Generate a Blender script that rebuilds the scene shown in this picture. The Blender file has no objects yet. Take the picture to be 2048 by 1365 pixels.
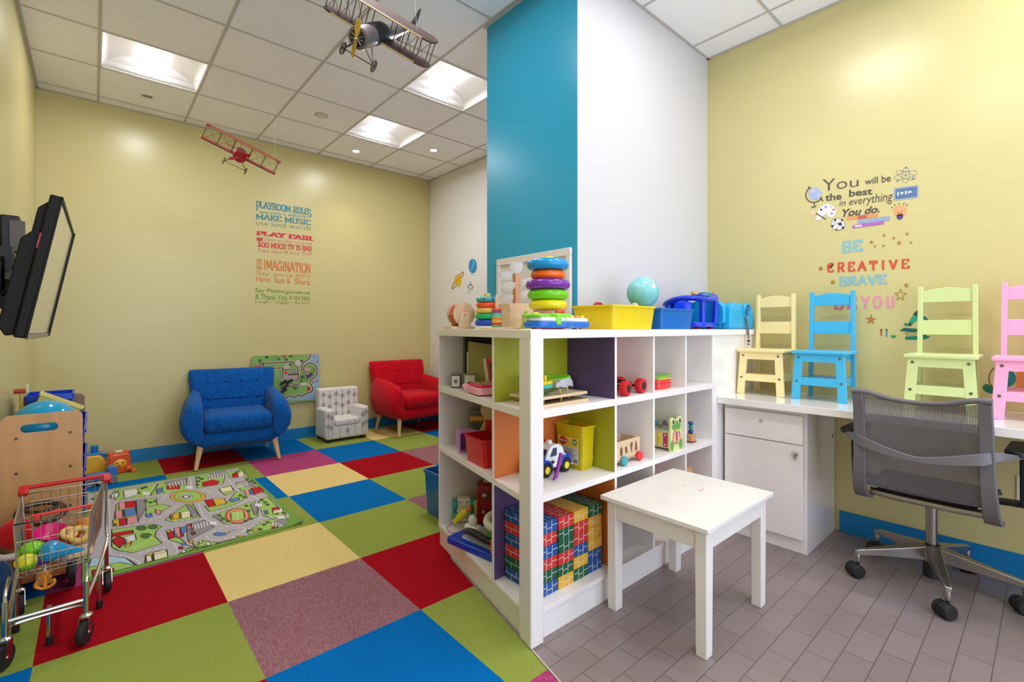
import bpy, bmesh, math, random
from mathutils import Vector, Matrix, Euler
random.seed(7)
sc = bpy.context.scene
COL = sc.collection
PI = math.pi
# ------------------------------------------------------------------ camera, world, exposure
HEAD = math.atan2(1081, 952)            # camera heading measured from the room's Y axis towards X
EYE = 1.15
F, CX, HY = 952.0, 1024.0, 658.0        # focal length and horizon of the photograph (2048 x 1365)
SX, CY = math.sin(HEAD), math.cos(HEAD)
cam_d = bpy.data.cameras.new('camera')
cam_d.sensor_width = 36.0
cam_d.lens = 36.0 * F / 2048.0
cam_d.shift_y = -(682.5 - HY) / 2048.0
cam_d.clip_start = 0.02
cam = bpy.data.objects.new('camera', cam_d)
COL.objects.link(cam)
cam.location = (0, 0, EYE)
cam.rotation_euler = (PI / 2, 0, -(PI / 2 - HEAD) + 0.0)
sc.camera = cam
sc.view_settings.view_transform = 'Standard'
sc.view_settings.look = 'None'
sc.view_settings.gamma = 1.0
sc.view_settings.use_curve_mapping = False
sc.view_settings.exposure = 0.15
sc.cycles.use_denoising = True
sc.cycles.max_bounces = 10
sc.cycles.diffuse_bounces = 6
sc.cycles.glossy_bounces = 4
sc.cycles.transparent_max_bounces = 16
sc.cycles.caustics_reflective = False
sc.cycles.caustics_refractive = False
sc.cycles.sample_clamp_indirect = 6.0
world = bpy.data.worlds.new('world')
sc.world = world
world.use_nodes = True
world.node_tree.nodes['Background'].inputs[0].default_value = (0.78, 0.86, 1.08, 1)
world.node_tree.nodes['Background'].inputs[1].default_value = 2.8  # fill light from behind the camera, where the end wall is left out
LENS_POWER = 4.5                        # glow of the troffer lenses
TROFF_W_POWER = 11.0                    # light each troffer throws into the room (W)
DOWN_POWER = 12.0                       # glow of the small downlights

# room planes found from the photograph (metres)
XL, XR, YB, YF, ZC = -0.33, 3.19, 5.183, -1.6, 3.014
COLX, COLY0, COLY1 = 1.827, 1.577, 2.308      # the column: blue face, white face, far end

def ray(u, v):
    l = (u - CX) / F
    return (l * SX + CY, -l * CY + SX, -(v - HY) / F)
def onz(u, v, z=0.0):
    r = ray(u, v); t = (z - EYE) / r[2]; return Vector((r[0] * t, r[1] * t, z))
def ony(u, v, y):
    r = ray(u, v); t = y / r[1]; return Vector((r[0] * t, y, EYE + r[2] * t))
def onx(u, v, x):
    r = ray(u, v); t = x / r[0]; return Vector((x, r[1] * t, EYE + r[2] * t))

# ------------------------------------------------------------------ materials
def lin(c):
    o = []
    for v in c[:3]:
        v = v / 255.0
        o.append(v / 12.92 if v <= 0.04045 else ((v + 0.055) / 1.055) ** 2.4)
    return (o[0], o[1], o[2], 1.0)
MATS = {}
def mat(c, rough=0.45, metal=0.0, var=0.06, scale=30.0, bump=0.0, bscale=200.0, alpha=1.0, emit=0.0, coat=0.0, sheen=0.0, spec=0.5, stretch=None, c2=None, trans=0.0):
    key = (tuple(c), rough, metal, var, scale, bump, bscale, alpha, emit, coat, sheen, spec, stretch, tuple(c2) if c2 else None, trans)
    if key in MATS: return MATS[key]
    m = bpy.data.materials.new('paint_%d' % len(MATS))
    MATS[key] = m
    m.use_nodes = True
    nt = m.node_tree; N = nt.nodes; L = nt.links
    b = N['Principled BSDF']
    b.inputs['Roughness'].default_value = rough
    b.inputs['Metallic'].default_value = metal
    b.inputs['Specular IOR Level'].default_value = spec
    b.inputs['Alpha'].default_value = alpha
    b.inputs['Coat Weight'].default_value = coat
    b.inputs['Sheen Weight'].default_value = sheen
    b.inputs['Transmission Weight'].default_value = trans
    if emit:
        b.inputs['Emission Color'].default_value = lin(c)
        b.inputs['Emission Strength'].default_value = emit
    tc = N.new('ShaderNodeTexCoord')
    mp = N.new('ShaderNodeMapping')
    L.new(tc.outputs['Object'], mp.inputs['Vector'])
    if stretch: mp.inputs['Scale'].default_value = stretch
    nz = N.new('ShaderNodeTexNoise')
    nz.inputs['Scale'].default_value = scale
    nz.inputs['Detail'].default_value = 4
    L.new(mp.outputs['Vector'], nz.inputs['Vector'])
    mx = N.new('ShaderNodeMix'); mx.data_type = 'RGBA'
    a = lin(c)
    if c2: d = lin(c2)
    else: d = tuple(x * (1 - 2 * var) for x in a[:3]) + (1,); a = tuple(min(1, x * (1 + var)) for x in a[:3]) + (1,)
    mx.inputs['A'].default_value = a; mx.inputs['B'].default_value = d
    if c2:
        cr = N.new('ShaderNodeValToRGB'); cr.color_ramp.elements[0].position = 0.35; cr.color_ramp.elements[1].position = 0.65
        L.new(nz.outputs['Fac'], cr.inputs['Fac']); L.new(cr.outputs['Color'], mx.inputs['Factor'])
    else: L.new(nz.outputs['Fac'], mx.inputs['Factor'])
    L.new(mx.outputs['Result'], b.inputs['Base Color'])
    if bump:
        n2 = N.new('ShaderNodeTexNoise'); n2.inputs['Scale'].default_value = bscale; n2.inputs['Detail'].default_value = 2
        L.new(mp.outputs['Vector'], n2.inputs['Vector'])
        bp = N.new('ShaderNodeBump'); bp.inputs['Strength'].default_value = bump; bp.inputs['Distance'].default_value = 0.002
        L.new(n2.outputs['Fac'], bp.inputs['Height']); L.new(bp.outputs['Normal'], b.inputs['Normal'])
    return m
def plastic(c, rough=0.3, **k): return mat(c, rough, var=0.02, scale=12, **k)
def paint(c, rough=0.42, **k): return mat(c, rough, var=0.015, scale=4, bump=0.05, bscale=120, **k)
def fabric(c, c2=None, **k): return mat(c, 0.95, var=0.10, scale=90, bump=0.35, bscale=500, sheen=0.25, spec=0.2, **k)
def metal(c, rough=0.25, **k): return mat(c, rough, metal=1.0, var=0.03, scale=25, **k)
def wood(c, c2, axis='z', rough=0.4, s=18):
    st = {'x': (0.12, 1, 1), 'y': (1, 0.12, 1), 'z': (1, 1, 0.12)}[axis]
    return mat(c, rough, scale=s, c2=c2, stretch=st, spec=0.4)
WHITE = paint((236, 231, 228), 0.35)
WHITE_DESK = mat((240, 236, 232), 0.12, var=0.01, scale=3, coat=0.4)
BLACK = plastic((22, 21, 22), 0.4)
RUBBER = mat((20, 19, 20), 0.6, var=0.05)
CHROME = metal((205, 203, 200), 0.2)
STEEL = metal((150, 147, 143), 0.38)
PINE = wood((214, 184, 148), (198, 164, 126), 'z', 0.5)
BEECH = wood((202, 156, 104), (188, 140, 90), 'z', 0.38, 14)
MAPLE = wood((222, 194, 162), (208, 176, 140), 'x', 0.5)

# ------------------------------------------------------------------ mesh helpers
def ortho(d):
    d = Vector(d).normalized()
    a = Vector((0, 0, 1)) if abs(d.z) < 0.9 else Vector((1, 0, 0))
    x = d.cross(a).normalized(); y = d.cross(x).normalized()
    return x, y, d
class MB:
    def __init__(s):
        s.bm = bmesh.new(); s.mi = 0; s.T = None
    def m(s, i): s.mi = i; return s
    def tf(s, M): s.T = M; return s
    def v(s, p):
        p = Vector(p)
        return s.bm.verts.new(s.T @ p if s.T is not None else p)
    def f(s, vs):
        try: f = s.bm.faces.new(vs)
        except ValueError: return None
        f.material_index = s.mi; return f
    def face(s, pts): return s.f([s.v(p) for p in pts])
    def box(s, x0, y0, z0, x1, y1, z1, faces=None):
        c = [s.v(p) for p in ((x0,y0,z0),(x1,y0,z0),(x1,y1,z0),(x0,y1,z0),(x0,y0,z1),(x1,y0,z1),(x1,y1,z1),(x0,y1,z1))]
        mi = s.mi
        for k, q in zip(('-z','+z','-y','+x','+y','-x'), ((3,2,1,0),(4,5,6,7),(0,1,5,4),(1,2,6,5),(2,3,7,6),(3,0,4,7))):
            s.mi = faces.get(k, mi) if faces else mi
            s.f([c[i] for i in q])
        s.mi = mi; return s
    def cbox(s, c, size, faces=None):
        return s.box(c[0]-size[0]/2, c[1]-size[1]/2, c[2]-size[2]/2, c[0]+size[0]/2, c[1]+size[1]/2, c[2]+size[2]/2, faces)
    def taper(s, c, s0, s1, z0, z1):                       # frustum box
        a = [s.v((c[0]+i*s0[0]/2, c[1]+j*s0[1]/2, z0)) for i, j in ((-1,-1),(1,-1),(1,1),(-1,1))]
        b = [s.v((c[0]+i*s1[0]/2, c[1]+j*s1[1]/2, z1)) for i, j in ((-1,-1),(1,-1),(1,1),(-1,1))]
        s.f(a[::-1]); s.f(b)
        for i in range(4): s.f([a[i], a[(i+1)%4], b[(i+1)%4], b[i]])
        return s
    def rings(s, rs, cap=True, closed=False):
        V = [[s.v(p) for p in r] for r in rs]
        n = len(V[0])
        R = range(len(V)) if closed else range(len(V)-1)
        for i in R:
            a, b = V[i], V[(i+1) % len(V)]
            for k in range(n): s.f([a[k], a[(k+1)%n], b[(k+1)%n], b[k]])
        if cap and not closed: s.f(V[0][::-1]); s.f(V[-1])
        return s
    def bar(s, p, q, r, n=8, r2=None):
        p, q = Vector(p), Vector(q); x, y, d = ortho(q-p); r2 = r if r2 is None else r2
        return s.rings([[p+(x*math.cos(2*PI*k/n)+y*math.sin(2*PI*k/n))*r for k in range(n)], [q+(x*math.cos(2*PI*k/n)+y*math.sin(2*PI*k/n))*r2 for k in range(n)]])
    def plank(s, p, q, w, t, side=(0,1,0)):                # rectangular bar from p to q, w along side, t across
        p, q, sd = Vector(p), Vector(q), Vector(side).normalized(); d = (q-p).normalized()
        sd = (sd - d*sd.dot(d)).normalized(); o = d.cross(sd)
        return s.rings([[e+sd*i*w/2+o*j*t/2 for i, j in ((-1,-1),(1,-1),(1,1),(-1,1))] for e in (p, q)])
    def tube(s, pts, r, n=8, closed=False):
        P = [Vector(p) for p in pts]; rs = []; last = None
        for i, p in enumerate(P):
            if closed: d = P[(i+1)%len(P)]-P[i-1]
            else: d = P[min(i+1,len(P)-1)]-P[max(i-1,0)]
            d.normalize()
            if last is None: x, y, d = ortho(d)
            else:
                x = (last - d*last.dot(d)).normalized(); y = d.cross(x).normalized()
            last = x
            rr = r[i] if isinstance(r, (list, tuple)) else r
            rs.append([p+(x*math.cos(2*PI*k/n)+y*math.sin(2*PI*k/n))*rr for k in range(n)])
        return s.rings(rs, closed=closed)
    def lathe(s, prof, c=(0,0,0), ax=(0,0,1), n=24, cap=True):
        c = Vector(c); x, y, d = ortho(ax)
        return s.rings([[c+d*h+(x*math.cos(2*PI*k/n)+y*math.sin(2*PI*k/n))*max(r,1e-5) for k in range(n)] for r, h in prof], cap=cap)
    def disc(s, c, r, h, ax=(0,0,1), n=20): return s.lathe([(r,-h/2),(r,h/2)], c, ax, n)
    def sph(s, c, r, n=16, sc=(1,1,1)):
        c = Vector(c); m = n//2
        return s.rings([[c+Vector((r*sc[0]*math.sin(PI*i/m)*math.cos(2*PI*k/n), r*sc[1]*math.sin(PI*i/m)*math.sin(2*PI*k/n), -r*sc[2]*math.cos(PI*i/m))) for k in range(n)] for i in [0.02]+list(range(1,m))+[m-0.02]])
    def torus(s, c, R, r, ax=(0,0,1), n=28, k=10, sz=1.0):
        c = Vector(c); x, y, d = ortho(ax)
        return s.rings([[c+(x*math.cos(2*PI*i/n)+y*math.sin(2*PI*i/n))*(R+r*math.cos(2*PI*j/k))+d*r*sz*math.sin(2*PI*j/k) for j in range(k)] for i in range(n)], closed=True)
    def prism(s, poly, a, b, ax='z', mtop=None):
        def P(p, h): return {'z': (p[0],p[1],h), 'y': (p[0],h,p[1]), 'x': (h,p[0],p[1])}[ax]
        A = [s.v(P(p,a)) for p in poly]; B = [s.v(P(p,b)) for p in poly]
        s.f(A[::-1]); mi = s.mi
        if mtop is not None: s.mi = mtop
        s.f(B); s.mi = mi
        n = len(poly)
        for i in range(n): s.f([A[i], A[(i+1)%n], B[(i+1)%n], B[i]])
        return s
    def build(s, name, mats, parent=None, bevel=0.0, seg=2, smooth=None, sub=0, at=None, rz=0.0, kind=None, label=None, cat=None, group=None, ang=40, solid=0):
        me = bpy.data.meshes.new(name)
        bmesh.ops.recalc_face_normals(s.bm, faces=s.bm.faces)
        s.bm.to_mesh(me); s.bm.free()
        if not isinstance(mats, (list, tuple)): mats = [mats]
        for m in mats: me.materials.append(m)
        o = bpy.data.objects.new(name, me); COL.objects.link(o)
        if smooth is None: smooth = True
        if smooth:
            me.polygons.foreach_set('use_smooth', [True]*len(me.polygons))
            if not sub: me.set_sharp_from_angle(angle=math.radians(ang))
        if solid:
            md = o.modifiers.new('solid', 'SOLIDIFY'); md.thickness = solid; md.offset = 0
        if bevel:
            md = o.modifiers.new('bevel', 'BEVEL'); md.width = bevel; md.segments = seg; md.limit_method = 'ANGLE'; md.angle_limit = math.radians(35)
        if sub:
            md = o.modifiers.new('sub', 'SUBSURF'); md.levels = sub; md.render_levels = sub
        if parent: o.parent = parent
        if at: o.location = at
        if rz: o.rotation_euler = (0, 0, rz)
        return tag(o, label, cat, group, kind)
def tag(o, label=None, cat=None, group=None, kind=None):
    if label: o['label'] = label
    if cat: o['category'] = cat
    if group: o['group'] = group
    if kind: o['kind'] = kind
    return o
def thing(name, label, cat, loc=(0,0,0), rz=0.0, group=None):
    o = bpy.data.objects.new(name, None); COL.objects.link(o)
    o.empty_display_size = 0.05
    o.location = loc
    o.rotation_euler = (0, 0, rz)
    return tag(o, label, cat, group)
def copy_tree(o, parent=None):
    c = o.copy(); COL.objects.link(c)
    if parent: c.parent = parent
    for ch in list(o.children): copy_tree(ch, c)
    return c
def bez(pts, n=8):                                          # Catmull-Rom through points
    P = [Vector(p) for p in pts]; out = []
    for i in range(len(P)-1):
        a, b, c, d = P[max(i-1,0)], P[i], P[i+1], P[min(i+2,len(P)-1)]
        for k in range(n):
            t = k/n
            out.append(0.5*((2*b)+(c-a)*t+(2*a-5*b+4*c-d)*t*t+(3*b-a-3*c+d)*t**3))
    out.append(P[-1]); return out
def circ(c, r, n=20, ry=None, a0=0): return [(c[0]+r*math.cos(a0+2*PI*k/n), c[1]+(ry or r)*math.sin(a0+2*PI*k/n)) for k in range(n)]
def rrect(x0, y0, x1, y1, r, n=5):
    o = []
    for cx, cy, a in ((x1-r,y1-r,0),(x0+r,y1-r,PI/2),(x0+r,y0+r,PI),(x1-r,y0+r,1.5*PI)):
        for k in range(n+1): o.append((cx+r*math.cos(a+PI/2*k/n), cy+r*math.sin(a+PI/2*k/n)))
    return o
def star(c, r, rot=PI/2, inner=0.42):
    return [(c[0]+(r if k%2==0 else r*inner)*math.cos(rot+PI*k/5), c[1]+(r if k%2==0 else r*inner)*math.sin(rot+PI*k/5)) for k in range(10)]
# text as flat mesh faces fitted to a quad of 3-D points (top-left, top-right, bottom-right, bottom-left)
def text_faces(body, bold=0.0, shear=0.0, space=1.0):
    cu = bpy.data.curves.new('lettering', 'FONT'); cu.body = body; cu.offset = bold; cu.shear = shear; cu.space_character = space
    cu.resolution_u = 4
    ob = bpy.data.objects.new('lettering', cu); COL.objects.link(ob)
    bpy.context.view_layer.update()
    me = bpy.data.meshes.new_from_object(ob.evaluated_get(bpy.context.evaluated_depsgraph_get()))
    V = [(v.co.x, v.co.y) for v in me.vertices]; Fc = [tuple(p.vertices) for p in me.polygons]
    bpy.data.objects.remove(ob); bpy.data.curves.remove(cu); bpy.data.meshes.remove(me)
    return V, Fc
def add_text(mb, body, tl, tr, br, bl, off, bold=0.0, shear=0.0, space=1.0, warp=None):
    V, Fc = text_faces(body, bold, shear, space)
    x0 = min(v[0] for v in V); x1 = max(v[0] for v in V); y0 = min(v[1] for v in V); y1 = max(v[1] for v in V)
    tl, tr, br, bl, off = Vector(tl), Vector(tr), Vector(br), Vector(bl), Vector(off)
    vs = []
    for x, y in V:
        a = (x-x0)/(x1-x0); b = (y-y0)/max(y1-y0, 1e-6)
        if warp: a, b = warp(a, b)
        p = (bl.lerp(br, a)).lerp(tl.lerp(tr, a), b) + off
        vs.append(mb.v(p))
    for f in Fc: mb.f([vs[i] for i in f])
    return mb

# slab-serif capitals drawn from strokes (for the old-style lettering)
def _arc(cx, cy, rx, ry, a0, a1, n=8): return [(cx+rx*math.cos(math.radians(a0+(a1-a0)*k/n)), cy+ry*math.sin(math.radians(a0+(a1-a0)*k/n))) for k in range(n+1)]
SLAB = {'A': (.8, [[(.05,0),(.4,1),(.75,0)],[(.2,.36),(.6,.36)]], 'b'), 'B': (.7, [[(.12,0),(.12,1)],[(.12,1),(.4,1)]+_arc(.4,.76,.2,.24,90,-90)+[(.12,.52)],[(.12,.52),(.42,.52)]+_arc(.42,.26,.22,.26,90,-90)+[(.12,0)]], ''),
 'C': (.72, [_arc(.4,.5,.32,.5,40,320,14)], ''), 'D': (.75, [[(.12,0),(.12,1)],[(.12,1),(.3,1)]+_arc(.3,.5,.36,.5,90,-90,12)+[(.12,0)]], ''), 'E': (.65, [[(.12,0),(.12,1)],[(.12,1),(.6,1),(.6,.8)],[(.12,.52),(.48,.52)],[(.12,0),(.62,0),(.62,.2)]], ''),
 'F': (.62, [[(.14,0),(.14,1)],[(.14,1),(.6,1),(.6,.78)],[(.14,.52),(.46,.52)]], 'b'), 'G': (.76, [_arc(.4,.5,.32,.5,45,345,14)+[(.71,.42),(.46,.42)]], ''), 'H': (.8, [[(.15,0),(.15,1)],[(.65,0),(.65,1)],[(.15,.5),(.65,.5)]], 'bt'),
 'I': (.4, [[(.2,0),(.2,1)]], 'bt'), 'K': (.78, [[(.15,0),(.15,1)],[(.66,1),(.18,.46)],[(.32,.58),(.68,0)]], 'bt'), 'L': (.64, [[(.14,1),(.14,0),(.6,0),(.6,.24)]], 't'), 'M': (.95, [[(.14,0),(.14,1),(.47,.25),(.8,1),(.8,0)]], 'b'),
 'N': (.82, [[(.15,0),(.15,1),(.66,0),(.66,1)]], 'bt'), 'O': (.8, [_arc(.4,.5,.33,.5,0,360,20)], ''), 'P': (.68, [[(.14,0),(.14,1)],[(.14,1),(.4,1)]+_arc(.4,.73,.22,.27,90,-90)+[(.14,.46)]], 'b'), 'R': (.76, [[(.14,0),(.14,1)],[(.14,1),(.4,1)]+_arc(.4,.74,.22,.26,90,-90)+[(.14,.48)],[(.38,.48),(.66,0)]], 'b'),
 'S': (.66, [_arc(.34,.75,.25,.25,20,270,10)+_arc(.34,.25,.26,.25,90,-160,10)], ''), 'T': (.72, [[(.36,0),(.36,1)],[(.06,.76),(.06,1),(.66,1),(.66,.76)]], 'b'), 'U': (.8, [[(.15,1),(.15,.3)]+_arc(.4,.3,.25,.3,180,360,8)+[(.65,1)]], 't'), 'V': (.78, [[(.08,1),(.39,0),(.7,1)]], 't'), 'Y': (.76, [[(.06,1),(.38,.48),(.7,1)],[(.38,.48),(.38,0)]], 'bt'), ' ': (.4, [], '')}
def slab_text(mb, body, tl, tr, br, bl, w=0.15, ser=0.3, drop=(), sp=0.0):
    tl, tr, br, bl = Vector(tl), Vector(tr), Vector(br), Vector(bl)
    W = sum(SLAB[c][0] for c in body) + sp*(len(body)-1)
    nrm = (br-bl).cross(tl-bl).normalized(); cnt = [0]
    def P(x, y): return (bl.lerp(br, x/W)).lerp(tl.lerp(tr, x/W), y) + nrm*(0.00002*cnt[0])
    def q(a, b, h):
        d = Vector((b[0]-a[0], b[1]-a[1]))
        if d.length < 1e-6: return
        d.normalize(); n = Vector((-d.y, d.x))*h/2; e = d*h*0.28; cnt[0] = (cnt[0]+1) % 40
        mb.face([P(a[0]+n.x-e.x,a[1]+n.y-e.y), P(b[0]+n.x+e.x,b[1]+n.y+e.y), P(b[0]-n.x+e.x,b[1]-n.y+e.y), P(a[0]-n.x-e.x,a[1]-n.y-e.y)])
    x = 0.0
    for i, c in enumerate(body):
        adv, st, sf = SLAB[c]; k = 1.42 if i in drop else 1.0; hs = w*0.62
        def Y(y): return 1-(1-(hs/2+y*(1-hs)))*k
        for pl in st:
            for a, b in zip(pl, pl[1:]):
                hw = w if abs(b[1]-a[1]) > abs(b[0]-a[0])*0.7 else hs
                q((x+a[0], Y(a[1])), (x+b[0], Y(b[1])), hw)
            for e in (pl[0], pl[-1]):
                for tag_, yy in (('b', 0), ('t', 1)):
                    if tag_ in sf and abs(e[1]-yy) < 1e-6: q((x+e[0]-ser/2, Y(yy)), (x+e[0]+ser/2, Y(yy)), hs)
        x += adv+sp
    return mb
# ================================================================== SETTING
S = 'structure'
Y_PAINT = mat((205, 194, 136), 0.29, var=0.012, scale=2.0, bump=0.04, bscale=90)
W_PAINT = mat((201, 199, 201), 0.45, var=0.01, scale=2.0, bump=0.04, bscale=90)
B_PAINT = mat((34, 156, 196), 0.28, var=0.03, scale=60.0, bump=0.12, bscale=160)
BASE_BLUE = mat((0, 122, 184), 0.45, var=0.02)
TILE_C = mat((246, 246, 250), 0.9, var=0.03, scale=260.0, bump=0.25, bscale=320)
GRID_C = paint((190, 187, 184), 0.5)
# floor: brick-laid grey tile
def brick_floor():
    m = bpy.data.materials.new('floor_tile'); m.use_nodes = True
    nt = m.node_tree; N = nt.nodes; L = nt.links; b = N['Principled BSDF']
    tc = N.new('ShaderNodeTexCoord'); mp = N.new('ShaderNodeMapping')
    mp.inputs['Location'].default_value = (-2.404 + 0.196*40, -0.495 + 0.0905*40, 0)
    L.new(tc.outputs['Object'], mp.inputs['Vector'])
    bt = N.new('ShaderNodeTexBrick')
    bt.offset = 0.5; bt.offset_frequency = 2; bt.squash = 1.0
    bt.inputs['Scale'].default_value = 1.0
    bt.inputs['Mortar Size'].default_value = 0.0019
    bt.inputs['Mortar Smooth'].default_value = 0.3
    bt.inputs['Bias'].default_value = -0.1
    bt.inputs['Brick Width'].default_value = 0.196
    bt.inputs['Row Height'].default_value = 0.0905
    bt.inputs['Color1'].default_value = lin((142, 128, 126))
    bt.inputs['Color2'].default_value = lin((133, 119, 117))
    bt.inputs['Mortar'].default_value = lin((106, 92, 84))
    L.new(mp.outputs['Vector'], bt.inputs['Vector'])
    nz = N.new('ShaderNodeTexNoise'); nz.inputs['Scale'].default_value = 90; nz.inputs['Detail'].default_value = 3
    L.new(tc.outputs['Object'], nz.inputs['Vector'])
    mx = N.new('ShaderNodeMix'); mx.data_type = 'RGBA'; mx.blend_type = 'MULTIPLY'; mx.inputs['Factor'].default_value = 0.12
    L.new(bt.outputs['Color'], mx.inputs['A']); L.new(nz.outputs['Color'], mx.inputs['B'])
    L.new(mx.outputs['Result'], b.inputs['Base Color'])
    b.inputs['Roughness'].default_value = 0.3
    bp = N.new('ShaderNodeBump'); bp.inputs['Strength'].default_value = 0.6; bp.inputs['Distance'].default_value = 0.002; bp.invert = True
    L.new(bt.outputs['Fac'], bp.inputs['Height']); L.new(bp.outputs['Normal'], b.inputs['Normal'])
    return m
mb = MB(); mb.box(XL-0.1, YF-0.1, -0.06, XR+0.1, YB+0.1, 0.0)
mb.build('floor', brick_floor(), kind=S, smooth=False)
# carpet tiles: one mesh, one material per colour, clipped along the line that the shelf follows
def carpet(c, c2=None, streak=False):
    m = mat(c, 0.97, var=0.09, scale=110, bump=0.4, bscale=420, spec=0.08) if not c2 else mat(c, 0.97, scale=260.0, c2=c2, bump=0.35, bscale=420, stretch=(1, 0.22, 1), spec=0.08)
    return m
CT = {'r': carpet((158, 10, 26)), 'g': carpet((143, 155, 70)), 'c': carpet((226, 198, 128)), 'b': carpet((0, 104, 176)),
      'p': carpet((134, 82, 92), (152, 112, 116), True), 'm': carpet((158, 44, 104), (176, 80, 120), True)}
CK = list(CT)
rows = {   # row index from the line Y = 1.70 upwards (0.58 m each): colours of the columns from X = -0.73
 -6: 'gbrcgbp', -5: 'brgbcgr', -4: 'cgbrgbc', -3: 'gbrcbpr', -2: 'cbgmpbg', -1: 'crbgrbc', 0: 'bgprpgb', 1: 'grcgpbr', 2: 'bmgbgbc', 3: 'ggbcrpb', 4: 'rbgmbgb', 5: 'cgrbgcr'}
def clip(poly, n, d):                    # keep the side where n.p >= d
    out = []
    for i in range(len(poly)):
        a, b = poly[i], poly[(i+1) % len(poly)]
        da, db = a[0]*n[0]+a[1]*n[1]-d, b[0]*n[0]+b[1]*n[1]-d
        if da >= 0: out.append(a)
        if da*db < 0:
            t = da/(da-db); out.append((a[0]+(b[0]-a[0])*t, a[1]+(b[1]-a[1])*t))
    return out
LD = Vector((0.2165, 0.976))             # direction of the shelf's short wing
cn = (-LD.y, LD.x); cd = cn[0]*1.168 + cn[1]*1.228
mb = MB()
PX, PY = 0.5775, 0.58
for j, cols in rows.items():
    for i, ch in enumerate(cols):
        x0 = -0.1535 + PX*(i-1); y0 = 1.70 + PY*j
        q = [(x0, y0), (x0+PX, y0), (x0+PX, y0+PY), (x0, y0+PY)]
        q = clip(clip(clip(clip(q, (1,0), XL), (-1,0), -XR), (0,-1), -YB), (0,1), YF)
        if len(q) < 3: continue
        if y0 < 2.8:
            q2 = clip(q, cn, cd)
            parts = [q2] if len(q2) > 2 else []
            rest = clip(clip(q, (-cn[0], -cn[1]), -cd), (0, 1), 2.0)     # behind the shelf and the column
            if len(rest) > 2: parts.append(rest)
        else: parts = [q]
        for pp in parts:
            mb.m(CK.index(ch)); mb.prism(pp, 0.0, 0.006, 'z')
mb.build('floor_carpet', [CT[k] for k in CK], kind=S, smooth=False)
# pale edging strip between carpet and tile
mb = MB(); a = Vector((1.172, 1.222, 0)); d3 = Vector((LD.x, LD.y, 0))
mb.plank(a + Vector((0,0,0.004)), a - d3*2.85 + Vector((0,0,0.004)), 0.006, 0.008, (LD.y, -LD.x, 0))
mb.build('trim_1', paint((190, 178, 160)), kind=S)
# walls
T = 0.1
mb = MB(); mb.box(XL-T, YF-T, 0, XL, YB+T, ZC+0.25); mb.build('wall_left', Y_PAINT, kind=S, smooth=False)
mb = MB(); mb.box(XL, YB, 0, XR, YB+T, ZC+0.25); mb.build('wall_back', Y_PAINT, kind=S, smooth=False)
mb = MB(); mb.box(XR, YF-T, 0, XR+T, COLY0+0.02, ZC+0.25); mb.build('wall_right', Y_PAINT, kind=S, smooth=False)
mb = MB(); mb.box(XR, COLY0+0.02, 0, XR+T, YB+T, ZC+0.25); mb.build('wall_side', mat((226, 224, 225), 0.45, var=0.01, scale=2.0, bump=0.04, bscale=90), kind=S, smooth=False)  # column's white paint in a lighter copy, brightness put into the colour
mb = MB(); mb.box(COLX, COLY0, 0, XR, COLY1, ZC+0.02, {'-x': 1}); mb.build('wall_column', [W_PAINT, B_PAINT], kind=S, smooth=False)
# baseboards
H_B = 0.118
for nm, b in (('back', (XL+0.008, YB-0.008, XR-0.008, YB)), ('left', (XL, YF, XL+0.008, YB)), ('right', (XR-0.008, YF, XR, 0.8)), ('side', (XR-0.008, COLY1, XR, YB))):
    mb = MB(); mb.box(b[0], b[1], 0, b[2], b[3], H_B); mb.build('baseboard_'+nm, BASE_BLUE, kind=S, bevel=0.002)
# ceiling: one mesh of lay-in tiles with openings for the troffers, plus the exposed grid
GX = [XL] + [0.033 + 0.588*k for k in range(6)] + [XR]
GY = [YF] + [5.04 - 0.563*k for k in range(11, -1, -1)] + [YB]
TROFF = [(0.033, 3.914), (1.797, 2.788), (1.797, 3.914), (0.621, 1.662), (1.797, 0.536), (0.621, -0.027), (2.385, -0.590)]
def is_troff(x0, y0): return any(abs(x0-a) < 0.02 and abs(y0-b) < 0.02 for a, b in TROFF)
mb = MB()
for i in range(len(GX)-1):
    for j in range(len(GY)-1):
        if not is_troff(GX[i], GY[j]): mb.box(GX[i], GY[j], ZC, GX[i+1], GY[j+1], ZC+0.02)
mb.build('ceiling', TILE_C, kind=S, smooth=False)
mb = MB(); mb.box(XL-T, YF-T, ZC+0.25, XR+T, YB+T, ZC+0.3); mb.build('ceiling_slab', W_PAINT, kind=S, smooth=False)
mb = MB()
for x in GX[1:-1]: mb.box(x-0.0075, YF, ZC-0.004, x+0.0075, YB, ZC+0.001)
for y in GY[1:-1]: mb.box(XL, y-0.0075, ZC-0.0035, XR, y+0.0075, ZC+0.001)
for b in ((XL, YF, XL+0.018, YB), (XR-0.018, YF, XR, YB), (XL, YB-0.018, XR, YB)): mb.box(b[0], b[1], ZC-0.005, b[2], b[3], ZC+0.001)
mb.box(COLX-0.018, COLY0-0.018, ZC-0.005, XR, COLY1+0.018, ZC+0.001)
mb.build('ceiling_grid', GRID_C, kind=S, smooth=False)
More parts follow.
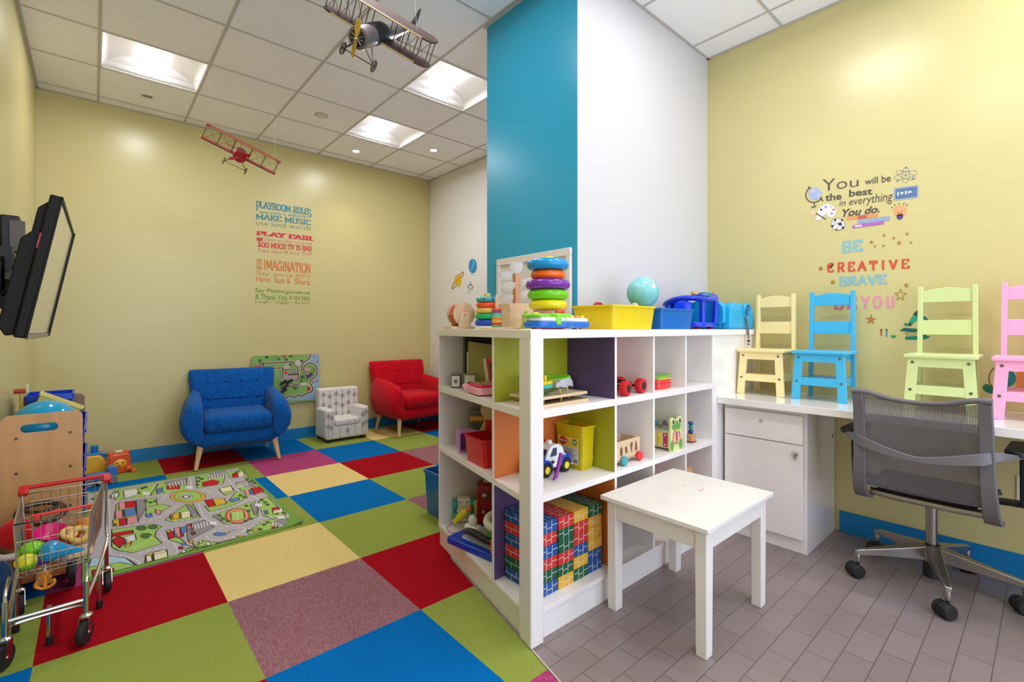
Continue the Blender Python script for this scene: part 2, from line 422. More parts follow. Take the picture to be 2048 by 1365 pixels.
# troffers
TROFF_W = mat((238, 236, 236), 0.5, var=0.005)
LENS = mat((255, 250, 252), 0.4, var=0.0, emit=LENS_POWER)
TN = ['recessed ceiling light near the yellow corner, above the red biplane', 'recessed ceiling light beside the blue column, next to the grey biplane', 'recessed ceiling light deeper in the room, between the two spotlights']
def troffer(x0, y0, label):
    W, D = 0.588, 0.563
    t = thing('ceiling_light', label, 'light', (x0+W/2, y0+D/2, ZC), 0, 'recessed square ceiling lights')
    mb = MB(); w, d = W/2-0.008, D/2-0.008
    mb.box(-w, -d, 0, w, -d+0.012, 0.13); mb.box(-w, d-0.012, 0, w, d, 0.13); mb.box(-w, -d, 0, -w+0.006, d, 0.13); mb.box(w-0.006, -d, 0, w, d, 0.13)
    mb.box(-w, -d, 0.125, w, d, 0.13)
    mb.build('housing', TROFF_W, t, smooth=False)
    for s in (-1, 1):                                         # curved reflector wings
        mb = MB(); pr = []
        for k in range(9):
            a = k/8; pr.append((s*(w-0.006-(w-0.006-0.085)*a), 0.004+0.092*math.sin(a*PI/2)**0.8))
        lo = [(x, z) for x, z in pr]; hi = [(x, z+0.004) for x, z in pr[::-1]]
        mb.prism(lo+hi, -d+0.012, d-0.012, 'y'); mb.build('reflector', TROFF_W, t)
    for s in (-1, 1):                                         # curved end plates
        mb = MB(); rs = []
        for k in range(7):
            a = k/6; y = s*(d-0.012-0.075*math.sin(a*PI/2)); z = 0.004+0.092*(1-math.cos(a*PI/2))
            rs.append([(-w+0.01, y, z), (w-0.01, y, z), (w-0.01, y, z+0.004), (-w+0.01, y, z+0.004)])
        mb.rings(rs); mb.build('end_plate', TROFF_W, t)
    mb = MB(); pr = []
    for k in range(13):
        a = PI*k/12; pr.append((0.088*math.cos(a), 0.095-0.055*math.sin(a)))
    mb.prism(pr+[(-0.088, 0.098), (0.088, 0.098)], -d+0.075, d-0.075, 'y'); mb.build('lens', LENS, t, label='glowing white lens')
    l = bpy.data.lights.new('troffer_light', 'AREA'); l.shape = 'RECTANGLE'; l.size = 0.17; l.size_y = 0.44; l.energy = TROFF_W_POWER; l.color = (0.97, 0.98, 1.0)
    lo = bpy.data.objects.new('troffer_light', l); COL.objects.link(lo); lo.parent = t; lo.location = (0, 0, 0.036)
    return t
for k, (a, b) in enumerate(TROFF):
    troffer(a, b, TN[k] if k < 3 else ['recessed ceiling light over the open carpet', 'recessed ceiling light over the white table', 'recessed ceiling light towards the end left without a wall', 'recessed ceiling light over the desk end'][k-3])
# small recessed spotlights and a round detector
def spot(x, y, label, lit=True):
    t = thing('spotlight', label, 'light', (x, y, ZC), 0)
    mb = MB(); mb.lathe([(0.056, 0.0), (0.054, -0.004), (0.036, -0.006), (0.034, 0.002)], (0,0,0), (0,0,1), 28); mb.build('trim_ring', WHITE, t)
    mb = MB(); mb.lathe([(0.034, 0.0015), (0.026, -0.002), (0.0, -0.003)], (0,0,0), (0,0,1), 24)
    mb.build('lamp', mat((255, 246, 235), 0.4, var=0.0, emit=DOWN_POWER) if lit else STEEL, t)
    l = bpy.data.lights.new('spotlight_beam', 'SPOT'); l.energy = 12 if lit else 0.5; l.spot_size = 1.5; l.spot_blend = 0.8; l.shadow_soft_size = 0.03; l.color = (1, 0.95, 0.88)
    o = bpy.data.objects.new('spotlight_beam', l); COL.objects.link(o); o.parent = t; o.location = (0, 0, -0.012)
    return t
spot(0.328, 4.785, 'small unlit ceiling spotlight near the yellow corner', False)
spot(2.068, 4.82, 'small lit ceiling spotlight close to the long yellow wall')
spot(2.663, 4.26, 'small lit ceiling spotlight close to the white side wall')
for x, y, n in ((2.66, 0.80, 'spotlight over the desk, above the coloured wall lettering'), (2.66, -0.35, 'spotlight over the far desk end'), (2.66, 2.75, 'spotlight behind the blue column')): spot(x, y, n)
t = thing('ceiling_detector', 'flat round white cover set in the middle of a ceiling tile', 'detector', (1.498, 4.218, ZC))
mb = MB(); mb.lathe([(0.05, 0.0), (0.048, -0.007), (0.0, -0.009)], n=28); mb.build('cover_plate', paint((206, 203, 200)), t)
mb = MB(); mb.lathe([(0.056, 0.0), (0.056, -0.002), (0.05, -0.002)], n=28, cap=True); mb.build('rim', STEEL, t)
# ================================================================== BUILT-IN SHELF
LIME = paint((160, 160, 30)); PURPLE = paint((84, 62, 104)); ORANGE = paint((206, 112, 44)); CORAL = paint((226, 130, 96)); GREYGREEN = paint((110, 112, 92))
SY = 1.245; SB = 1.567; ST = 1.147
A0 = Vector((1.19, 1.31)); 
def LP(s): return A0 + LD*s
E1 = LP(0.868)                                # far end of the short wing
t = thing('corner_shelf', 'white built-in corner cubby shelf with coloured compartments around the blue column', 'shelf')
mb = MB(); mb.prism([(1.17,1.228),(3.188,1.236),(3.188,1.575),(1.802,1.575),(1.802,E1.y+0.012),(E1.x-0.004,E1.y+0.012),(1.187,1.31)], 1.114, ST, 'z')
mb.build('top_board', WHITE, t, bevel=0.0015)
mb = MB(); pl = [(1.17,1.228),(1.238,1.228),(1.248,1.30),(1.19,1.314)]; mb.prism(pl, 0.0, 1.1485, 'z'); mb.build('corner_post', WHITE, t, bevel=0.007, seg=3)
foot = [(1.195,SY),(2.60,SY),(2.60,SB),(1.80,SB),(1.80,E1.y),(E1.x,E1.y),(A0.x+0.006,A0.y)]
for z0, z1 in ((0.818,0.847),(0.506,0.531),(0.094,0.113)):
    mb = MB(); mb.prism(foot, z0, z1, 'z'); mb.build('shelf_board', WHITE, t, bevel=0.001)
ins = [(1.20,SY+0.006),(2.60,SY+0.006),(2.60,SB),(1.80,SB),(1.80,E1.y-0.004),(E1.x+0.008,E1.y-0.004),(A0.x+0.014,A0.y)]
mb = MB(); mb.prism(ins, 0.0, 0.094, 'z'); mb.build('plinth', WHITE, t)
RZ = [(0.847,1.114),(0.531,0.818),(0.113,0.506)]
DV = [(1.687,1.702),(1.985,1.999),(2.283,2.297),(2.574,2.60)]
mats = [WHITE, LIME, PURPLE, ORANGE, CORAL, GREYGREEN]
for k, (x0, x1) in enumerate(DV):
    mb = MB()
    for r, (z0, z1) in enumerate(RZ):
        fm = {'-x': [2,1,3][r]} if k == 0 else {}
        mb.box(x0, SY+0.001, z0, x1, SB-0.004, z1, fm)
    mb.build('divider', mats, t, smooth=False)
mb = MB()                                     # divider of the corner compartment
for r, (z0, z1) in enumerate(RZ): mb.prism([(1.238,1.522),(1.687,1.522),(1.687,1.537),(1.2425,1.537)], z0, z1)
o = mb.build('divider', WHITE, t, smooth=False)
for r, (z0, z1) in enumerate(RZ):
    mb = MB(); mb.box(1.242, 1.519, z0+0.0005, 1.6865, 1.5218, z1-0.0005); mb.build('colour_panel', mats[[1,3,2][r]], t, smooth=False)
BK = [[4,0,5],[0,1,4],[0,2,3]]
for k in range(3):
    for r, (z0, z1) in enumerate(RZ):
        mb = MB(); mb.box(DV[k][1], SB-0.006, z0, DV[k+1][0], SB, z1); mb.build('back_panel', mats[BK[k][r]], t, smooth=False)
mb = MB()
for z0, z1 in RZ: mb.prism([(E1.x,E1.y-0.014),(1.801,E1.y-0.014),(1.801,E1.y),(E1.x+0.002,E1.y)], z0, z1)
mb.build('end_panel', WHITE, t, smooth=False)
mb = MB()
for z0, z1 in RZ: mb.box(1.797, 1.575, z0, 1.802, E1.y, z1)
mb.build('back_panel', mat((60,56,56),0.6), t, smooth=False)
mb = MB(); mb.box(2.60, SY+0.004, 0.0, 3.186, SY+0.024, 1.114); mb.build('filler_panel', WHITE_DESK, t, smooth=False)
# ================================================================== DESK AND CABINET
ZD = 0.768
t = thing('desk', 'long white gloss desk top along the yellow wall', 'desk', (2.9, 0.3, 0))
mb = MB(); mb.box(2.635-2.9, -1.2-0.3, ZD-0.036, 3.187-2.9, 1.246-0.3, ZD); mb.build('desk_top', WHITE_DESK, t, bevel=0.0015)
mb = MB(); mb.box(2.70-2.9, -1.19-0.3, 0, 3.187-2.9, -1.16-0.3, ZD-0.036); mb.build('end_panel', WHITE, t)
t = thing('desk_cabinet', 'white cabinet with one drawer and one door under the desk', 'cabinet', (2.95, 1.03, 0))
GL = mat((238, 230, 226), 0.16, var=0.01, coat=0.3)
bx, by = 2.95, 1.03
mb = MB(); mb.box(2.718-bx, 0.822-by, 0, 3.178-bx, 1.242-by, 0.73); mb.build('body', GL, t, bevel=0.001)
mb = MB(); mb.cbox((2.70-bx, 0.835-by+0.197, 0.632), (0.018, 0.393, 0.145)); dr = mb.build('drawer', GL, t, bevel=0.0015)
mb = MB(); mb.disc((2.690-bx, 0.2+0.835-by-0.0, 0.655), 0.008, 0.006, (1,0,0), 16); mb.disc((2.6865-bx, 0.2+0.835-by, 0.655), 0.005, 0.003, (1,0,0), 12); mb.build('lock', CHROME, dr)
mb = MB(); mb.cbox((2.70-bx, 0.835-by+0.197, 0.316), (0.018, 0.393, 0.478)); do = mb.build('door', GL, t, bevel=0.0015)
mb = MB(); mb.disc((2.688-bx, 0.865-by, 0.507), 0.0085, 0.012, (1,0,0), 16); mb.build('lock', CHROME, do)
mb = MB(); mb.torus((2.674-bx, 0.865-by, 0.513), 0.014, 0.0012, (1,0.2,0), 20, 6); mb.cbox((2.676-bx, 0.866-by, 0.494), (0.002, 0.010, 0.02)); mb.build('key_ring', CHROME, do)
mb = MB(); mb.lathe([(0.016,0.001),(0.012,-0.001),(0.0,-0.0015)], (3.145-bx, 0.8225-by, 0.545), (0,1,0), 18); mb.build('grommet', mat((70,56,50),0.6), t)
t = thing('wall_outlet', 'white wall outlet plate beneath the desk, behind the office chair', 'outlet', (XR-0.004, 0.075, 0.42))
mb = MB(); mb.box(-0.003, -0.035, -0.057, 0.004, 0.035, 0.057); mb.build('cover_plate', paint((222,214,196)), t, bevel=0.002)
for z in (-0.022, 0.022):
    mb = MB(); mb.cbox((-0.0045, 0, z), (0.003, 0.032, 0.026)); mb.build('socket', paint((206,198,182)), t, bevel=0.001)
# ================================================================== WHITE TABLE
t = thing('play_table', 'small scuffed white square table standing on the grey tile', 'table', (1.855, 1.0, 0))
TW = mat((232, 227, 220), 0.38, var=0.03, scale=9, bump=0.05)
x0, y0, x1, y1 = 1.568-1.855, 0.772-1.0, 2.138-1.855, 1.232-1.0
mb = MB(); mb.box(x0, y0, 0.447, x1, y1, 0.466); mb.build('tabletop', TW, t, bevel=0.003)
lx0, ly0, lx1, ly1 = x0+0.022, y0+0.018, x1-0.03, y1-0.02
for x in (lx0, lx1-0.05):
    for y in (ly0, ly1-0.042):
        mb = MB(); mb.taper((x+0.025, y+0.021), (0.046,0.040), (0.05,0.044), 0, 0.447); mb.build('leg', TW, t, bevel=0.003)
mb = MB()
for b in ((lx0+0.05, ly0+0.004, lx1-0.05, ly0+0.022), (lx0+0.05, ly1-0.022, lx1-0.05, ly1-0.004), (lx0+0.004, ly0+0.044, lx0+0.022, ly1-0.044), (lx1-0.022, ly0+0.044, lx1-0.004, ly1-0.044)): mb.box(b[0], b[1], 0.375, b[2], b[3], 0.4465)
mb.build('apron', TW, t, bevel=0.001)
mb = MB(); mb.box(0.06, -0.02, 0.4661, 0.10, -0.012, 0.4664); mb.build('crayon_mark', mat((226,170,160),0.7), t)
mb = MB(); mb.box(0.075, 0.06, 0.4661, 0.083, 0.066, 0.4664); mb.build('scuff', mat((150,140,132),0.7), t)
# ================================================================== CHILDREN'S CHAIRS ON THE DESK
def kid_chair(c, label, x, y, rz=0.0):
    P = paint(c, 0.34)
    t = thing('kids_chair', label, 'chair', (x, y, ZD+0.0006), rz, "painted children's chairs on the desk")
    mb = MB(); mb.box(-0.13, -0.127, 0.246, 0.10, 0.127, 0.263); mb.build('seat', P, t, bevel=0.004)
    for s in (-1, 1):
        mb = MB(); mb.plank((-0.118, s*0.109, 0.0), (-0.108, s*0.094, 0.246), 0.040, 0.018, (0,1,0)); lg = mb.build('front_leg', P, t, bevel=0.002)
        for z, yy in ((0.098, 0.103), (0.226, 0.0955)):
            mb = MB(); xx = -0.118+0.010*z/0.246-0.0095
            mb.lathe([(0.0062, 0.0), (0.0058, -0.0018), (0.0, -0.002)], (xx, s*yy, z), (1,0,0.0), 14); mb.build('bolt', mat((120,118,116),0.4,metal=0.8), lg)
        mb = MB(); mb.plank((0.108, s*0.103, 0.0), (0.118, s*0.098, 0.590), 0.019, 0.030, (0,1,0)); mb.build('back_post', P, t, bevel=0.002)
        mb = MB(); mb.box(-0.10, s*0.086-0.007, 0.210, 0.10, s*0.086+0.007, 0.2455); mb.build('side_rail', P, t, bevel=0.0015)
        mb = MB(); mb.box(-0.104, s*0.094-0.007, 0.078, 0.10, s*0.094+0.007, 0.118); mb.build('side_rail', P, t, bevel=0.0015)
    mb = MB(); mb.box(-0.117, -0.088, 0.204, -0.101, 0.088, 0.2455); mb.build('top_rail', P, t, bevel=0.0015)
    mb = MB(); mb.box(-0.122, -0.094, 0.078, -0.106, 0.094, 0.119); mb.build('cross_rail', P, t, bevel=0.0015)
    mb = MB(); mb.box(-0.105, -0.086, 0.106, 0.105, 0.086, 0.118); mb.build('step_board', P, t, bevel=0.0015)
    a = [(-0.09, 0.512)]+[(0.09, 0.512)]+[(0.09-0.18*k/10, 0.566+0.016*math.sin(PI*k/10)) for k in range(11)]
    mb = MB(); mb.prism(a, 0.108, 0.122, 'x'); mb.build('back_slat', P, t, bevel=0.0015)
    mb = MB(); mb.box(0.105, -0.091, 0.352, 0.119, 0.091, 0.424); mb.build('back_slat', P, t, bevel=0.0015)
    return t
kid_chair((240, 222, 160), "pale yellow children's chair on the desk, next to the white shelf end", 2.995, 1.110)
kid_chair((64, 178, 222), "sky blue children's chair on the desk, between the yellow and green chairs", 2.995, 0.817)
kid_chair((206, 220, 152), "pale green children's chair on the desk, behind the grey office chair", 2.995, 0.338)
kid_chair((246, 170, 206), "pink children's chair at the far end of the row on the desk", 2.985, 0.045)
# ================================================================== OFFICE CHAIR
GREYP = mat((104, 99, 101), 0.5, var=0.04, scale=60); ALU = metal((176, 170, 164), 0.36)
def mesh_cloth():
    m = bpy.data.materials.new('mesh_cloth'); m.use_nodes = True; nt = m.node_tree; N = nt.nodes; L = nt.links; b = N['Principled BSDF']
    tc = N.new('ShaderNodeTexCoord'); sp = N.new('ShaderNodeSeparateXYZ'); L.new(tc.outputs['Object'], sp.inputs[0])
    mu = N.new('ShaderNodeMath'); mu.operation = 'MULTIPLY'; mu.inputs[1].default_value = 1/0.0046; L.new(sp.outputs['Y'], mu.inputs[0])
    fr = N.new('ShaderNodeMath'); fr.operation = 'FRACT'; L.new(mu.outputs[0], fr.inputs[0])
    cr = N.new('ShaderNodeMapRange'); cr.inputs['From Min'].default_value = 0.62; cr.inputs['From Max'].default_value = 0.70; cr.inputs['To Min'].default_value = 1.0; cr.inputs['To Max'].default_value = 0.46
    L.new(fr.outputs[0], cr.inputs['Value']); L.new(cr.outputs[0], b.inputs['Alpha'])
    b.inputs['Base Color'].default_value = lin((98, 93, 96)); b.inputs['Roughness'].default_value = 0.7
    return m
t = thing('office_chair', 'grey mesh-back office chair on a five-star aluminium base at the desk', 'chair', (2.835, 0.36, 0), math.radians(-2))
def rail_pt(z):                               # side profile of the back
    ks = [(0.37, -0.10), (0.385, -0.17), (0.42, -0.215), (0.47, -0.238), (0.55, -0.250), (0.65, -0.252), (0.75, -0.262), (0.868, -0.288)]
    for (z0, x0), (z1, x1) in zip(ks, ks[1:]):
        if z <= z1: return x0+(x1-x0)*(z-z0)/(z1-z0)
    return ks[-1][1]
ZS = [0.37, 0.378, 0.39, 0.41, 0.44, 0.48, 0.53, 0.58, 0.63, 0.68, 0.74, 0.80, 0.868]
for s in (-1, 1):
    mb = MB(); rs = []
    for z in ZS:
        x = rail_pt(z); yy = s*(0.205+0.010*math.sin((0.56-z)*6)*(1 if z < 0.6 else 0.3)); w = 0.026-0.006*(z-0.37)/0.5; th = 0.012 if z > 0.45 else 0.016
        nx, nz = (1, 0) if z > 0.45 else (0.8, 0.6)
        rs.append([(x-nx*th, yy-w, z-nz*th*0.8), (x-nx*th, yy+w, z-nz*th*0.8), (x+nx*th, yy+w, z+nz*th*0.6), (x+nx*th, yy-w, z+nz*th*0.6)])
    mb.rings(rs); mb.build('back_rail', GREYP, t, bevel=0.005, seg=3, ang=60)
mb = MB(); G = []
for i, z in enumerate([0.45, 0.48, 0.52, 0.56, 0.60, 0.65, 0.70, 0.75, 0.80, 0.862]):
    row = []
    for k in range(13):
        y = -0.188+0.376*k/12; sag = (1-(2*k/12-1)**2)
        row.append(mb.v((rail_pt(z)+0.026*sag, y, z-(0.028*sag if i == 9 else 0.0)-(0.012*sag if i < 2 else 0))))
    G.append(row)
for a, b in zip(G, G[1:]):
    for k in range(12): mb.f([a[k], a[k+1], b[k+1], b[k]])
mb.build('mesh_back', mesh_cloth(), t)
mb = MB(); mb.tube(bez([(-0.292,-0.222,0.873),(-0.288,-0.17,0.872),(-0.274,-0.09,0.850),(-0.268,0,0.842),(-0.274,0.09,0.850),(-0.288,0.17,0.872),(-0.292,0.222,0.873)],5), [0.014]*4+[0.012]*6+[0.010]*11+[0.012]*6+[0.014]*4, 10); mb.build('top_rail', GREYP, t)
mb = MB(); rs = []
for p in bez([(-0.13,-0.300,0.652),(-0.235,-0.240,0.660),(-0.282,-0.17,0.643),(-0.296,0,0.612),(-0.282,0.17,0.643),(-0.235,0.240,0.660),(-0.13,0.300,0.652)], 6):
    e = (0.010+0.013*min(1.0, abs(p.y)/0.2))*min(1.0, (0.305-abs(p.y))/0.10)+0.002
    rs.append([(p.x-0.005,p.y,p.z-e),(p.x+0.007,p.y,p.z-e),(p.x+0.007,p.y,p.z+e),(p.x-0.005,p.y,p.z+e)])
mb.rings(rs); mb.build('arm_band', mat((112,108,110),0.38), t, bevel=0.003)
for s in (-1, 1):
    mb = MB(); mb.prism(rrect(-0.17, s*0.275-0.035, 0.09, s*0.275+0.035, 0.03), 0.655, 0.679, 'z'); ar = mb.build('armrest', BLACK, t, bevel=0.005)
    mb = MB(); mb.plank((-0.02, s*0.285, 0.655), (0.0, s*0.285, 0.43), 0.05, 0.022, (1,0,0)); mb.plank((0.02, s*0.296, 0.435), (0.02, s*0.16, 0.425), 0.05, 0.02, (1,0,0)); mb.build('arm_post', BLACK, ar, bevel=0.004)
mb = MB(); rs = []
for k in range(11):
    x = -0.21+0.42*k/10; z = 0.452-0.018*math.sin(PI*k/10)-(0.04*((k-8)/2)**2 if k > 8 else 0)
    rs.append([(x,-0.205,z-0.006),(x,0.205,z-0.006),(x,0.205,z+0.006),(x,-0.205,z+0.006)])
mb.rings(rs); mb.build('seat', mat((84,80,82),0.8), t, bevel=0.003)
mb = MB(); mb.tube([(-0.145,-0.19,0.405),(-0.15,-0.1,0.401),(-0.15,0.1,0.401),(-0.145,0.19,0.405)], 0.016, 10); mb.build('crossbar', ALU, t)
mb = MB(); mb.taper((-0.04,0,0), (0.10,0.10), (0.24,0.34), 0.372, 0.424); mb.build('seat_plate', BLACK, t, bevel=0.006)
mb = MB(); mb.bar((0,0,0.08),(0,0,0.372),0.021,16); mb.bar((0,0,0.352),(0,0,0.375),0.034,16); mb.build('gas_column', metal((150,142,132),0.3), t)
mb = MB(); mb.bar((0,0,0.035),(0,0,0.15),0.031,16); mb.build('column_sleeve', BLACK, t)
mb = MB(); mb.lathe([(0.035,0.105),(0.047,0.13),(0.045,0.172),(0.032,0.182),(0.03,0.172)], n=24)
AN = [math.radians(125+72*k+2) for k in range(5)]
for a in AN:
    d = Vector((math.cos(a), math.sin(a), 0)); sd = Vector((-d.y, d.x, 0)); rs = []
    for r, w, zt, zb in ((0.03,0.026,0.176,0.112),(0.10,0.022,0.162,0.110),(0.20,0.016,0.143,0.107),(0.285,0.012,0.128,0.100),(0.300,0.011,0.122,0.100)):
        rs.append([d*r-sd*w*0.8+Vector((0,0,zb)), d*r+sd*w*0.8+Vector((0,0,zb)), d*r+sd*w+Vector((0,0,zt)), d*r-sd*w+Vector((0,0,zt))])
    mb.rings(rs); e = d*0.290; mb.bar(e+Vector((0,0,0.105)), e+Vector((0,0,0.066)), 0.011, 10)
mb.build('star_base', ALU, t, bevel=0.003)
for k, a in enumerate(AN):
    e = Vector((math.cos(a), math.sin(a), 0))*0.290; ca = [0.9, 0.9, 0.6, 2.0, 1.2][k]
    c = e+Vector((math.cos(ca+1.57), math.sin(ca+1.57), 0))*0.014; axd = Vector((math.cos(ca), math.sin(ca), 0))
    mb = MB(); mb.bar(e+Vector((0,0,0.068)), e+Vector((0,0,0.05)), 0.008, 8); mb.bar(c+Vector((0,0,0.03))-axd*0.005, c+Vector((0,0,0.03))+axd*0.005, 0.031, 18); cs = mb.build('caster', BLACK, t, bevel=0.002)
    for q in (-1, 1):
        mb = MB(); mb.lathe([(0.024,0.006*q),(0.030,0.008*q),(0.030,0.026*q),(0.026,0.031*q),(0.0,0.032*q)], c+Vector((0,0,0.0302)), axd, 22); mb.build('wheel', RUBBER, cs)
# ================================================================== ARMCHAIRS
def soft(name, m, parent, c, s, r=0.05, kind=None, rot=None):
    mb = MB(); mb.cbox((0,0,0), s); o = mb.build(name, m, parent, bevel=r, seg=6, ang=180); o.location = c
    if rot: o.rotation_euler = rot
    return o
def armchair(name, label, c, c2, loc, rz, sc_=1.0):
    Fm = mat(c, 0.95, scale=45, c2=c2, bump=0.3, bscale=600, sheen=0.08, spec=0.12)
    t = thing(name, label, 'armchair', loc, rz); t.scale = (sc_, sc_, sc_)
    soft('seat_base', Fm, t, (0, -0.005, 0.238), (0.60, 0.60, 0.14), 0.055)
    soft('seat_cushion', Fm, t, (0, -0.09, 0.362), (0.505, 0.50, 0.145), 0.055)
    # backrest: tapering upholstered slab, leaning back a little
    mb = MB(); rs = []
    for z, w, y, th in ((0.22,0.290,0.19,0.06),(0.40,0.318,0.205,0.068),(0.58,0.338,0.245,0.066),(0.70,0.348,0.270,0.058),(0.755,0.346,0.281,0.046),(0.772,0.335,0.285,0.028)):
        q = rrect(-w, y-th, w, y+th, th*0.92, 6); rs.append([(p[0], p[1], z) for p in q])
    mb.rings(rs); bk = mb.build('backrest', Fm, t, ang=180)
    for z, y in ((0.665, 0.205), (0.52, 0.162)):
        for k in range(4):
            mb = MB(); mb.sph(((-0.195+0.13*k), y-0.002, z), 0.015, 12, (1,0.6,1)); mb.build('button', Fm, bk)
        mb = MB(); mb.tube([(-0.24, y+0.001, z+0.002), (-0.1, y-0.003, z-0.003), (0.1, y-0.003, z-0.003), (0.24, y+0.001, z+0.002)], 0.0035, 6); mb.build('seam', Fm, bk)
    for s in (-1, 1):
        mb = MB(); rs = []
        #        y     z_top  bulge  z_bulge z_bot
        for y, zt, bx_, zb in ((-0.335,0.445,0.372,0.225),(-0.325,0.500,0.395,0.205),(-0.27,0.545,0.412,0.190),(-0.12,0.572,0.416,0.185),(0.06,0.590,0.405,0.185),(0.20,0.605,0.378,0.190),(0.27,0.600,0.345,0.205)):
            xi = 0.252; zm = 0.37
            if y < -0.33: xi = 0.27
            q = [(xi, zb+0.05), (xi+0.012, zb+0.01), (0.31, zb), (bx_-0.035, zb+0.055), (bx_, zm-0.05), (bx_+0.002, zm+0.03), (bx_-0.018, zt-0.075), (bx_-0.055, zt-0.015), (0.318, zt), (0.280, zt-0.008), (xi+0.006, zt-0.035), (xi, zt-0.09), (xi, zm)]
            rs.append([(s*p[0], y, p[1]) for p in q])
        mb.rings(rs); mb.build('armrest', Fm, t, sub=2, ang=180)
    LG = wood((226, 190, 144), (210, 172, 124), 'z', 0.4)
    for x, y, dx, dy in ((-0.27,-0.25,-0.035,-0.05),(0.27,-0.25,0.035,-0.05),(-0.25,0.20,-0.03,0.05),(0.25,0.20,0.03,0.05)):
        mb = MB(); mb.bar((x+dx, y+dy, 0.006), (x, y, 0.20), 0.013, 14, 0.026); mb.build('leg', LG, t)
    mb = MB(); mb.cbox((0, 0, 0.165), (0.5, 0.48, 0.02)); mb.build('dust_cover', BLACK, t)
    return t
armchair('armchair', 'blue fabric armchair with button-tufted back and wooden legs', (16, 92, 172), (8, 74, 146), (0.955, 4.80, 0.0065), math.radians(-6.5))
armchair('armchair', 'red fabric armchair with button-tufted back partly hidden by the shelf', (206, 10, 34), (176, 6, 28), (2.70, 4.83, 0.0065), math.radians(2))
# toddler chair with arrow print
t = thing('toddler_chair', 'small white toddler armchair printed with grey arrows between the two tufted armchairs', 'armchair', (1.955, 4.925, 0.0065)); t.scale = (1.06, 1.05, 1.03)
CL = fabric((226, 220, 216)); INK = mat((112, 106, 106), 0.9)
def arrows(mb, x0, x1, z0, z1, y, n, off=0):
    """printed arrows on a panel facing -Y"""
    mb.m(1)
    for k in range(n):
        x = x0+(x1-x0)*(k+0.5)/n
        mb.box(x-0.0018, y-0.0006, z0+0.01, x+0.0018, y+0.002, z1-0.01)
        zz = z1-0.03-(0.035 if (k+off) % 2 else 0)
        while zz > z0+0.045:
            for s in (-1, 1):
                for q in range(4):
                    a = zz-q*0.009
                    mb.face([(x, y-0.0006, a), (x+s*0.021, y-0.0006, a+0.013*(1 if (k+off)%2 else -1)), (x+s*0.021, y-0.0006, a+0.013*(1 if (k+off)%2 else -1)+0.0034), (x, y-0.0006, a+0.0034)])
            zz -= 0.10
    mb.m(0)
def printed(name, x0, y0, z0, x1, y1, z1, n, off=0, r=0.022):
    o = soft(name, CL, t, ((x0+x1)/2, (y0+y1)/2, (z0+z1)/2), (x1-x0, y1-y0, z1-z0), r)
    mb = MB(); arrows(mb, x0+0.012, x1-0.012, z0+0.012, z1-0.012, y0-0.0004, n, off)
    if len(mb.bm.faces): mb.build('print', [CL, INK], o).location = (-(x0+x1)/2, -(y0+y1)/2, -(z0+z1)/2)
    return o
printed('seat_base', -0.205, -0.155, 0.028, 0.205, 0.15, 0.16, 5)
printed('seat_cushion', -0.122, -0.165, 0.155, 0.122, 0.08, 0.225, 3, 1)
printed('armrest', -0.215, -0.158, 0.05, -0.125, 0.10, 0.325, 2)
printed('armrest', 0.125, -0.158, 0.05, 0.215, 0.10, 0.325, 2, 1)
printed('backrest', -0.20, 0.055, 0.10, 0.20, 0.165, 0.505, 6)
for x in (-0.17, 0.17):
    for y in (-0.12, 0.12):
        mb = MB(); mb.taper((x, y), (0.034,0.034), (0.044,0.044), 0.0, 0.032); mb.build('foot', BLACK, t)
# ================================================================== THINGS ON TOP OF THE SHELF
Z1 = ST + 0.0012
RED = plastic((214, 24, 34)); BLUE = plastic((0, 92, 190)); YEL = plastic((236, 214, 40)); LGREEN = plastic((120, 200, 40)); TEAL = plastic((30, 150, 150)); WHT = plastic((236, 234, 232)); PURP = plastic((112, 44, 150)); ORG = plastic((234, 112, 24)); CYAN = plastic((0, 150, 210))
def ringstack(name, label, loc, rings_, cap, base=None, R=0.09, peg=None):
    """rings_: (radius, height, colour) from the bottom"""
    t = thing(name, label, 'stacking toy', loc); z = 0.0
    if base: z = base(t)
    z0 = z
    for r, h, c in rings_:
        mb = MB(); k = h/2
        mb.lathe([(r*0.35, z+0.003)]+[(r-k+k*math.cos(a), z+k+k*math.sin(a)*0.98) for a in [-PI/2+PI*i/10 for i in range(11)]]+[(r*0.35, z+h-0.003)], n=36)
        mb.build('ring', plastic(c, 0.22), t); z += h
    mb = MB(); mb.bar((0,0,z0), (0,0,z), 0.012, 14); mb.build('peg', PINE, t)
    cap(t, z); return t
# big ring stacker
def big_base(t):
    mb = MB(); mb.lathe([(0.072,0.0),(0.077,0.03),(0.074,0.05),(0.068,0.054)], n=36); mb.build('base', plastic((206,26,30)), t)
    mb = MB(); mb.lathe([(0.066,0.054),(0.069,0.064),(0.063,0.080),(0.04,0.084)], n=36); mb.build('bead_window', plastic((214,140,110),0.15,alpha=0.55), t); return 0.082
def big_cap(t, z):
    mb = MB(); mb.lathe([(0.022,z-0.002),(0.026,z+0.006),(0.024,z+0.012),(0.012,z+0.016)], n=10); mb.build('cap', plastic((222,200,60)), t)
ringstack('ring_stacker', 'tall ring stacker of five big glossy rings, blue at the top, on the shelf corner', (1.462, 1.428, Z1),
    [(0.082,0.043,(228,208,20)),(0.088,0.043,(110,196,20)),(0.096,0.043,(118,40,156)),(0.074,0.040,(232,104,20)),(0.091,0.046,(0,142,204))], big_cap, big_base)
def sm_base(t):
    mb = MB(); mb.lathe([(0.066,0.0),(0.065,0.012),(0.06,0.016)], n=32); mb.build('base', WHT, t); return 0.016
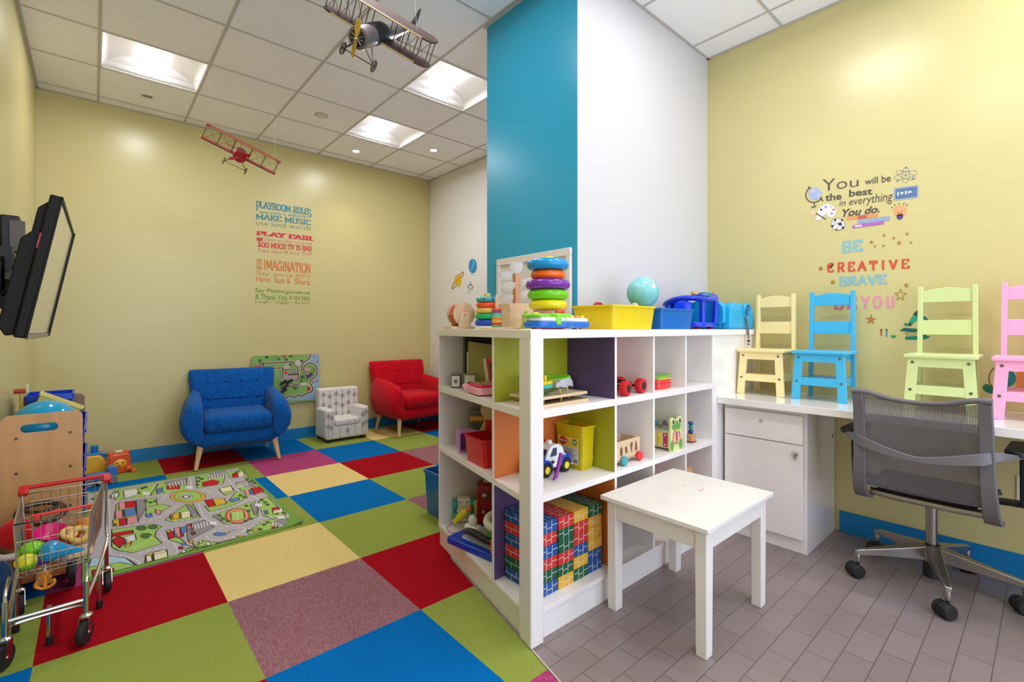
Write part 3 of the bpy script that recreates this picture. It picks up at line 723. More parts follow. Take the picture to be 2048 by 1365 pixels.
def sm_cap(t, z):
    mb = MB(); mb.lathe([(0.018,z-0.002),(0.018,z+0.018),(0.014,z+0.02)], n=16); mb.build('cap', plastic((222,204,110)), t)
t = ringstack('ring_stacker', 'small ring stacker with a spotted turquoise top ring, next to the wooden drum', (1.503, 1.897, Z1),
    [(0.063,0.032,(10,70,190)),(0.062,0.031,(20,170,96)),(0.059,0.028,(222,190,90)),(0.057,0.029,(232,84,40)),(0.057,0.026,(60,170,190))], sm_cap, sm_base)
top = [c for c in t.children if c.name.startswith('ring')][-1]
for k in range(6):
    a = -2.5+k*0.75; mb = MB(); zz = 0.016+0.120+0.013; mb.sph((0.0565*math.cos(a),0.0565*math.sin(a),zz), 0.0055, 10); mb.build('spot', plastic((30,50,70)), top)
# wooden peg stacker with thin rings on an oval plate
t = thing('peg_stacker', 'narrow wooden peg stacker with thin bright rings on a round wooden plate', 'stacking toy', (1.362, 1.650, Z1))
mb = MB(); mb.prism(circ((0.02,0.0), 0.10, 36, 0.085), 0.0, 0.008, 'z'); mb.build('base', MAPLE, t, bevel=0.002)
z = 0.008
for c in ((96,186,110),(220,60,50),(226,190,70),(232,130,50),(120,200,170),(100,180,150),(130,70,140),(226,90,50)):
    mb = MB(); mb.lathe([(0.006,z),(0.021,z),(0.0225,z+0.002),(0.0225,z+0.009),(0.021,z+0.0105),(0.006,z+0.0105)], n=24); mb.build('ring', plastic(c,0.45), t); z += 0.0108
mb = MB(); mb.lathe([(0.0075,0.008),(0.0075,z+0.055),(0.004,z+0.06)], n=14); mb.build('peg', PINE, t)
t = thing('toy_cone', 'small lime green cone between the peg stacker and the wooden box', 'cone', (1.522, 1.628, Z1))
mb = MB(); mb.lathe([(0.028,0.0),(0.027,0.003),(0.010,0.082),(0.007,0.086)], n=20); mb.build('body', plastic((176,206,60)), t)
# wooden rolling drum
t = thing('rolling_drum', 'wooden rolling drum toy with orange windows at the shelf end', 'toy', (1.452, 2.055, Z1), math.radians(-14))
mb = MB(); mb.prism(rrect(-0.075,-0.055,0.072,0.055,0.01), 0.0, 0.014, 'z'); mb.build('base', MAPLE, t, bevel=0.002)
for y in (-0.045, 0.045):
    mb = MB(); mb.disc((0,y,0.078), 0.060, 0.010, (0,1,0), 36); mb.build('disc', PINE, t, bevel=0.0015)
    mb = MB(); mb.prism([(-0.035,0.012),(0.035,0.012),(0.024,0.085),(-0.024,0.085)], y+(-0.012 if y < 0 else 0.005), y+(-0.005 if y < 0 else 0.012), 'y'); st_ = mb.build('stand', MAPLE, t, bevel=0.0015)
    mb = MB(); mb.disc((0, y+(-0.013 if y < 0 else 0.013), 0.072), 0.004, 0.003, (0,1,0), 10); mb.build('pin', STEEL, st_)
for k, c in enumerate(((226,92,40),(236,140,70),(214,64,30),(236,140,70),(226,92,40),(214,64,30))):
    a = k*PI/3; mb = MB(); M_ = Matrix.Translation((0,0,0.078)) @ Matrix.Rotation(a, 4, 'Y'); mb.tf(M_); mb.box(-0.027,-0.040,0.043,0.027,0.040,0.047); mb.build('window_panel', plastic(c,0.25), t)
    mb = MB(); mb.tf(Matrix.Translation((0,0,0.078)) @ Matrix.Rotation(a+PI/6, 4, 'Y')); mb.box(-0.003,-0.040,0.044,0.003,0.040,0.054); mb.build('slat', PINE, t)
# wire bead loop behind the small ring stacker
t = thing('bead_maze', 'wire bead toy behind the small ring stacker', 'toy', (1.63, 2.0, Z1))
mb = MB(); mb.cbox((0,0,0.01),(0.12,0.09,0.02)); mb.build('base', PINE, t, bevel=0.003)
for pts, c in (([(-0.05,0.03,0.02),(-0.045,0.03,0.09),(-0.01,0.03,0.125),(0.03,0.02,0.09),(0.045,0.01,0.02)], (110,90,70)), ([(-0.04,-0.02,0.02),(-0.03,-0.02,0.07),(0.01,-0.02,0.085),(0.04,-0.03,0.06),(0.045,-0.03,0.02)], (60,130,90))):
    mb = MB(); mb.tube(bez(pts,6), 0.0016, 6); mb.build('wire', plastic(c), t)
for p, c in (((-0.046,0.03,0.07),(30,140,110)),((-0.034,-0.02,0.06),(40,120,160)),((0.03,0.02,0.088),(200,60,50))):
    mb = MB(); mb.sph(p, 0.008, 12); mb.build('bead', plastic(c), t)
# marble run: wooden box, post and clear scoops
t = thing('marble_run', 'marble run of clear scoops on a wooden post above a wooden box', 'toy', (1.572, 1.752, Z1), math.radians(-8))
mb = MB(); mb.cbox((0,0,0.062),(0.15,0.115,0.124)); mb.build('box', MAPLE, t, bevel=0.003)
mb = MB(); mb.cbox((0.03,-0.0585,0.045),(0.07,0.003,0.06)); mb.build('hatch', PINE, t, bevel=0.001)
for x in (-0.06, 0.075):
    mb = MB(); mb.disc((x-0.008,-0.058,0.09),0.003,0.002,(0,1,0),10); mb.build('screw', STEEL, t)
mb = MB(); mb.box(-0.014,-0.014,0.124,0.014,0.014,0.275); mb.build('post', wood((206,150,116),(190,134,98)), t, bevel=0.002)
CLEAR = mat((226,228,232), 0.06, var=0.0, alpha=0.26, spec=0.8)
def scoop(c, r, h, label=None):
    mb = MB(); mb.lathe([(r,h),(r*0.98,h*0.6),(r*0.8,h*0.25),(r*0.45,0.0),(0.003,0.0)], c, n=24, cap=False); mb.build('scoop', CLEAR, t, solid=0.0022)
scoop((0,0,0.275), 0.034, 0.055)
for k, (a, z) in enumerate(((2.6,0.245),(-0.3,0.215),(3.3,0.19),(0.2,0.155),(2.9,0.13))):
    scoop((0.052*math.cos(a),0.052*math.sin(a),z), 0.036, 0.032)
    mb = MB(); mb.torus((0.052*math.cos(a),0.052*math.sin(a),z+0.033), 0.0365, 0.0018, n=24, k=6); mb.build('scoop_rim', mat((232,232,236),0.1,alpha=0.55), t)
# guitar-shaped musical toy along the edge
t = thing('musical_toy', 'flat blue, white and green musical toy lying in front of the tall ring stacker', 'toy', (1.383, 1.297, Z1), math.radians(3)); t.scale = (0.98, 0.8, 1.35)
out = [(p.x,p.y) for p in bez([(-0.17,0.0,0),(-0.15,-0.055,0),(-0.09,-0.068,0),(-0.045,-0.05,0),(0.0,-0.066,0),(0.05,-0.05,0),(0.11,-0.035,0),(0.185,-0.026,0),(0.20,0.0,0),(0.185,0.03,0),(0.10,0.045,0),(0.02,0.07,0),(-0.05,0.055,0),(-0.11,0.072,0),(-0.155,0.05,0),(-0.17,0,0)],4)][:-1]
mb = MB(); mb.prism(out, 0.003, 0.022, 'z'); mb.build('body', plastic((0,100,190),0.25), t, bevel=0.006, seg=3)
mb = MB(); mb.prism([(x*0.94,y*0.9) for x,y in out], 0.022, 0.034, 'z'); mb.build('top_cover', plastic((232,236,238),0.25), t, bevel=0.006, seg=3)
mb = MB(); mb.prism([(x*0.32-0.115,y*0.85) for x,y in out], 0.033, 0.042, 'z'); mb.build('pad', LGREEN, t, bevel=0.004)
mb = MB(); mb.prism([(x*0.36-0.005,y*0.9) for x,y in out], 0.012, 0.046, 'z'); mb.build('pad', plastic((128,206,50),0.25), t, bevel=0.005)
mb = MB(); mb.prism(circ((-0.012,-0.03),0.028,20,0.018), 0.046, 0.056, 'z'); mb.build('button', plastic((206,70,40)), t, bevel=0.004)
for k, c in enumerate(((240,210,60),(240,150,60),(240,210,60))):
    mb = MB(); mb.prism(circ((0.085+0.035*k,-0.004),0.012,16), 0.034, 0.042, 'z'); mb.build('button', plastic(c), t, bevel=0.002)
mb = MB(); mb.prism(circ((-0.115,0.02),0.018,20), 0.042, 0.048, 'z'); mb.build('button', plastic((240,200,60)), t, bevel=0.002)
for x,y in ((-0.12,-0.04),(0.08,-0.025),(0.16,0.01),(-0.1,0.045)):
    mb = MB(); mb.bar((x,y,0),(x,y,0.004),0.006,10); mb.build('foot', BLACK, t)
# tubs
def tub(name, label, cat, cx, cy, z, w, d, h, c, rim=0.008, taper=0.92, wall=0.003, rz=0.0, alpha=1.0, m=None, group=None):
    t = thing(name, label, cat, (cx, cy, z), rz, group); m = m or plastic(c, 0.25, alpha=alpha)
    mb = MB()
    def R(s, zz, r=0.015): return [(p[0],p[1],zz) for p in rrect(-w/2*s,-d/2*s,w/2*s,d/2*s,r*s)]
    def Ri(s, zz, e, r=0.013): return [(p[0],p[1],zz) for p in rrect(-w/2*s+e,-d/2*s+e,w/2*s-e,d/2*s-e,r*s)]
    mb.rings([R(taper,0.0), R(1.0,h-rim), Ri(1.0,h-rim,wall), Ri(taper,wall,wall)], cap=False)
    n = len(R(1,0)); 
    mb.face(R(taper,0.0)); mb.face(Ri(taper,wall,wall))
    mb.build('body', m, t)
    mb = MB(); e = -0.006
    mb.rings([Ri(1.0,h-rim,e), Ri(1.0,h,e), Ri(1.0,h,wall), Ri(1.0,h-rim,wall)], closed=True, cap=False); mb.build('rim', m, t)
    return t
tub('storage_bin', 'translucent yellow storage bin on the shelf top', 'bin', 1.862, 1.378, Z1, 0.335, 0.235, 0.108, None, m=mat((232,206,20),0.3,alpha=0.93,var=0.05,scale=8))
tub('storage_bin', 'blue storage bin on the shelf top beside the yellow bin', 'bin', 2.245, 1.375, Z1, 0.315, 0.225, 0.104, None, m=mat((0,104,190),0.28,alpha=0.94,var=0.05,scale=8))
t = thing('toy_ball', 'marbled turquoise ball resting between the yellow and the blue bin', 'ball', (2.080, 1.365, Z1+0.184))
mb = MB(); mb.sph((0,0,0), 0.080, 36); mb.build('body', mat((138,204,204),0.3,scale=9,c2=(104,184,188)), t)
mb = MB(); rs = []
for i in range(5):
    r_ = []
    for j in range(2):
        a, e = -1.98+0.30*j, 0.72-0.5*i/4; r_.append((0.0806*math.cos(e)*math.cos(a),0.0806*math.cos(e)*math.sin(a),0.0806*math.sin(e)))
    rs.append(r_)
for a, b in zip(rs, rs[1:]): mb.face([a[0],a[1],b[1],b[0]])
lb = mb.build('label_sticker', paint((226,222,214)), t, smooth=False)
mb = MB(); mb.face([(p[0]*1.003,p[1]*1.003,p[2]*1.003) for p in [tuple(0.0806*q for q in (math.cos(e)*math.cos(a),math.cos(e)*math.sin(a),math.sin(e))) for a,e in ((-1.93,0.66),(-1.82,0.66),(-1.82,0.56),(-1.93,0.56))]]); mb.build('print', BLACK, lb, smooth=False)
# toys poking out of the yellow bin
t = thing('toy_ring', 'red and white toy ring poking out of the yellow bin', 'toy', (1.775, 1.405, Z1+0.004))
mb = MB(); mb.torus((0,0,0.088), 0.030, 0.007, (0.3,1,0), 24, 8); mb.build('ring', plastic((170,20,40)), t)
mb = MB(); mb.cbox((0.04,0.01,0.055),(0.05,0.03,0.11)); mb.build('handle', WHT, t, bevel=0.008)
mb = MB(); mb.cbox((0,0,0.029),(0.07,0.04,0.058)); mb.build('stand', plastic((200,60,50)), t, bevel=0.006)
t = thing('toy_brick', 'small green toy brick poking out of the yellow bin', 'toy', (1.90, 1.435, Z1+0.004))
mb = MB(); mb.cbox((0,0,0.056),(0.05,0.05,0.112)); mb.build('body', LGREEN, t, bevel=0.004)
t = thing('toy_plane', 'beige and green toy leaning on the yellow bin rim below the ball', 'toy', (1.955, 1.325, Z1+0.004))
mb = MB(); mb.tf(Matrix.Rotation(0.5,4,'Y')); mb.cbox((-0.03,0,0.075),(0.075,0.03,0.06)); mb.build('body', plastic((206,190,170)), t, bevel=0.008)
mb = MB(); mb.cbox((0,0.015,0.045),(0.03,0.03,0.09)); mb.build('support', LGREEN, t, bevel=0.004)
# dark blue bath seat
t = thing('bath_seat', 'dark blue plastic toddler bath seat with a ring tray behind the blue bin', 'baby seat', (2.60, 1.39, Z1), math.radians(6))
DB = plastic((0, 52, 200), 0.22)
mb = MB(); mb.prism(rrect(-0.125,-0.115,0.165,0.125,0.06,8), 0.012, 0.04, 'z'); mb.build('base', DB, t, bevel=0.008, seg=3)
for x,y in ((-0.08,-0.07),(0.11,-0.07),(-0.08,0.08),(0.11,0.08)):
    mb = MB(); mb.lathe([(0.020,0.0),(0.016,0.006),(0.008,0.013)], (x,y,0), n=16); mb.build('suction_cup', plastic((190,40,70)), t)
mb = MB(); rs = []
for k in range(40):
    a = 2*PI*k/40; cx, cy = 0.02+0.150*math.cos(a)*1.02, 0.118*math.sin(a); zz = 0.172+0.022*math.sin(a*1.0+2.2)+0.018*math.cos(2*a); w = 0.026 if math.cos(a) > -0.4 else 0.036
    d = Vector((math.cos(a), math.sin(a), 0)); c = Vector((cx,cy,zz)); rs.append([c+d*w*math.cos(q)+Vector((0,0,0.015*math.sin(q))) for q in [2*PI*i/10 for i in range(10)]])
mb.rings(rs, closed=True); mb.build('ring_tray', DB, t)
for x,y,z in ((-0.07,-0.098,0.17),(0.13,-0.098,0.165),(0.12,0.095,0.16),(-0.09,0.09,0.165)):
    mb = MB(); mb.tube(bez([(x*0.95,y*0.98,0.03),(x,y,0.09),(x*1.03,y,z)],4), 0.017, 12); mb.build('upright', DB, t)
mb = MB(); rs = []
for k in range(9):
    a = PI*(0.15+0.7*k/8); rs.append([(0.02+0.125*math.cos(a),0.09*math.sin(a),0.035),(0.02+0.14*math.cos(a),0.105*math.sin(a),0.035),(0.02+0.14*math.cos(a),0.105*math.sin(a),0.165),(0.02+0.125*math.cos(a),0.09*math.sin(a),0.165)])
mb.rings(rs); mb.build('back_panel', plastic((0,64,220),0.25), t, bevel=0.004)
mb = MB(); mb.disc((-0.085,-0.06,0.200),0.020,0.016,n=18); mb.build('knob', plastic((214,160,60)), t, bevel=0.003)
mb = MB(); mb.disc((-0.02,-0.085,0.192),0.018,0.014,n=18); mb.build('knob', plastic((80,110,190)), t, bevel=0.003)
mb = MB(); mb.disc((0.06,-0.07,0.200),0.020,0.020,n=18); mb.build('knob', plastic((30,160,90)), t, bevel=0.003)
# bright cyan booster seat with a strap
t = thing('booster_seat', 'bright cyan booster seat with a grey strap hanging over the shelf edge', 'baby seat', (2.965, 1.385, Z1))
CB = plastic((24, 166, 214), 0.3)
side = [(-0.175,0.0),(0.175,0.0),(0.165,0.06),(0.155,0.10),(0.125,0.150),(0.09,0.158),(0.05,0.150),(0.0,0.152),(-0.05,0.158),(-0.12,0.158),(-0.165,0.14)]
for s in (-1, 1):
    mb = MB(); mb.prism(side, s*0.115-0.03, s*0.115+0.03, 'y'); mb.build('side_wing', CB, t, bevel=0.016, seg=4, ang=180)
mb = MB(); mb.box(-0.17,-0.09,0.0,0.15,0.09,0.075); mb.build('seat', CB, t, bevel=0.012, seg=3)
mb = MB(); mb.tf(Matrix.Rotation(-0.1,4,'Y')); mb.prism([(p.x,p.z) for p in bez([(-0.115,0,0.05),(-0.115,0,0.15),(-0.07,0,0.185),(0,0,0.195),(0.07,0,0.185),(0.115,0,0.15),(0.115,0,0.05)],4)], -0.185, -0.145, 'x'); mb.build('backrest', CB, t, bevel=0.012, seg=3)
mb = MB(); mb.sph((0.04,-0.142,0.112), 0.042, 20, (1,0.30,1)); mb.build('shaded_recess', plastic((10,100,150),0.2), t)  # flat bulge in darker blue, painting the shade inside the cup hollow
mb = MB(); mb.torus((0.04,-0.147,0.112), 0.043, 0.008, (0,1,0.1), 24, 8); mb.build('cup_rim', CB, t)
WEB = fabric((84,84,92))
mb = MB(); pp = [(0.022,-0.150,0.072),(0.028,-0.156,0.03),(0.032,-0.160,-0.01),(0.036,-0.160,-0.06)]
for a, b in zip(pp, pp[1:]): mb.plank(a, b, 0.020, 0.002, (1,0,0))
sb_ = mb.build('strap', WEB, t)
mb = MB(); mb.cbox((0.036,-0.160,-0.072),(0.026,0.007,0.014)); mb.cbox((0.036,-0.160,-0.092),(0.028,0.006,0.008)); mb.build('buckle', BLACK, sb_, bevel=0.001)
mb = MB(); mb.cbox((0.036,-0.160,-0.082),(0.020,0.004,0.008)); mb.build('ladder_lock', paint((200,196,190)), sb_)
# framed white board on the blue column face
t = thing('wall_board', 'white framed notice board on the blue column behind the ring stacker', 'board', (COLX, 1.90, 1.30))
mb = MB(); mb.box(-0.012,-0.275,-0.245,-0.001,0.275,0.24); mb.build('panel', mat((214,208,204),0.25,var=0.01), t, smooth=False)
for b in ((-0.022,-0.292,0.222,-0.001,0.292,0.262),(-0.022,-0.292,-0.262,-0.001,0.292,-0.235),(-0.022,-0.292,-0.235,-0.001,-0.262,0.222),(-0.022,0.262,-0.235,-0.001,0.292,0.222)):
    mb = MB(); mb.box(*b); mb.build('frame_rail', paint((222,214,208)), t, bevel=0.003)
mb = MB()
def bt(body, yc, zc, w, h): add_text(mb, body, (-0.0125,yc+w/2,zc+h/2), (-0.0125,yc-w/2,zc+h/2), (-0.0125,yc-w/2,zc-h/2), (-0.0125,yc+w/2,zc-h/2), (0,0,0), 0.02)
bt('THE USE', -0.05, 0.055, 0.10, 0.018); bt('PLEASE', 0.16, -0.025, 0.085, 0.018); bt('USE', 0.12, -0.055, 0.04, 0.012); bt('DOOR', -0.03, -0.125, 0.06, 0.016)
mb.build('lettering', mat((40,38,38),0.6), t, smooth=False)
# ================================================================== THINGS IN THE COMPARTMENTS
SA, SBm, SC = 0.8475, 0.5315, 0.1135          # shelf heights
def card_box(name, label, loc, s, c, c2, rz=0.0):
    t = thing(name, label, 'box', loc, rz); mb = MB(); mb.cbox((0,0,s[2]/2), s); mb.build('box', paint(c), t, bevel=0.002)
    mb = MB(); mb.cbox((0,-s[1]/2-0.0006,s[2]*0.5),(s[0]*0.82,0.0012,s[2]*0.8)); pn = mb.build('front_label', paint(c2), t)
    return t, pn
# upper compartment of the short wing
t, pn = card_box('puzzle_box', 'small green and white picture box at the end of the upper shelf', (1.455, 1.985, SA), (0.062, 0.045, 0.072), (110,140,90), (226,224,222), math.radians(-30))
mb = MB(); mb.prism(circ((0.0,0.022),0.014,14,0.01), -0.0245, -0.0238, 'y'); mb.build('picture', mat((150,80,50),0.6), pn)
t, pn = card_box('puzzle_box', 'small purple-edged white box beside the green picture box', (1.405, 2.03, SA), (0.048, 0.04, 0.068), (90,70,130), (226,224,230), math.radians(-42))
mb = MB()
for k in range(7): mb.box(-0.009+0.0026*k,-0.0222,0.024,-0.0078+0.0026*k+0.0007*(k%2),-0.0214,0.044)
mb.build('barcode', BLACK, pn, smooth=False)
t = thing('toy_laptop', 'pink toy laptop lying on the upper shelf below the leaning books', 'toy', (1.385, 1.735, SA), math.radians(-16))
PK = plastic((246,176,200)); HP = plastic((226,30,90))
mb = MB(); mb.prism(rrect(-0.085,-0.075,0.085,0.075,0.02), 0.004, 0.036, 'z'); mb.build('base', PK, t, bevel=0.006, seg=3)
mb = MB(); mb.prism(rrect(-0.075,-0.07,0.08,0.068,0.014), 0.036, 0.048, 'z'); mb.build('cover', HP, t, bevel=0.003)
mb = MB(); mb.prism(rrect(-0.06,-0.055,0.06,0.055,0.012), 0.048, 0.052, 'z'); mb.build('picture', mat((170,110,80),0.4,scale=60,c2=(214,190,150)), t)
mb = MB(); mb.bar((-0.086,0.06,0.03),(-0.086,0.085,0.03),0.015,12); mb.build('handle', PK, t)
mb = MB(); mb.prism(rrect(-0.08,-0.07,0.08,0.07,0.018), 0.0, 0.004, 'z'); mb.build('underside', mat((70,50,60),0.6), t)
def book(label, x, y, z, w, d, h, c, tilt, rz, page=(226,220,206), name='picture_book', dark=None):
    t = thing(name, label, 'book', (x,y,z), rz)
    mb = MB(); M_ = Matrix.Translation((0,0,w/2*abs(math.sin(tilt))+0.001)) @ Matrix.Rotation(tilt, 4, 'Y'); mb.tf(M_)
    mb.box(-w/2,-d/2,0,w/2,-d/2+0.0018,h); mb.box(-w/2,d/2-0.0018,0,w/2,d/2,h); mb.box(-w/2,-d/2,0,-w/2+0.0018,d/2,h); mb.build('cover', paint(c), t)
    mb = MB(); mb.tf(M_); mb.box(-w/2+0.002,-d/2+0.002,0.002,w/2-0.003,d/2-0.002,h-0.003); mb.build('pages', paint(page), t)
    if dark: mb = MB(); mb.tf(M_); mb.box(-w/2+0.012,-d/2-0.0008,0.02,w/2-0.006,-d/2+0.0005,h-0.03); mb.build('cover_picture', mat(dark,0.5,scale=40), t)
    return t
t = thing('felt_board', 'tall dark grey folding board standing at the back of the upper shelf', 'board', (1.622, 2.008, SA), math.radians(-50))
mb = MB(); mb.box(-0.155,0.0,0,0.165,0.012,0.255); mb.build('panel', mat((38,36,40),0.85), t, bevel=0.002)
mb = MB(); mb.box(-0.158,-0.003,0,-0.148,0.012,0.255); mb.build('lit_edge', mat((90,88,92),0.6), t)  # lighter grey paints the light on the board's edge
t = thing('card_folder', 'large lime cardboard sheet standing before the dark board', 'card', (1.588, 1.965, SA+0.001), math.radians(-50))
mb = MB(); mb.tf(Matrix.Rotation(math.radians(-6),4,'X')); mb.prism([(-0.13,0),(0.17,0),(0.17,0.195),(-0.135,0.235)], 0.0, 0.003, 'y'); mb.build('sheet', paint((168,164,92)), t)
mb = MB(); mb.tf(Matrix.Rotation(math.radians(-6),4,'X')); mb.prism([(-0.137,0.03),(-0.12,0.03),(-0.12,0.16),(-0.142,0.18)], 0.004, 0.006, 'y'); mb.build('white_corner', paint((224,220,210)), t)
book('white picture book leaning beside the red book on the upper shelf', 1.532, 1.842, SA, 0.12, 0.010, 0.150, (226,220,210), math.radians(-8), math.radians(-50))
book('red picture book leaning beside the white book on the upper shelf', 1.533, 1.815, SA, 0.12, 0.014, 0.158, (206,50,40), math.radians(-8), math.radians(-50), dark=(60,58,66))
# middle compartment of the short wing
t = tub('storage_bin', 'small pale purple bin standing on its side on the middle shelf', 'bin', 1.475, 1.995, SBm+0.001, 0.10, 0.10, 0.13, None, m=mat((196,140,214),0.35,alpha=0.97,var=0.03), rim=0.006)
t.rotation_euler = (math.radians(90), 0, math.radians(-24)); t.location = (1.460, 2.035, SBm+0.056)
tub('storage_bin', 'red plastic bin on the middle shelf', 'bin', 1.413, 1.725, SBm, 0.225, 0.19, 0.125, (206,16,24), rz=math.radians(-9), rim=0.007)
t = thing('toy_workbench', 'grey and yellow toy cash box at the back of the middle shelf', 'toy', (1.588, 2.025, SBm), math.radians(-42))
mb = MB(); mb.cbox((0,0,0.085),(0.16,0.10,0.17)); mb.build('body', plastic((96,92,88)), t, bevel=0.006)
mb = MB(); mb.box(-0.075,-0.056,0.13,0.03,-0.049,0.155); mb.build('drawer', plastic((226,150,40)), t, bevel=0.003)
mb = MB(); mb.box(-0.085,-0.055,0.17,0.085,0.055,0.184); mb.build('lid', plastic((120,112,106)), t, bevel=0.004)
t = thing('wooden_house', 'cream wooden toy figure panel behind the red bin', 'toy', (1.548, 1.905, SBm), math.radians(-48))
pr = [(p.x,p.y) for p in bez([(-0.06,0.0,0),(-0.07,0.09,0),(-0.045,0.15,0),(-0.066,0.19,0),(-0.05,0.235,0),(0.0,0.25,0)],5)]
mb = MB(); mb.prism(pr+[(0.09,0.25),(0.09,0.0)], 0.0, 0.012, 'y'); mb.build('panel', paint((214,194,150)), t, bevel=0.002)
mb = MB(); mb.box(-0.04,-0.004,0.08,0.0,-0.0003,0.15); mb.build('red_patch', plastic((206,40,40)), t, bevel=0.002)
mb = MB(); mb.box(0.008,-0.003,0.085,0.05,-0.0003,0.145); mb.build('picture', paint((226,214,180)), t)
# bottom compartment of the short wing
t = thing('driving_toy', 'blue toy dashboard with a white wheel on the bottom shelf', 'toy', (1.425, 1.785, SC), math.radians(-90+8))
mb = MB(); mb.prism(rrect(-0.17,-0.12,0.17,0.10,0.012), 0.0, 0.032, 'z'); mb.build('base', plastic((0,60,190),0.2), t, bevel=0.006, seg=3)
mb = MB(); mb.prism(rrect(-0.11,-0.085,0.15,0.085,0.02), 0.032, 0.038, 'z'); mb.build('panel', plastic((190,190,220),0.3), t, bevel=0.002)
mb = MB(); mb.prism(rrect(-0.125,-0.055,-0.035,0.0,0.02), 0.038, 0.085, 'z'); mb.build('console', WHT, t, bevel=0.012, seg=3)
mb = MB(); mb.sph((-0.08,-0.03,0.105),0.022,18,(1,1,1.3)); mb.build('gear_knob', WHT, t)
mb = MB(); mb.tube(bez([(-0.09,-0.06,0.06),(-0.02,-0.092,0.085),(0.06,-0.085,0.07),(0.11,-0.05,0.055)],5), [0.016]*16, 12); mb.build('grip', BLACK, t)
mb = MB(); mb.torus((0.045,0.03,0.115),0.062,0.020,(0.2,-0.15,1),30,10); mb.build('steering_wheel', WHT, t)
mb = MB(); mb.disc((0.045,0.03,0.112),0.052,0.012,(0.2,-0.15,1),28); mb.build('wheel_hub', plastic((70,50,110)), t)
mb = MB(); mb.disc((0.042,0.035,0.082),0.070,0.030,(0.1,-0.1,1),28); mb.build('wheel_base', plastic((110,190,40)), t)
mb = MB(); mb.prism(rrect(0.115,-0.115,0.15,-0.07,0.006), 0.034, 0.10, 'z'); mb.build('lever', ORG, t, bevel=0.004)
t = thing('toy_microphone', 'yellow rattle toy leaning on the blue dashboard toy', 'toy', (1.440, 2.040, SC))
mb = MB(); d = Vector((0.45,-0.5,0.62)); mb.lathe([(0.004,0.0),(0.013,0.004),(0.012,0.02),(0.020,0.045),(0.021,0.085),(0.014,0.098),(0.003,0.102)], (-0.03,0.02,0.028), d, 20); mb.build('body', plastic((222,206,40)), t)
mb = MB(); mb.sph(Vector((-0.03,0.02,0.028))+d.normalized()*0.112, 0.017, 14); mb.build('ball_end', plastic((226,130,60)), t)
mb = MB(); mb.tube(bez([(-0.03,0.02,0.03),(-0.07,0.02,0.012),(-0.08,-0.03,0.004),(-0.03,-0.06,0.006)],5), 0.002, 6); mb.build('string', plastic((190,60,190)), t)
t = thing('toy_truck', 'white toy truck with teal wheels standing on its end', 'toy', (1.500, 2.095, SC), math.radians(-38))
mb = MB(); mb.prism(rrect(-0.038,0.004,0.038,0.130,0.014), -0.022, 0.022, 'y'); mb.build('chassis', plastic((222,222,214)), t, bevel=0.004)
for x in (-0.045, 0.045):
    for z in (0.034, 0.098):
        mb = MB(); mb.lathe([(0.024,-0.013),(0.028,-0.009),(0.028,0.009),(0.024,0.013)], (x,-0.010,z), (1,0,0), 20); mb.build('wheel', TEAL, t)
for x in (-0.018, 0.018):
    for z in (0.025, 0.11):
        mb = MB(); mb.disc((x,-0.0225,z),0.004,0.003,(0,1,0),10); mb.build('screw', BLACK, t)
t = thing('activity_cube', 'red toy box with metal knobs at the back of the bottom shelf', 'toy', (1.625, 1.975, SC), math.radians(-40)); t.scale = (1, 1, 0.85)
mb = MB(); mb.cbox((0,0,0.13),(0.20,0.11,0.235)); mb.build('body', mat((150,18,24),0.35), t, bevel=0.008)
for x,z,r in ((-0.055,0.19,0.019),(0.015,0.185,0.017),(-0.06,0.09,0.014),(0.02,0.075,0.020)):
    mb = MB(); mb.lathe([(r,0.0),(r,-0.012),(r*0.5,-0.02),(0.002,-0.021)], (x,-0.056,z), (0,1,0), 18); kb = mb.build('knob', STEEL, t)
mb = MB(); mb.bar((-0.104,-0.03,0.06),(-0.104,-0.03,0.15),0.012,10); mb.build('side_handle', plastic((206,184,110)), t)
mb = MB(); mb.bar((-0.07,0,0.255),(0.07,0,0.255),0.011,10); mb.build('top_handle', plastic((206,184,110)), t)
mb = MB(); mb.cbox((0,0,0.006),(0.18,0.10,0.012)); mb.build('foot_plate', BLACK, t)
# corner compartment, upper shelf
def puzzle(label, x, y, z, rz, c):
    t = thing('puzzle_board', label, 'puzzle', (x,y,z), rz)
    mb = MB(); mb.box(-0.145,-0.085,0,0.145,0.085,0.011); b = mb.build('board', MAPLE, t, bevel=0.001)
    mb = MB(); mb.box(-0.138,-0.078,0.011,0.138,0.078,0.0122); mb.build('picture', mat(c[0],0.5,scale=16,c2=c[1]), t)
    for k,(px,py) in enumerate(((-0.09,-0.05),(0.0,-0.06),(0.08,-0.03),(-0.05,0.05),(0.05,0.05))):
        mb = MB(); mb.lathe([(0.0025,0),(0.0025,0.010),(0.0045,0.013),(0.003,0.017)], (px,py,0.0122), n=10); mb.build('peg', plastic((226,196,110)), t)
    return t
puzzle('wooden peg puzzle board at the bottom of the pair on the corner shelf', 1.413, 1.366, SA, math.radians(1), ((96,92,60),(150,140,90)))
puzzle('wooden peg puzzle board with a picture on top of the other board', 1.410, 1.370, SA+0.0302, math.radians(2), ((70,84,60),(196,180,140)))
t = thing('toy_propeller', 'bright green three-bladed toy propeller on the puzzle boards', 'toy', (1.435, 1.425, SA+0.0605))
mb = MB(); mb.bar((0,0,0),(0,0,0.03),0.008,12); mb.build('hub', LGREEN, t)
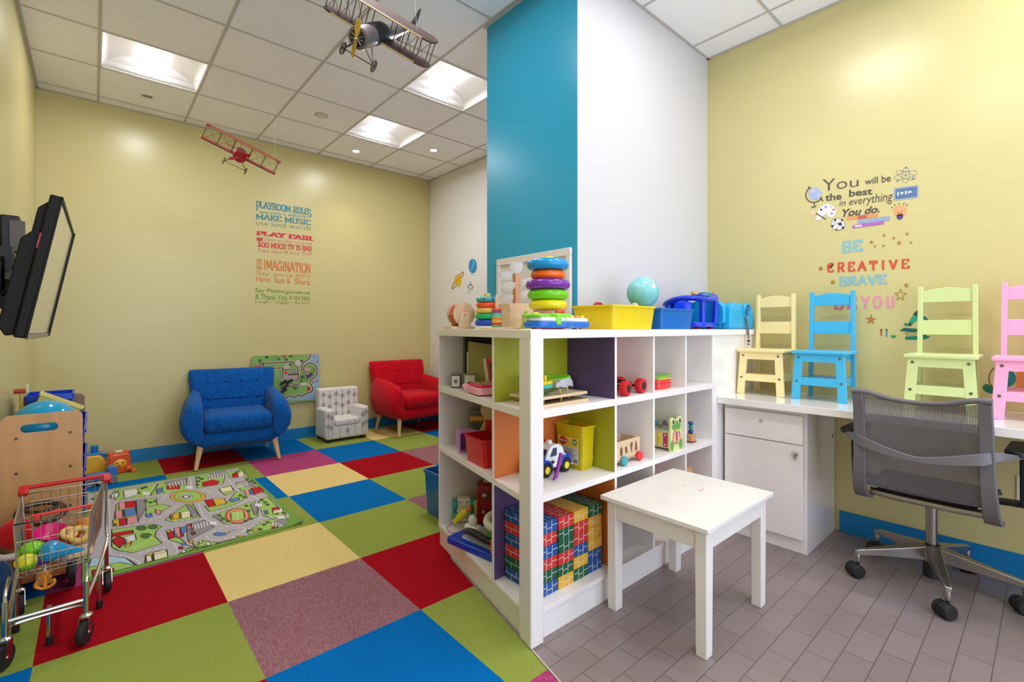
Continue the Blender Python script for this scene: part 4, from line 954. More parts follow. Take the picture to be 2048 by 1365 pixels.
for a, tz in ((2.6,0.008),(0.42,0.014),(-0.55,0.012)):
    d = Vector((math.cos(a),math.sin(a),0.12)); sd = Vector((-math.sin(a),math.cos(a),0.25)); mb = MB(); rs = []
    for r, w in ((0.006,0.008),(0.04,0.020),(0.09,0.021),(0.115,0.010)):
        p = d*r+Vector((0,0,0.026)); rs.append([p-sd*w+Vector((0,0,-0.003)),p+sd*w+Vector((0,0,-0.003)),p+sd*w+Vector((0,0,0.003)),p-sd*w+Vector((0,0,0.003))])
    mb.rings(rs); mb.build('blade', LGREEN, t, bevel=0.002)
t = thing('toy_tractor', 'small yellow and teal toy digger on the puzzle boards by the corner post', 'toy', (1.365, 1.365, SA+0.0605), math.radians(8))
mb = MB(); mb.box(-0.045,-0.02,0.0,0.045,0.02,0.016); mb.build('chassis', plastic((70,190,170)), t, bevel=0.002)
mb = MB(); mb.box(-0.045,-0.02,0.016,0.045,0.02,0.03); mb.box(0.012,-0.006,0.03,0.024,0.006,0.052); mb.build('body', YEL, t, bevel=0.002)
mb = MB(); mb.torus((0.036,0,0.045),0.012,0.002,(1,0,0),16,6); mb.build('wheel', plastic((190,160,40)), t)
t = thing('toy_car', 'white toy car body with a red base in the corner compartment', 'toy car', (1.607, 1.486, SA), math.radians(1)); t.scale = (0.85, 0.8, 0.95)
mb = MB(); mb.box(-0.07,-0.03,0.022,0.07,0.03,0.036); mb.build('base', plastic((190,20,50)), t, bevel=0.003)
pr = [(p.x,p.z) for p in bez([(-0.068,0,0.036),(-0.066,0,0.06),(-0.04,0,0.068),(-0.02,0,0.084),(0.02,0,0.088),(0.05,0,0.080),(0.068,0,0.060),(0.07,0,0.036)],4)]
mb = MB(); mb.prism(pr, -0.03, 0.03, 'y'); mb.build('shell', WHT, t, bevel=0.006, seg=3)
for x in (-0.035, 0.035):
    for y in (-0.031, 0.031):
        mb = MB(); mb.disc((x,y,0.022),0.0215,0.012,(0,1,0),20); mb.build('wheel', RUBBER, t, bevel=0.002)
# corner compartment, middle shelf: police car and dough tub
t = thing('toy_police_car', 'chunky white and blue toy police car on the corner middle shelf', 'toy car', (1.474, 1.442, SBm), math.radians(2)); t.scale = (0.93, 0.93, 0.93)
W_ = plastic((236,238,240),0.22); PB = plastic((20,72,176),0.22)
pr = [(p.x,p.z) for p in bez([(-0.105,0,0.030),(-0.108,0,0.055),(-0.09,0,0.070),(-0.055,0,0.082),(-0.04,0,0.112),(-0.01,0,0.132),(0.03,0,0.132),(0.058,0,0.112),(0.07,0,0.085),(0.10,0,0.072),(0.108,0,0.05),(0.108,0,0.030)],4)]
mb = MB(); mb.prism(pr, -0.045, 0.045, 'y'); mb.build('body', W_, t, bevel=0.010, seg=3)
for s in (-1, 1):
    for x in (-0.066, 0.066):
        mb = MB(); mb.prism([(x+0.042*math.cos(a),0.034+0.042*math.sin(a)) for a in [PI*k/12 for k in range(13)]]+[(x-0.032*math.cos(PI*k/12)*1,0.034+0.032*math.sin(PI*k/12)) for k in range(13)], s*0.032, s*0.060, 'y'); mb.build('fender', PB, t, bevel=0.003)
        mb = MB(); mb.lathe([(0.020,-0.012),(0.031,-0.010),(0.032,0.0),(0.031,0.010),(0.020,0.012)], (x,s*0.050,0.032), (0,1,0), 26); wh = mb.build('wheel', RUBBER, t)
        mb = MB(); mb.lathe([(0.0185,-0.0135),(0.016,0.0135),(0.006,0.015)] if s > 0 else [(0.0185,0.0135),(0.016,-0.0135),(0.006,-0.015)], (x,s*0.050,0.032), (0,1,0), 22); mb.build('hub', YEL, wh)
    mb = MB(); mb.prism([(-0.032,0.084),(0.012,0.084),(0.012,0.120),(-0.012,0.120)], s*0.0455, s*0.0475, 'y'); mb.build('window', plastic((24,50,90),0.15), t)
    mb = MB(); mb.prism([(0.0,0.058),(-0.018,0.066),(-0.028,0.060),(-0.012,0.048)], s*0.0455, s*0.0472, 'y'); mb.build('decal', BLACK, t)
mb = MB(); mb.tf(Matrix.Translation((-0.052,0,0.098)) @ Matrix.Rotation(-0.95,4,'Y')); mb.box(-0.02,-0.036,-0.002,0.02,0.036,0.003); mb.build('windscreen', plastic((24,40,80),0.15), t)
mb = MB(); mb.prism([(-0.108,0.05),(-0.06,0.08),(-0.06,0.086),(-0.10,0.074)], -0.046, 0.046, 'y'); mb.build('bonnet', PB, t, bevel=0.002)
mb = MB(); mb.prism([(0.075,0.05),(0.110,0.05),(0.106,0.076),(0.078,0.086)], -0.047, 0.047, 'y'); mb.build('boot', PB, t, bevel=0.003)
mb = MB(); mb.box(-0.012,-0.02,0.134,0.012,0.02,0.139); mb.box(-0.010,-0.018,0.139,0.010,0.0,0.150); mb.build('light_bar', W_, t, bevel=0.001)
mb = MB(); mb.box(-0.010,0.002,0.139,0.010,0.018,0.150); mb.build('siren', RED, t, bevel=0.002)
for x0, x1 in ((-0.122,-0.106),(0.106,0.122)):
    mb = MB(); mb.box(x0,-0.05,0.022,x1,0.05,0.040); mb.build('bumper', W_, t, bevel=0.004)
mb = MB(); mb.box(-0.104,-0.040,0.020,0.104,0.040,0.032); mb.build('chassis', BLACK, t)
t = thing('plastic_tube', 'shiny purple plastic tube leaning against the toy police car', 'toy', (1.432, 1.352, SBm))
mb = MB(); mb.tube([(-0.035,-0.018,0.008),(-0.012,-0.012,0.016),(0.01,-0.004,0.05),(0.032,0.002,0.092)], [0.004,0.0085,0.0085,0.0085], 12); mb.build('tube', plastic((130,30,140),0.12), t)
mb = MB(); mb.lathe([(0.009,0),(0.0095,0.006),(0.006,0.008)], (0.032,0.002,0.092), (0.5,0.1,0.9), 12); mb.build('cap', plastic((160,60,170),0.12), t)
YT = mat((226,206,20),0.2,alpha=0.5,var=0.02)
t = tub('dough_tub', 'translucent yellow tub of modelling dough with a printed label', 'tub', 1.634, 1.425, SBm, 0.088, 0.165, 0.192, None, m=YT, rim=0.010, taper=0.90)
mb = MB(); o_ = -0.0405
def TL(y, z): f = (0.90+0.10*z/0.195); return Vector((-0.044*f-0.0012, y*f*1.08, z*0.95))
mb.face([TL(0.062,0.145),TL(0.062,0.022),TL(-0.056,0.022),TL(-0.056,0.145)]); lb = mb.build('label', [paint((222,216,206))], t, smooth=False)
mb = MB(); mb.face([q+Vector((-0.0003,0,0)) for q in (TL(0.062,0.145),TL(0.062,0.098),TL(-0.056,0.098),TL(-0.056,0.145))]); mb.build('label_band', paint((226,196,40)), lb, smooth=False)
mb = MB(); mb.face([TL(0.032+0.027*math.cos(a),0.123+0.017*math.sin(a)*(1+0.18*math.cos(4*a)))+Vector((-0.0008,0,0)) for a in [2*PI*k/28 for k in range(28)]]); mb.build('logo_cloud', plastic((176,30,40)), lb, smooth=False)
mb = MB(); Z_ = Vector((-0.0012,0,0)); add_text(mb, 'Play-Doh', TL(0.056,0.131), TL(0.008,0.128), TL(0.008,0.114), TL(0.056,0.117), Z_, 0.03); mb.build('logo_lettering', WHT, lb, smooth=False)
mb = MB(); mb.face([TL(-0.034+0.013*math.cos(a),0.125+0.014*math.sin(a))+Vector((-0.0008,0,0)) for a in [2*PI*k/20 for k in range(20)]]); mb.build('badge', plastic((30,90,70)), lb, smooth=False)
mb = MB(); add_text(mb, '20', TL(-0.025,0.131), TL(-0.043,0.131), TL(-0.043,0.119), TL(-0.025,0.119), Z_, 0.03); mb.build('badge_number', WHT, lb, smooth=False)
mb = MB()
for k in range(5): mb.box(-0.0455,0.045-0.0,0.085-0.008*k  ,-0.0448,-0.05+0.012*(k%3),0.0865-0.008*k)
for k in range(9): mb.box(-0.0432,-0.030-0.0025*k,0.028,-0.0424,-0.0288-0.0025*k,0.042)
mb.build('small_print', mat((120,112,110),0.7), lb, smooth=False)
mb = MB(); mb.prism(rrect(-0.034,0.03,0.034,0.15,0.006), -0.0752, -0.0735, 'y'); mb.build('side_panel', mat((232,214,60),0.2,alpha=0.7), t)
for k,(x,y,z,c) in enumerate(((-0.008,-0.03,0.03,(60,150,60)),(0.006,0.03,0.03,(214,140,30)),(0.0,-0.028,0.095,(214,190,40)),(0.0,0.03,0.095,(90,160,60)),(0.004,-0.02,0.160,(232,120,30)),(-0.002,0.035,0.158,(80,130,60)))):
    d = thing('dough_can', 'can of '+['green dough low in','orange dough low in','yellow dough halfway up in','light green dough halfway up in','orange dough poking up in','dark green dough at the top of'][k]+' the yellow tub', 'can', (1.634+x, 1.425+y, SBm+z-0.026), 0, 'cans in the yellow tub')
    mb = MB(); mb.lathe([(0.024,0.0),(0.0255,0.002),(0.0255,0.036),(0.024,0.037)], n=20); mb.build('can', paint((226,206,60)), d)
    mb = MB(); mb.lathe([(0.027,0.037),(0.027,0.046),(0.025,0.049),(0.0,0.049)], n=20); mb.build('lid', plastic(c), d)
# long wing, upper shelf: toy car with red wheels, snack box
t = thing('toy_buggy', 'black toy car chassis with big red tyres on the upper shelf', 'toy car', (1.862, 1.330, SA), math.radians(6)); t.scale = (0.92, 0.92, 0.92)
mb = MB(); mb.box(-0.085,-0.022,0.030,0.085,0.022,0.042); mb.build('chassis', BLACK, t, bevel=0.003)
mb = MB(); mb.box(-0.035,-0.028,0.040,0.03,0.028,0.062); mb.cbox((0.0,-0.03,0.045),(0.05,0.012,0.03)); mb.cbox((-0.01,0,0.066),(0.03,0.03,0.012)); mb.build('motor_block', mat((54,50,52),0.35,metal=0.6), t, bevel=0.003)
for x in (-0.078, 0.078):
    mb = MB(); mb.bar((x,-0.06,0.036),(x,0.06,0.036),0.006,8); mb.build('axle', BLACK, t)
    for s in (-1, 1):
        mb = MB(); n = 22; prof = [(0.022,-0.019),(0.034,-0.018),(0.0375,-0.010),(0.0375,0.010),(0.034,0.018),(0.022,0.019)]; rs = []
        for i,(r,h) in enumerate(prof): rs.append([(x+r*(1 if k%2==0 or i in (0,5) else 0.93)*math.cos(2*PI*k/(2*n)), s*0.058+h, 0.0378+r*(1 if k%2==0 or i in (0,5) else 0.93)*math.sin(2*PI*k/(2*n))) for k in range(2*n)])
        mb.rings(rs); wh = mb.build('tyre', mat((212,24,34),0.55), t, ang=25)
        mb = MB(); mb.lathe([(0.021,-0.0195),(0.018,-0.017),(0.006,-0.020)] if s < 0 else [(0.021,0.0195),(0.018,0.017),(0.006,0.020)], (x,s*0.058,0.0378), (0,1,0), 20); mb.build('hub', BLACK, wh)
mb = MB(); mb.tube([(-0.12,-0.03,0.058),(0.0,-0.032,0.062)], 0.0015, 6); mb.build('antenna', plastic((220,210,210)), t)
t = thing('snack_box', 'small red box with a green lid on the upper shelf', 'box', (2.168, 1.345, SA), math.radians(4))
mb = MB(); mb.prism(rrect(-0.07,-0.055,0.07,0.055,0.025,6), 0.0, 0.048, 'z'); mb.build('box', plastic((226,54,54)), t, bevel=0.004)
mb = MB(); mb.prism(rrect(-0.072,-0.057,0.072,0.057,0.026,6), 0.026, 0.030, 'z'); mb.build('seal_ring', plastic((200,40,44)), t)
mb = MB(); mb.tf(Matrix.Translation((0,0,0.052)) @ Matrix.Rotation(-0.08,4,'Y')); mb.prism(rrect(-0.07,-0.057,0.07,0.057,0.025,6), 0.002, 0.014, 'z'); mb.build('lid', plastic((130,186,60)), t, bevel=0.003)
mb = MB(); mb.prism(rrect(-0.069,-0.056,0.069,0.056,0.025,6), 0.048, 0.054, 'z'); mb.build('yellow_band', YEL, t)
# long wing, middle shelf
t = thing('shape_wagon', 'wooden shape-sorting wagon with a red and a turquoise wheel on the middle shelf', 'toy', (1.85, 1.345, SBm), math.radians(3))
def plate(mb, x0, x1, z0, z1, y0, y1): mb.box(x0,y0,z0,x1,y1,z1)
mb = MB(); mb.box(-0.10,-0.055,0.018,0.10,0.055,0.028); mb.build('floor_board', MAPLE, t, bevel=0.001)
for y in (-0.055, 0.046):
    mb = MB(); mb.box(-0.10,y,0.018,0.10,y+0.009,0.108); sp_ = mb.build('side_board', MAPLE, t, bevel=0.002)
    if y < 0:
        for x, f in ((-0.062,[(-0.012,0.05),(0.0,0.042),(0.012,0.052),(0.012,0.075),(0.0,0.086),(-0.012,0.076)]),(-0.022,[(-0.013,0.08),(-0.010,0.055),(0.006,0.046),(0.013,0.06),(0.008,0.078)]),(0.022,[(-0.014,0.085),(-0.006,0.06),(0.002,0.044),(0.008,0.066),(0.014,0.088),(0.004,0.092)]),(0.062,[(-0.013,0.052),(-0.004,0.092),(0.004,0.092),(0.013,0.052),(0.0,0.048)])):
            mb = MB(); mb.prism([(x+a*0.85,b) for a,b in f], -0.0562, -0.0548, 'y'); mb.build('cutout', mat((120,86,58),0.7), sp_)
for x in (-0.10, 0.091):
    mb = MB(); mb.box(x,-0.046,0.028,x+0.009,0.046,0.108); mb.build('end_board', MAPLE, t, bevel=0.002)
for x, y, c in ((-0.055,-0.066,(60,160,170)),(0.075,-0.066,(226,50,54)),(-0.055,0.066,(60,160,170)),(0.075,0.066,(226,50,54))):
    mb = MB(); mb.lathe([(0.014,-0.010),(0.020,-0.007),(0.0215,0.0),(0.020,0.007),(0.014,0.010)], (x,y,0.0217), (0,1,0), 20); mb.build('wheel', plastic(c,0.4), t)
t = thing('frog_xylophone', 'wooden frog activity box with xylophone bars and a clock face on the middle shelf', 'toy', (2.226, 1.349, SBm))
FG = paint((96,160,70)); CRM = paint((226,218,180))
mb = MB(); mb.box(-0.045,-0.07,0.012,0.045,0.085,0.10); mb.build('body', CRM, t, bevel=0.002)
fr = [(p.x,p.z) for p in bez([(-0.052,0,0.0),(-0.054,0,0.07),(-0.050,0,0.13),(-0.050,0,0.158),(-0.034,0,0.170),(-0.014,0,0.156),(0.014,0,0.156),(0.034,0,0.170),(0.050,0,0.158),(0.050,0,0.13),(0.054,0,0.07),(0.052,0,0.0)],4)]
mb = MB(); mb.prism(fr, -0.085, -0.072, 'y'); fp = mb.build('face_panel', paint((214,222,150)), t, bevel=0.001)
mb = MB(); mb.prism(circ((0,0.125),0.042,24,0.026), -0.0862, -0.085, 'y'); mb.build('frog_head', FG, fp)
for s in (-1, 1):
    mb = MB(); mb.prism(circ((s*0.032,0.150),0.015,18,0.017), -0.0872, -0.085, 'y'); ey = mb.build('eye_patch', CRM, fp)
    mb = MB(); mb.prism(circ((s*0.032,0.148),0.008,14,0.012), -0.0882, -0.087, 'y'); mb.build('eye', BLACK, ey)
    mb = MB(); mb.prism(circ((s*0.040,0.030),0.014,16,0.028), -0.0862, -0.085, 'y'); mb.build('leg_patch', FG, fp)
mb = MB(); mb.prism(circ((0,0.070),0.040,28,0.040), -0.0872, -0.085, 'y'); cf = mb.build('clock_face', plastic((232,170,150),0.4), fp)
for k in range(12):
    a = k*PI/6; mb = MB(); mb.prism(circ((0.032*math.cos(a),0.070+0.032*math.sin(a)),0.0052,10), -0.0880, -0.087, 'y'); mb.build('clock_dot', [RED,BLUE,LGREEN,YEL][k%4], cf)
mb = MB(); mb.prism([(-0.003,0.05),(0.003,0.05),(0.004,0.09),(0,0.098),(-0.004,0.09)], -0.0892, -0.0872, 'y'); mb.build('clock_hand', plastic((120,20,60)), cf)
for k, c in enumerate(((190,50,90),(226,196,50),(226,206,60),(110,170,70))):
    mb = MB(); mb.box(-0.050,-0.062+0.034*k,0.020,-0.045,-0.040+0.034*k,0.088); br = mb.build('xylophone_bar', plastic(c), t, bevel=0.001)
    for z in (0.03,0.078):
        mb = MB(); mb.sph((-0.051,-0.051+0.034*k,z),0.004,8); mb.build('pin', WHT, br)
mb = MB(); mb.box(-0.050,-0.072,0.100,0.050,0.088,0.106); mb.build('top_board', mat((196,210,190),0.2,alpha=0.8), t)
for k,(x,y,c) in enumerate(((-0.03,-0.04,(110,70,130)),(0.0,-0.02,(40,90,60)),(-0.02,0.02,(60,140,140)),(0.01,0.05,(220,170,60)))):
    mb = MB(); mb.tube(bez([(x,y-0.03,0.105),(x,y,0.135),(x,y+0.03,0.105)],5),0.0015,6); wr = mb.build('wire', STEEL, t)
    mb = MB(); mb.sph((x,y,0.134),0.010,12); mb.build('bead', plastic(c), wr)
t = thing('bead_toy', 'wooden block with a yellow wire and blue beads in the end compartment', 'toy', (2.452, 1.31, SBm))
mb = MB(); mb.cbox((0,0,0.022),(0.042,0.042,0.044)); mb.build('block', wood((210,160,106),(190,140,90)), t, bevel=0.002)
mb = MB(); mb.cbox((0,0,0.003),(0.048,0.048,0.006)); mb.build('foot', mat((110,60,40),0.5), t)
mb = MB(); mb.tube(bez([(0.006,0,0.04),(0.006,0,0.12),(0.004,0,0.165),(-0.012,0,0.185),(-0.03,0,0.182)],6),0.002,6); mb.build('wire', plastic((214,190,60)), t)
for z, r, c in ((0.055,0.014,(10,60,130)),(0.078,0.012,(20,130,120)),(0.100,0.014,(10,80,130))):
    mb = MB(); mb.sph((0.006,0,z),r,14,(1,1,0.85)); mb.build('bead', plastic(c,0.4), t)
t = thing('wooden_skittle', 'brown wooden skittle in the lowest end compartment', 'toy', (2.44, 1.33, SC))
mb = MB(); mb.lathe([(0.035,0.0),(0.042,0.08),(0.035,0.16),(0.020,0.205),(0.022,0.22)], n=24); mb.build('body', BEECH, t); mb = MB(); mb.sph((0,0,0.252),0.040,18); mb.build('head', BEECH, t)
# cardboard bricks
BR = {'b': (22,80,148), 'r': (204,50,44), 'g': (12,88,52), 'y': (222,172,46)}
COLS = ['bgrbrb','ygrggr','gybrry','bbyyyg']        # four columns, from the shelf upwards
INKW = paint((226,226,222))
BX, BY, BZ = 0.0905, 0.215, 0.0470
BCN = {'b': 'blue', 'r': 'red', 'g': 'green', 'y': 'yellow'}
protos = {}
def brick_mesh(c):
    mb = MB(); mb.cbox((0,0,BZ/2),(BX-0.0012,BY,BZ-0.0006)); o = mb.build('cardboard_brick', [paint(BR[c],0.5), INKW], bevel=0.001); me = o.data
    bm = bmesh.new(); bm.from_mesh(me); mb2 = MB(); mb2.bm = bm; mb2.m(1); e = 0.0004; w = 0.0011
    hx, hy = BX/2-0.0006, BY/2
    def ln(a, b, f): # line on a face from (u,v) to (u,v); f maps (u,v,off)->xyz
        du, dv = (w,0) if abs(a[0]-b[0]) < 1e-6 else (0,w)
        mb2.face([f(a[0]-du,a[1]-dv),f(b[0]-du,b[1]-dv) if du == 0 else f(a[0]+du,a[1]),f(b[0]+du,b[1]+dv),f(a[0]+du,a[1]+dv) if du == 0 else f(b[0]-du,b[1])])
    def pattern(U, V, f, rows, pitch):
        for r in range(1, rows): ln((-U, -V+2*V*r/rows), (U, -V+2*V*r/rows), f)
        for r in range(rows):
            u = -U+pitch*(0.42 if r % 2 else 0.92)
            while u < U-0.004: ln((u,-V+2*V*r/rows),(u,-V+2*V*(r+1)/rows),f); u += pitch
    for sg in (-1, 1):
        f = lambda u, v, sg=sg: (u, sg*(hy+e), BZ/2+v)
        V = BZ/2-0.0015
        for u in (-0.016, 0.014): ln((u,-V),(u,V),f)
        for a, b, v in ((-hx+0.001,-0.016,0.006),(-0.016,0.014,-0.004),(0.014,hx-0.001,0.004)): ln((a,v),(b,v),f)
    pattern(hy, BZ/2-0.002, lambda u,v: (-hx-e,u,BZ/2+v), 2, 0.060)
    pattern(hy, BZ/2-0.002, lambda u,v: (hx+e,u,BZ/2+v), 2, 0.060)
    pattern(hy, hx-0.002, lambda u,v: (v,u,BZ-0.0003+e), 4, 0.060)
    bm.to_mesh(me); bm.free(); return o
ordn = ['bottom','second','third','fourth','fifth','top']
cname = ['the stack next to the corner post','the second stack from the corner post','the third stack from the corner post','the stack against the orange panel']
for i, col in enumerate(COLS):
    for k, c in enumerate(col):
        if c not in protos: protos[c] = o = brick_mesh(c)
        else: o = protos[c].copy(); COL.objects.link(o)
        o.location = (1.338+0.0922*i+random.uniform(-0.0006,0.0006), 1.402+random.uniform(-0.003,0.003)+(0.0 if i else 0.004), SC+0.0475*k)
        o.rotation_euler = (0,0,random.uniform(-0.006,0.006))
        tag(o, '%s cardboard brick, %s of %s' % (BCN[c], ordn[k]+(' from the shelf' if 0 < k < 5 else ''), cname[i]), 'toy brick', 'cardboard bricks in the corner compartment')
# bin on the carpet behind the shelf
tub('storage_bin', 'blue bin standing on the carpet at the far end of the shelf', 'bin', 1.700, 2.46, 0.0065, 0.30, 0.26, 0.27, (40,100,180), rim=0.02)
# ================================================================== WALL STICKERS
def decal_group(name, label, cat, plane): 
    return thing(name, label, cat, plane)
# ---- long yellow wall: playroom rules (plane Y = YB)
YW = YB - 0.0012
def wy(u, v, k=0): return ony(u, v, YW - 0.0004*k)
def wx(u, v, k=0): return onx(u, v, XR - 0.0012 - 0.0004*k)
def flat(mb, pts): mb.face(pts)
class Sticker:
    def __init__(s, name, label, cat, f, u, v, group=None):
        s.f = f; s.o = f(u, v); s.t = thing(name, label, cat, s.o, 0, group)
    def loc(s, p): return Vector(p) - s.o
    def text(s, part, body, q, c, bold=0.0, shear=0.0, space=1.0, k=0, warp=None, parent=None, label=None):
        mb = MB(); add_text(mb, body, *[s.loc(s.f(u, v, k)) for u, v in q], (0,0,0), bold, shear, space, warp)
        return mb.build(part, mat(c, 0.5, var=0.02), parent or s.t, smooth=False, label=label)
    def slab(s, part, body, q, c, w=0.15, ser=0.3, k=0, drop=(), sp=0.0):
        mb = MB(); slab_text(mb, body, *[s.loc(s.f(u, v, k)) for u, v in q], w, ser, drop, sp)
        return mb.build(part, mat(c, 0.5, var=0.02), s.t, smooth=False)
    def poly(s, part, pts, c, k=0, parent=None, label=None, more=()):
        mb = MB(); mb.face([s.loc(s.f(u, v, k)) for u, v in pts])
        for pp in more: mb.face([s.loc(s.f(u, v, k)) for u, v in pp])
        return mb.build(part, mat(c, 0.5, var=0.02), parent or s.t, smooth=False, label=label)
    def line(s, part, pts, w, c, k=0, parent=None, closed=False, more=()):
        mb = MB()
        for P, cl in [(pts, closed)] + [(m_, False) for m_ in more]:
            n = len(P)
            for i in range(n if cl else n-1):
                a, b = Vector(P[i]), Vector(P[(i+1) % n]); d = (b-a)
                if d.length < 1e-6: continue
                nn = Vector((-d.y, d.x)).normalized()*w/2; e = d.normalized()*w*0.3
                mb.face([s.loc(s.f(*q, k)) for q in (a+nn-e, b+nn+e, b-nn+e, a-nn-e)]); k += 0.04
        return mb.build(part, mat(c, 0.5, var=0.02), parent or s.t, smooth=False)
def rq(x0, y0, x1, y1, sl):                       # slanted pixel box: sl = rise in v per u
    return [(x0, y0), (x1, y0+sl*(x1-x0)), (x1, y1+sl*(x1-x0)), (x0, y1)]
def ZR(x0, y0, x1, y1, ya, yb):                   # zoom crop (490,380, 5.25x): left edge y0..y1, right edge ya..yb
    z = lambda x, y: (490+x/5.25, 380+y/5.25)
    return [z(x0,y0), z(x1,ya), z(x1,yb), z(x0,y1)]
TEALC = (28,130,150); REDC = (206,24,60); ORGC = (214,112,40); GRNC = (112,156,36)
def tails(n):                                     # first and last letters hang below the line
    def w(a, b):
        if (a < 0.085 or a > 0.93) and b < 0.99: b = 1-(1-b)*1.45
        return a, b
    return w
s = Sticker('wall_lettering', 'teal lettering block at the top of the playroom rules on the yellow wall', 'wall sticker', wy, 567, 430, 'playroom rules lettering')
s.slab('lettering', 'PLAYROOM RULES', ZR(116,112,696,186,202,266), TEALC, 0.19, 0.34, 0, (0, 13))
s.text('lettering', 'everyone is welcome', ZR(155,210,650,258,262,306), (60,130,140), 0.0)
s.slab('lettering', 'MAKE MUSIC', ZR(114,248,694,304,316,374), (40,130,142), 0.17, 0.3)
s.text('lettering', 'use kind words', ZR(116,318,692,368,378,426), (120,140,126), -0.004)
s = Sticker('wall_lettering', 'red lettering block of the playroom rules, below the teal block', 'wall sticker', wy, 567, 487, 'playroom rules lettering')
s.slab('lettering', 'PLAY FAIR', ZR(124,430,706,474,488,536), REDC, 0.24, 0.42)
s.text('lettering', 'Clean up after yourself', ZR(182,498,704,540,552,590), (196,120,110), -0.004)
s.slab('big_letter', 'T', ZR(126,500,178,596,504,600), REDC, 0.24, 0.44)
s.slab('lettering', 'OO MUCH TV IS BAD', ZR(174,548,702,604,592,646), (206,40,50), 0.19, 0.34)
s.text('lettering', 'Take care of your Stuff', ZR(130,614,704,664,654,704), (200,116,100), 0.0)
s = Sticker('wall_lettering', 'orange lettering block of the playroom rules, below the red block', 'wall sticker', wy, 567, 543, 'playroom rules lettering')
s.text('lettering', 'USE YOUR', [(490+a/5.25, 380+b/5.25) for a, b in ((122,840),(122,720),(180,728),(180,848))], ORGC, 0.02)
s.slab('lettering', 'IMAGINATION', ZR(194,730,694,840,778,880), ORGC, 0.17, 0.0)
for wd, xa, xb in (('Say',118,262),("you're",296,500),('sorry',530,690)): s.text('lettering', wd, ZR(xa,852+(xa-118)*0.077,xb,900+(xa-118)*0.077,852+(xb-118)*0.077,900+(xb-118)*0.077), (214,130,60), 0.0)
for wd, xa, xb in (('Have',116,266),('fun',308,412),('&',438,476),('Share.',520,694)): s.text('lettering', wd, ZR(xa,902+(xa-116)*0.066,xb,964+(xa-116)*0.066,902+(xb-116)*0.066,964+(xb-116)*0.066), (212,120,50), 0.005)
s = Sticker('wall_lettering', 'green lettering block at the foot of the playroom rules on the yellow wall', 'wall sticker', wy, 567, 593, 'playroom rules lettering')
s.text('lettering', 'Say Please', ZR(108,1030,412,1088,1046,1094), GRNC, 0.016)
s.text('lettering', 'Ignore mean ones', ZR(422,1048,684,1104,1062,1112), GRNC, 0.012)
s.text('lettering', '& Thank You', ZR(108,1092,440,1150,1104,1162), GRNC, 0.016)
s.text('lettering', 'TRY NEW THINGS', ZR(456,1112,684,1156,1122,1164), (120,150,60), 0.01)
s.text('lettering', 'Laugh \u2022 Giggle \u2022 Be Silly', ZR(108,1158,684,1194,1176,1214), (126,150,66), 0.0)
# ---- planets on the white side wall
s = Sticker('planet_sticker', 'yellow ringed planet sticker on the white side wall', 'wall sticker', wx, 915, 560)
def el(c, a, b, th, n=28): return [(c[0]+a*math.cos(2*PI*k/n)*math.cos(th)-b*math.sin(2*PI*k/n)*math.sin(th), c[1]+a*math.cos(2*PI*k/n)*math.sin(th)+b*math.sin(2*PI*k/n)*math.cos(th)) for k in range(n)]
s.line('ring', el((915.5,561), 20, 3.6, -0.98), 1.8, (170,110,40), 0, closed=True)
s.poly('planet', el((916,561.5), 6.8, 12.2, 0.05), (222,182,40), 1)
s.line('stripe', [(911,566),(921,552)], 1.2, (196,140,30), 2)
s = Sticker('planet_sticker', 'blue planet sticker on the white side wall', 'wall sticker', wx, 945.5, 533)
s.poly('planet', el((945.5,532.5), 8.4, 14.6, 0), (36,140,200), 0)
s.line('stripe', [(942,542),(948,526),(946,520)], 1.8, (110,190,224), 1)
s.text('caption', 'Uranus', rq(942,548.5,949.5,550.5,0.05), (130,130,130), 0.0)
s = Sticker('planet_sticker', 'small grey sketch of a ringed planet on the white side wall', 'wall sticker', wx, 941, 575)
s.line('outline', el((941,575), 5.2, 5.8, 0), 0.9, (120,120,124), 0, closed=True, more=[[(940.5,563.5),(939,570),(942.5,570),(940.5,563.5)],[(935,573),(941,578),(947,574)],[(938,571),(944,571)]])
s.text('caption', 'Moon', rq(934,583.5,940.5,586,0.05), (130,130,130), 0.0)
# ---- yellow desk wall
ZQ = lambda x, y: (1590+x/4.55, 320+y/4.55)
DKG = (84,74,66)
def QT(x0, y0, x1, y1, ya, yb): return [ZQ(x0,y0), ZQ(x1,ya), ZQ(x1,yb), ZQ(x0,y1)]
s = Sticker('wall_lettering', 'dark grey lettering of the motto above the desk', 'wall sticker', wx, 1715, 390)
s.text('lettering', 'You', QT(250,178,578,290,150,240), DKG, -0.005)
s.text('lettering', 'will be', QT(636,172,872,228,128,196), DKG, 0.012)
s.text('lettering', 'the', QT(276,310,424,378,296,360), DKG, 0.024)
s.text('lettering', 'best', QT(492,272,706,338,250,314), DKG, 0.024)
s.text('lettering', 'in everything', QT(404,368,890,440,282,400), DKG, 0.0, 0.15)
s.text('lettering', 'You do.', QT(430,450,772,524,412,478), DKG, 0.028, 0.3)
s = Sticker('globe_sticker', 'globe sticker with a dark stand beside the motto', 'wall sticker', wx, 1629, 390)
s.line('stand', [ZQ(*p) for p in ((120,243),(146,262),(118,262),(98,300),(98,342),(124,378),(170,388),(214,380),(240,348),(228,338),(254,374))][:2], 2, (60,48,44), 0, more=[[ZQ(*p) for p in ((132,252),(106,286),(96,322),(108,358),(136,382),(176,388),(216,374),(242,346))],[ZQ(174,386),ZQ(176,428)],[ZQ(152,434),ZQ(190,422)],[ZQ(228,334),ZQ(254,376)]])
s.poly('ball', [ZQ(*p) for p in circ((184,306),60,28,56)], (160,172,214), 1)
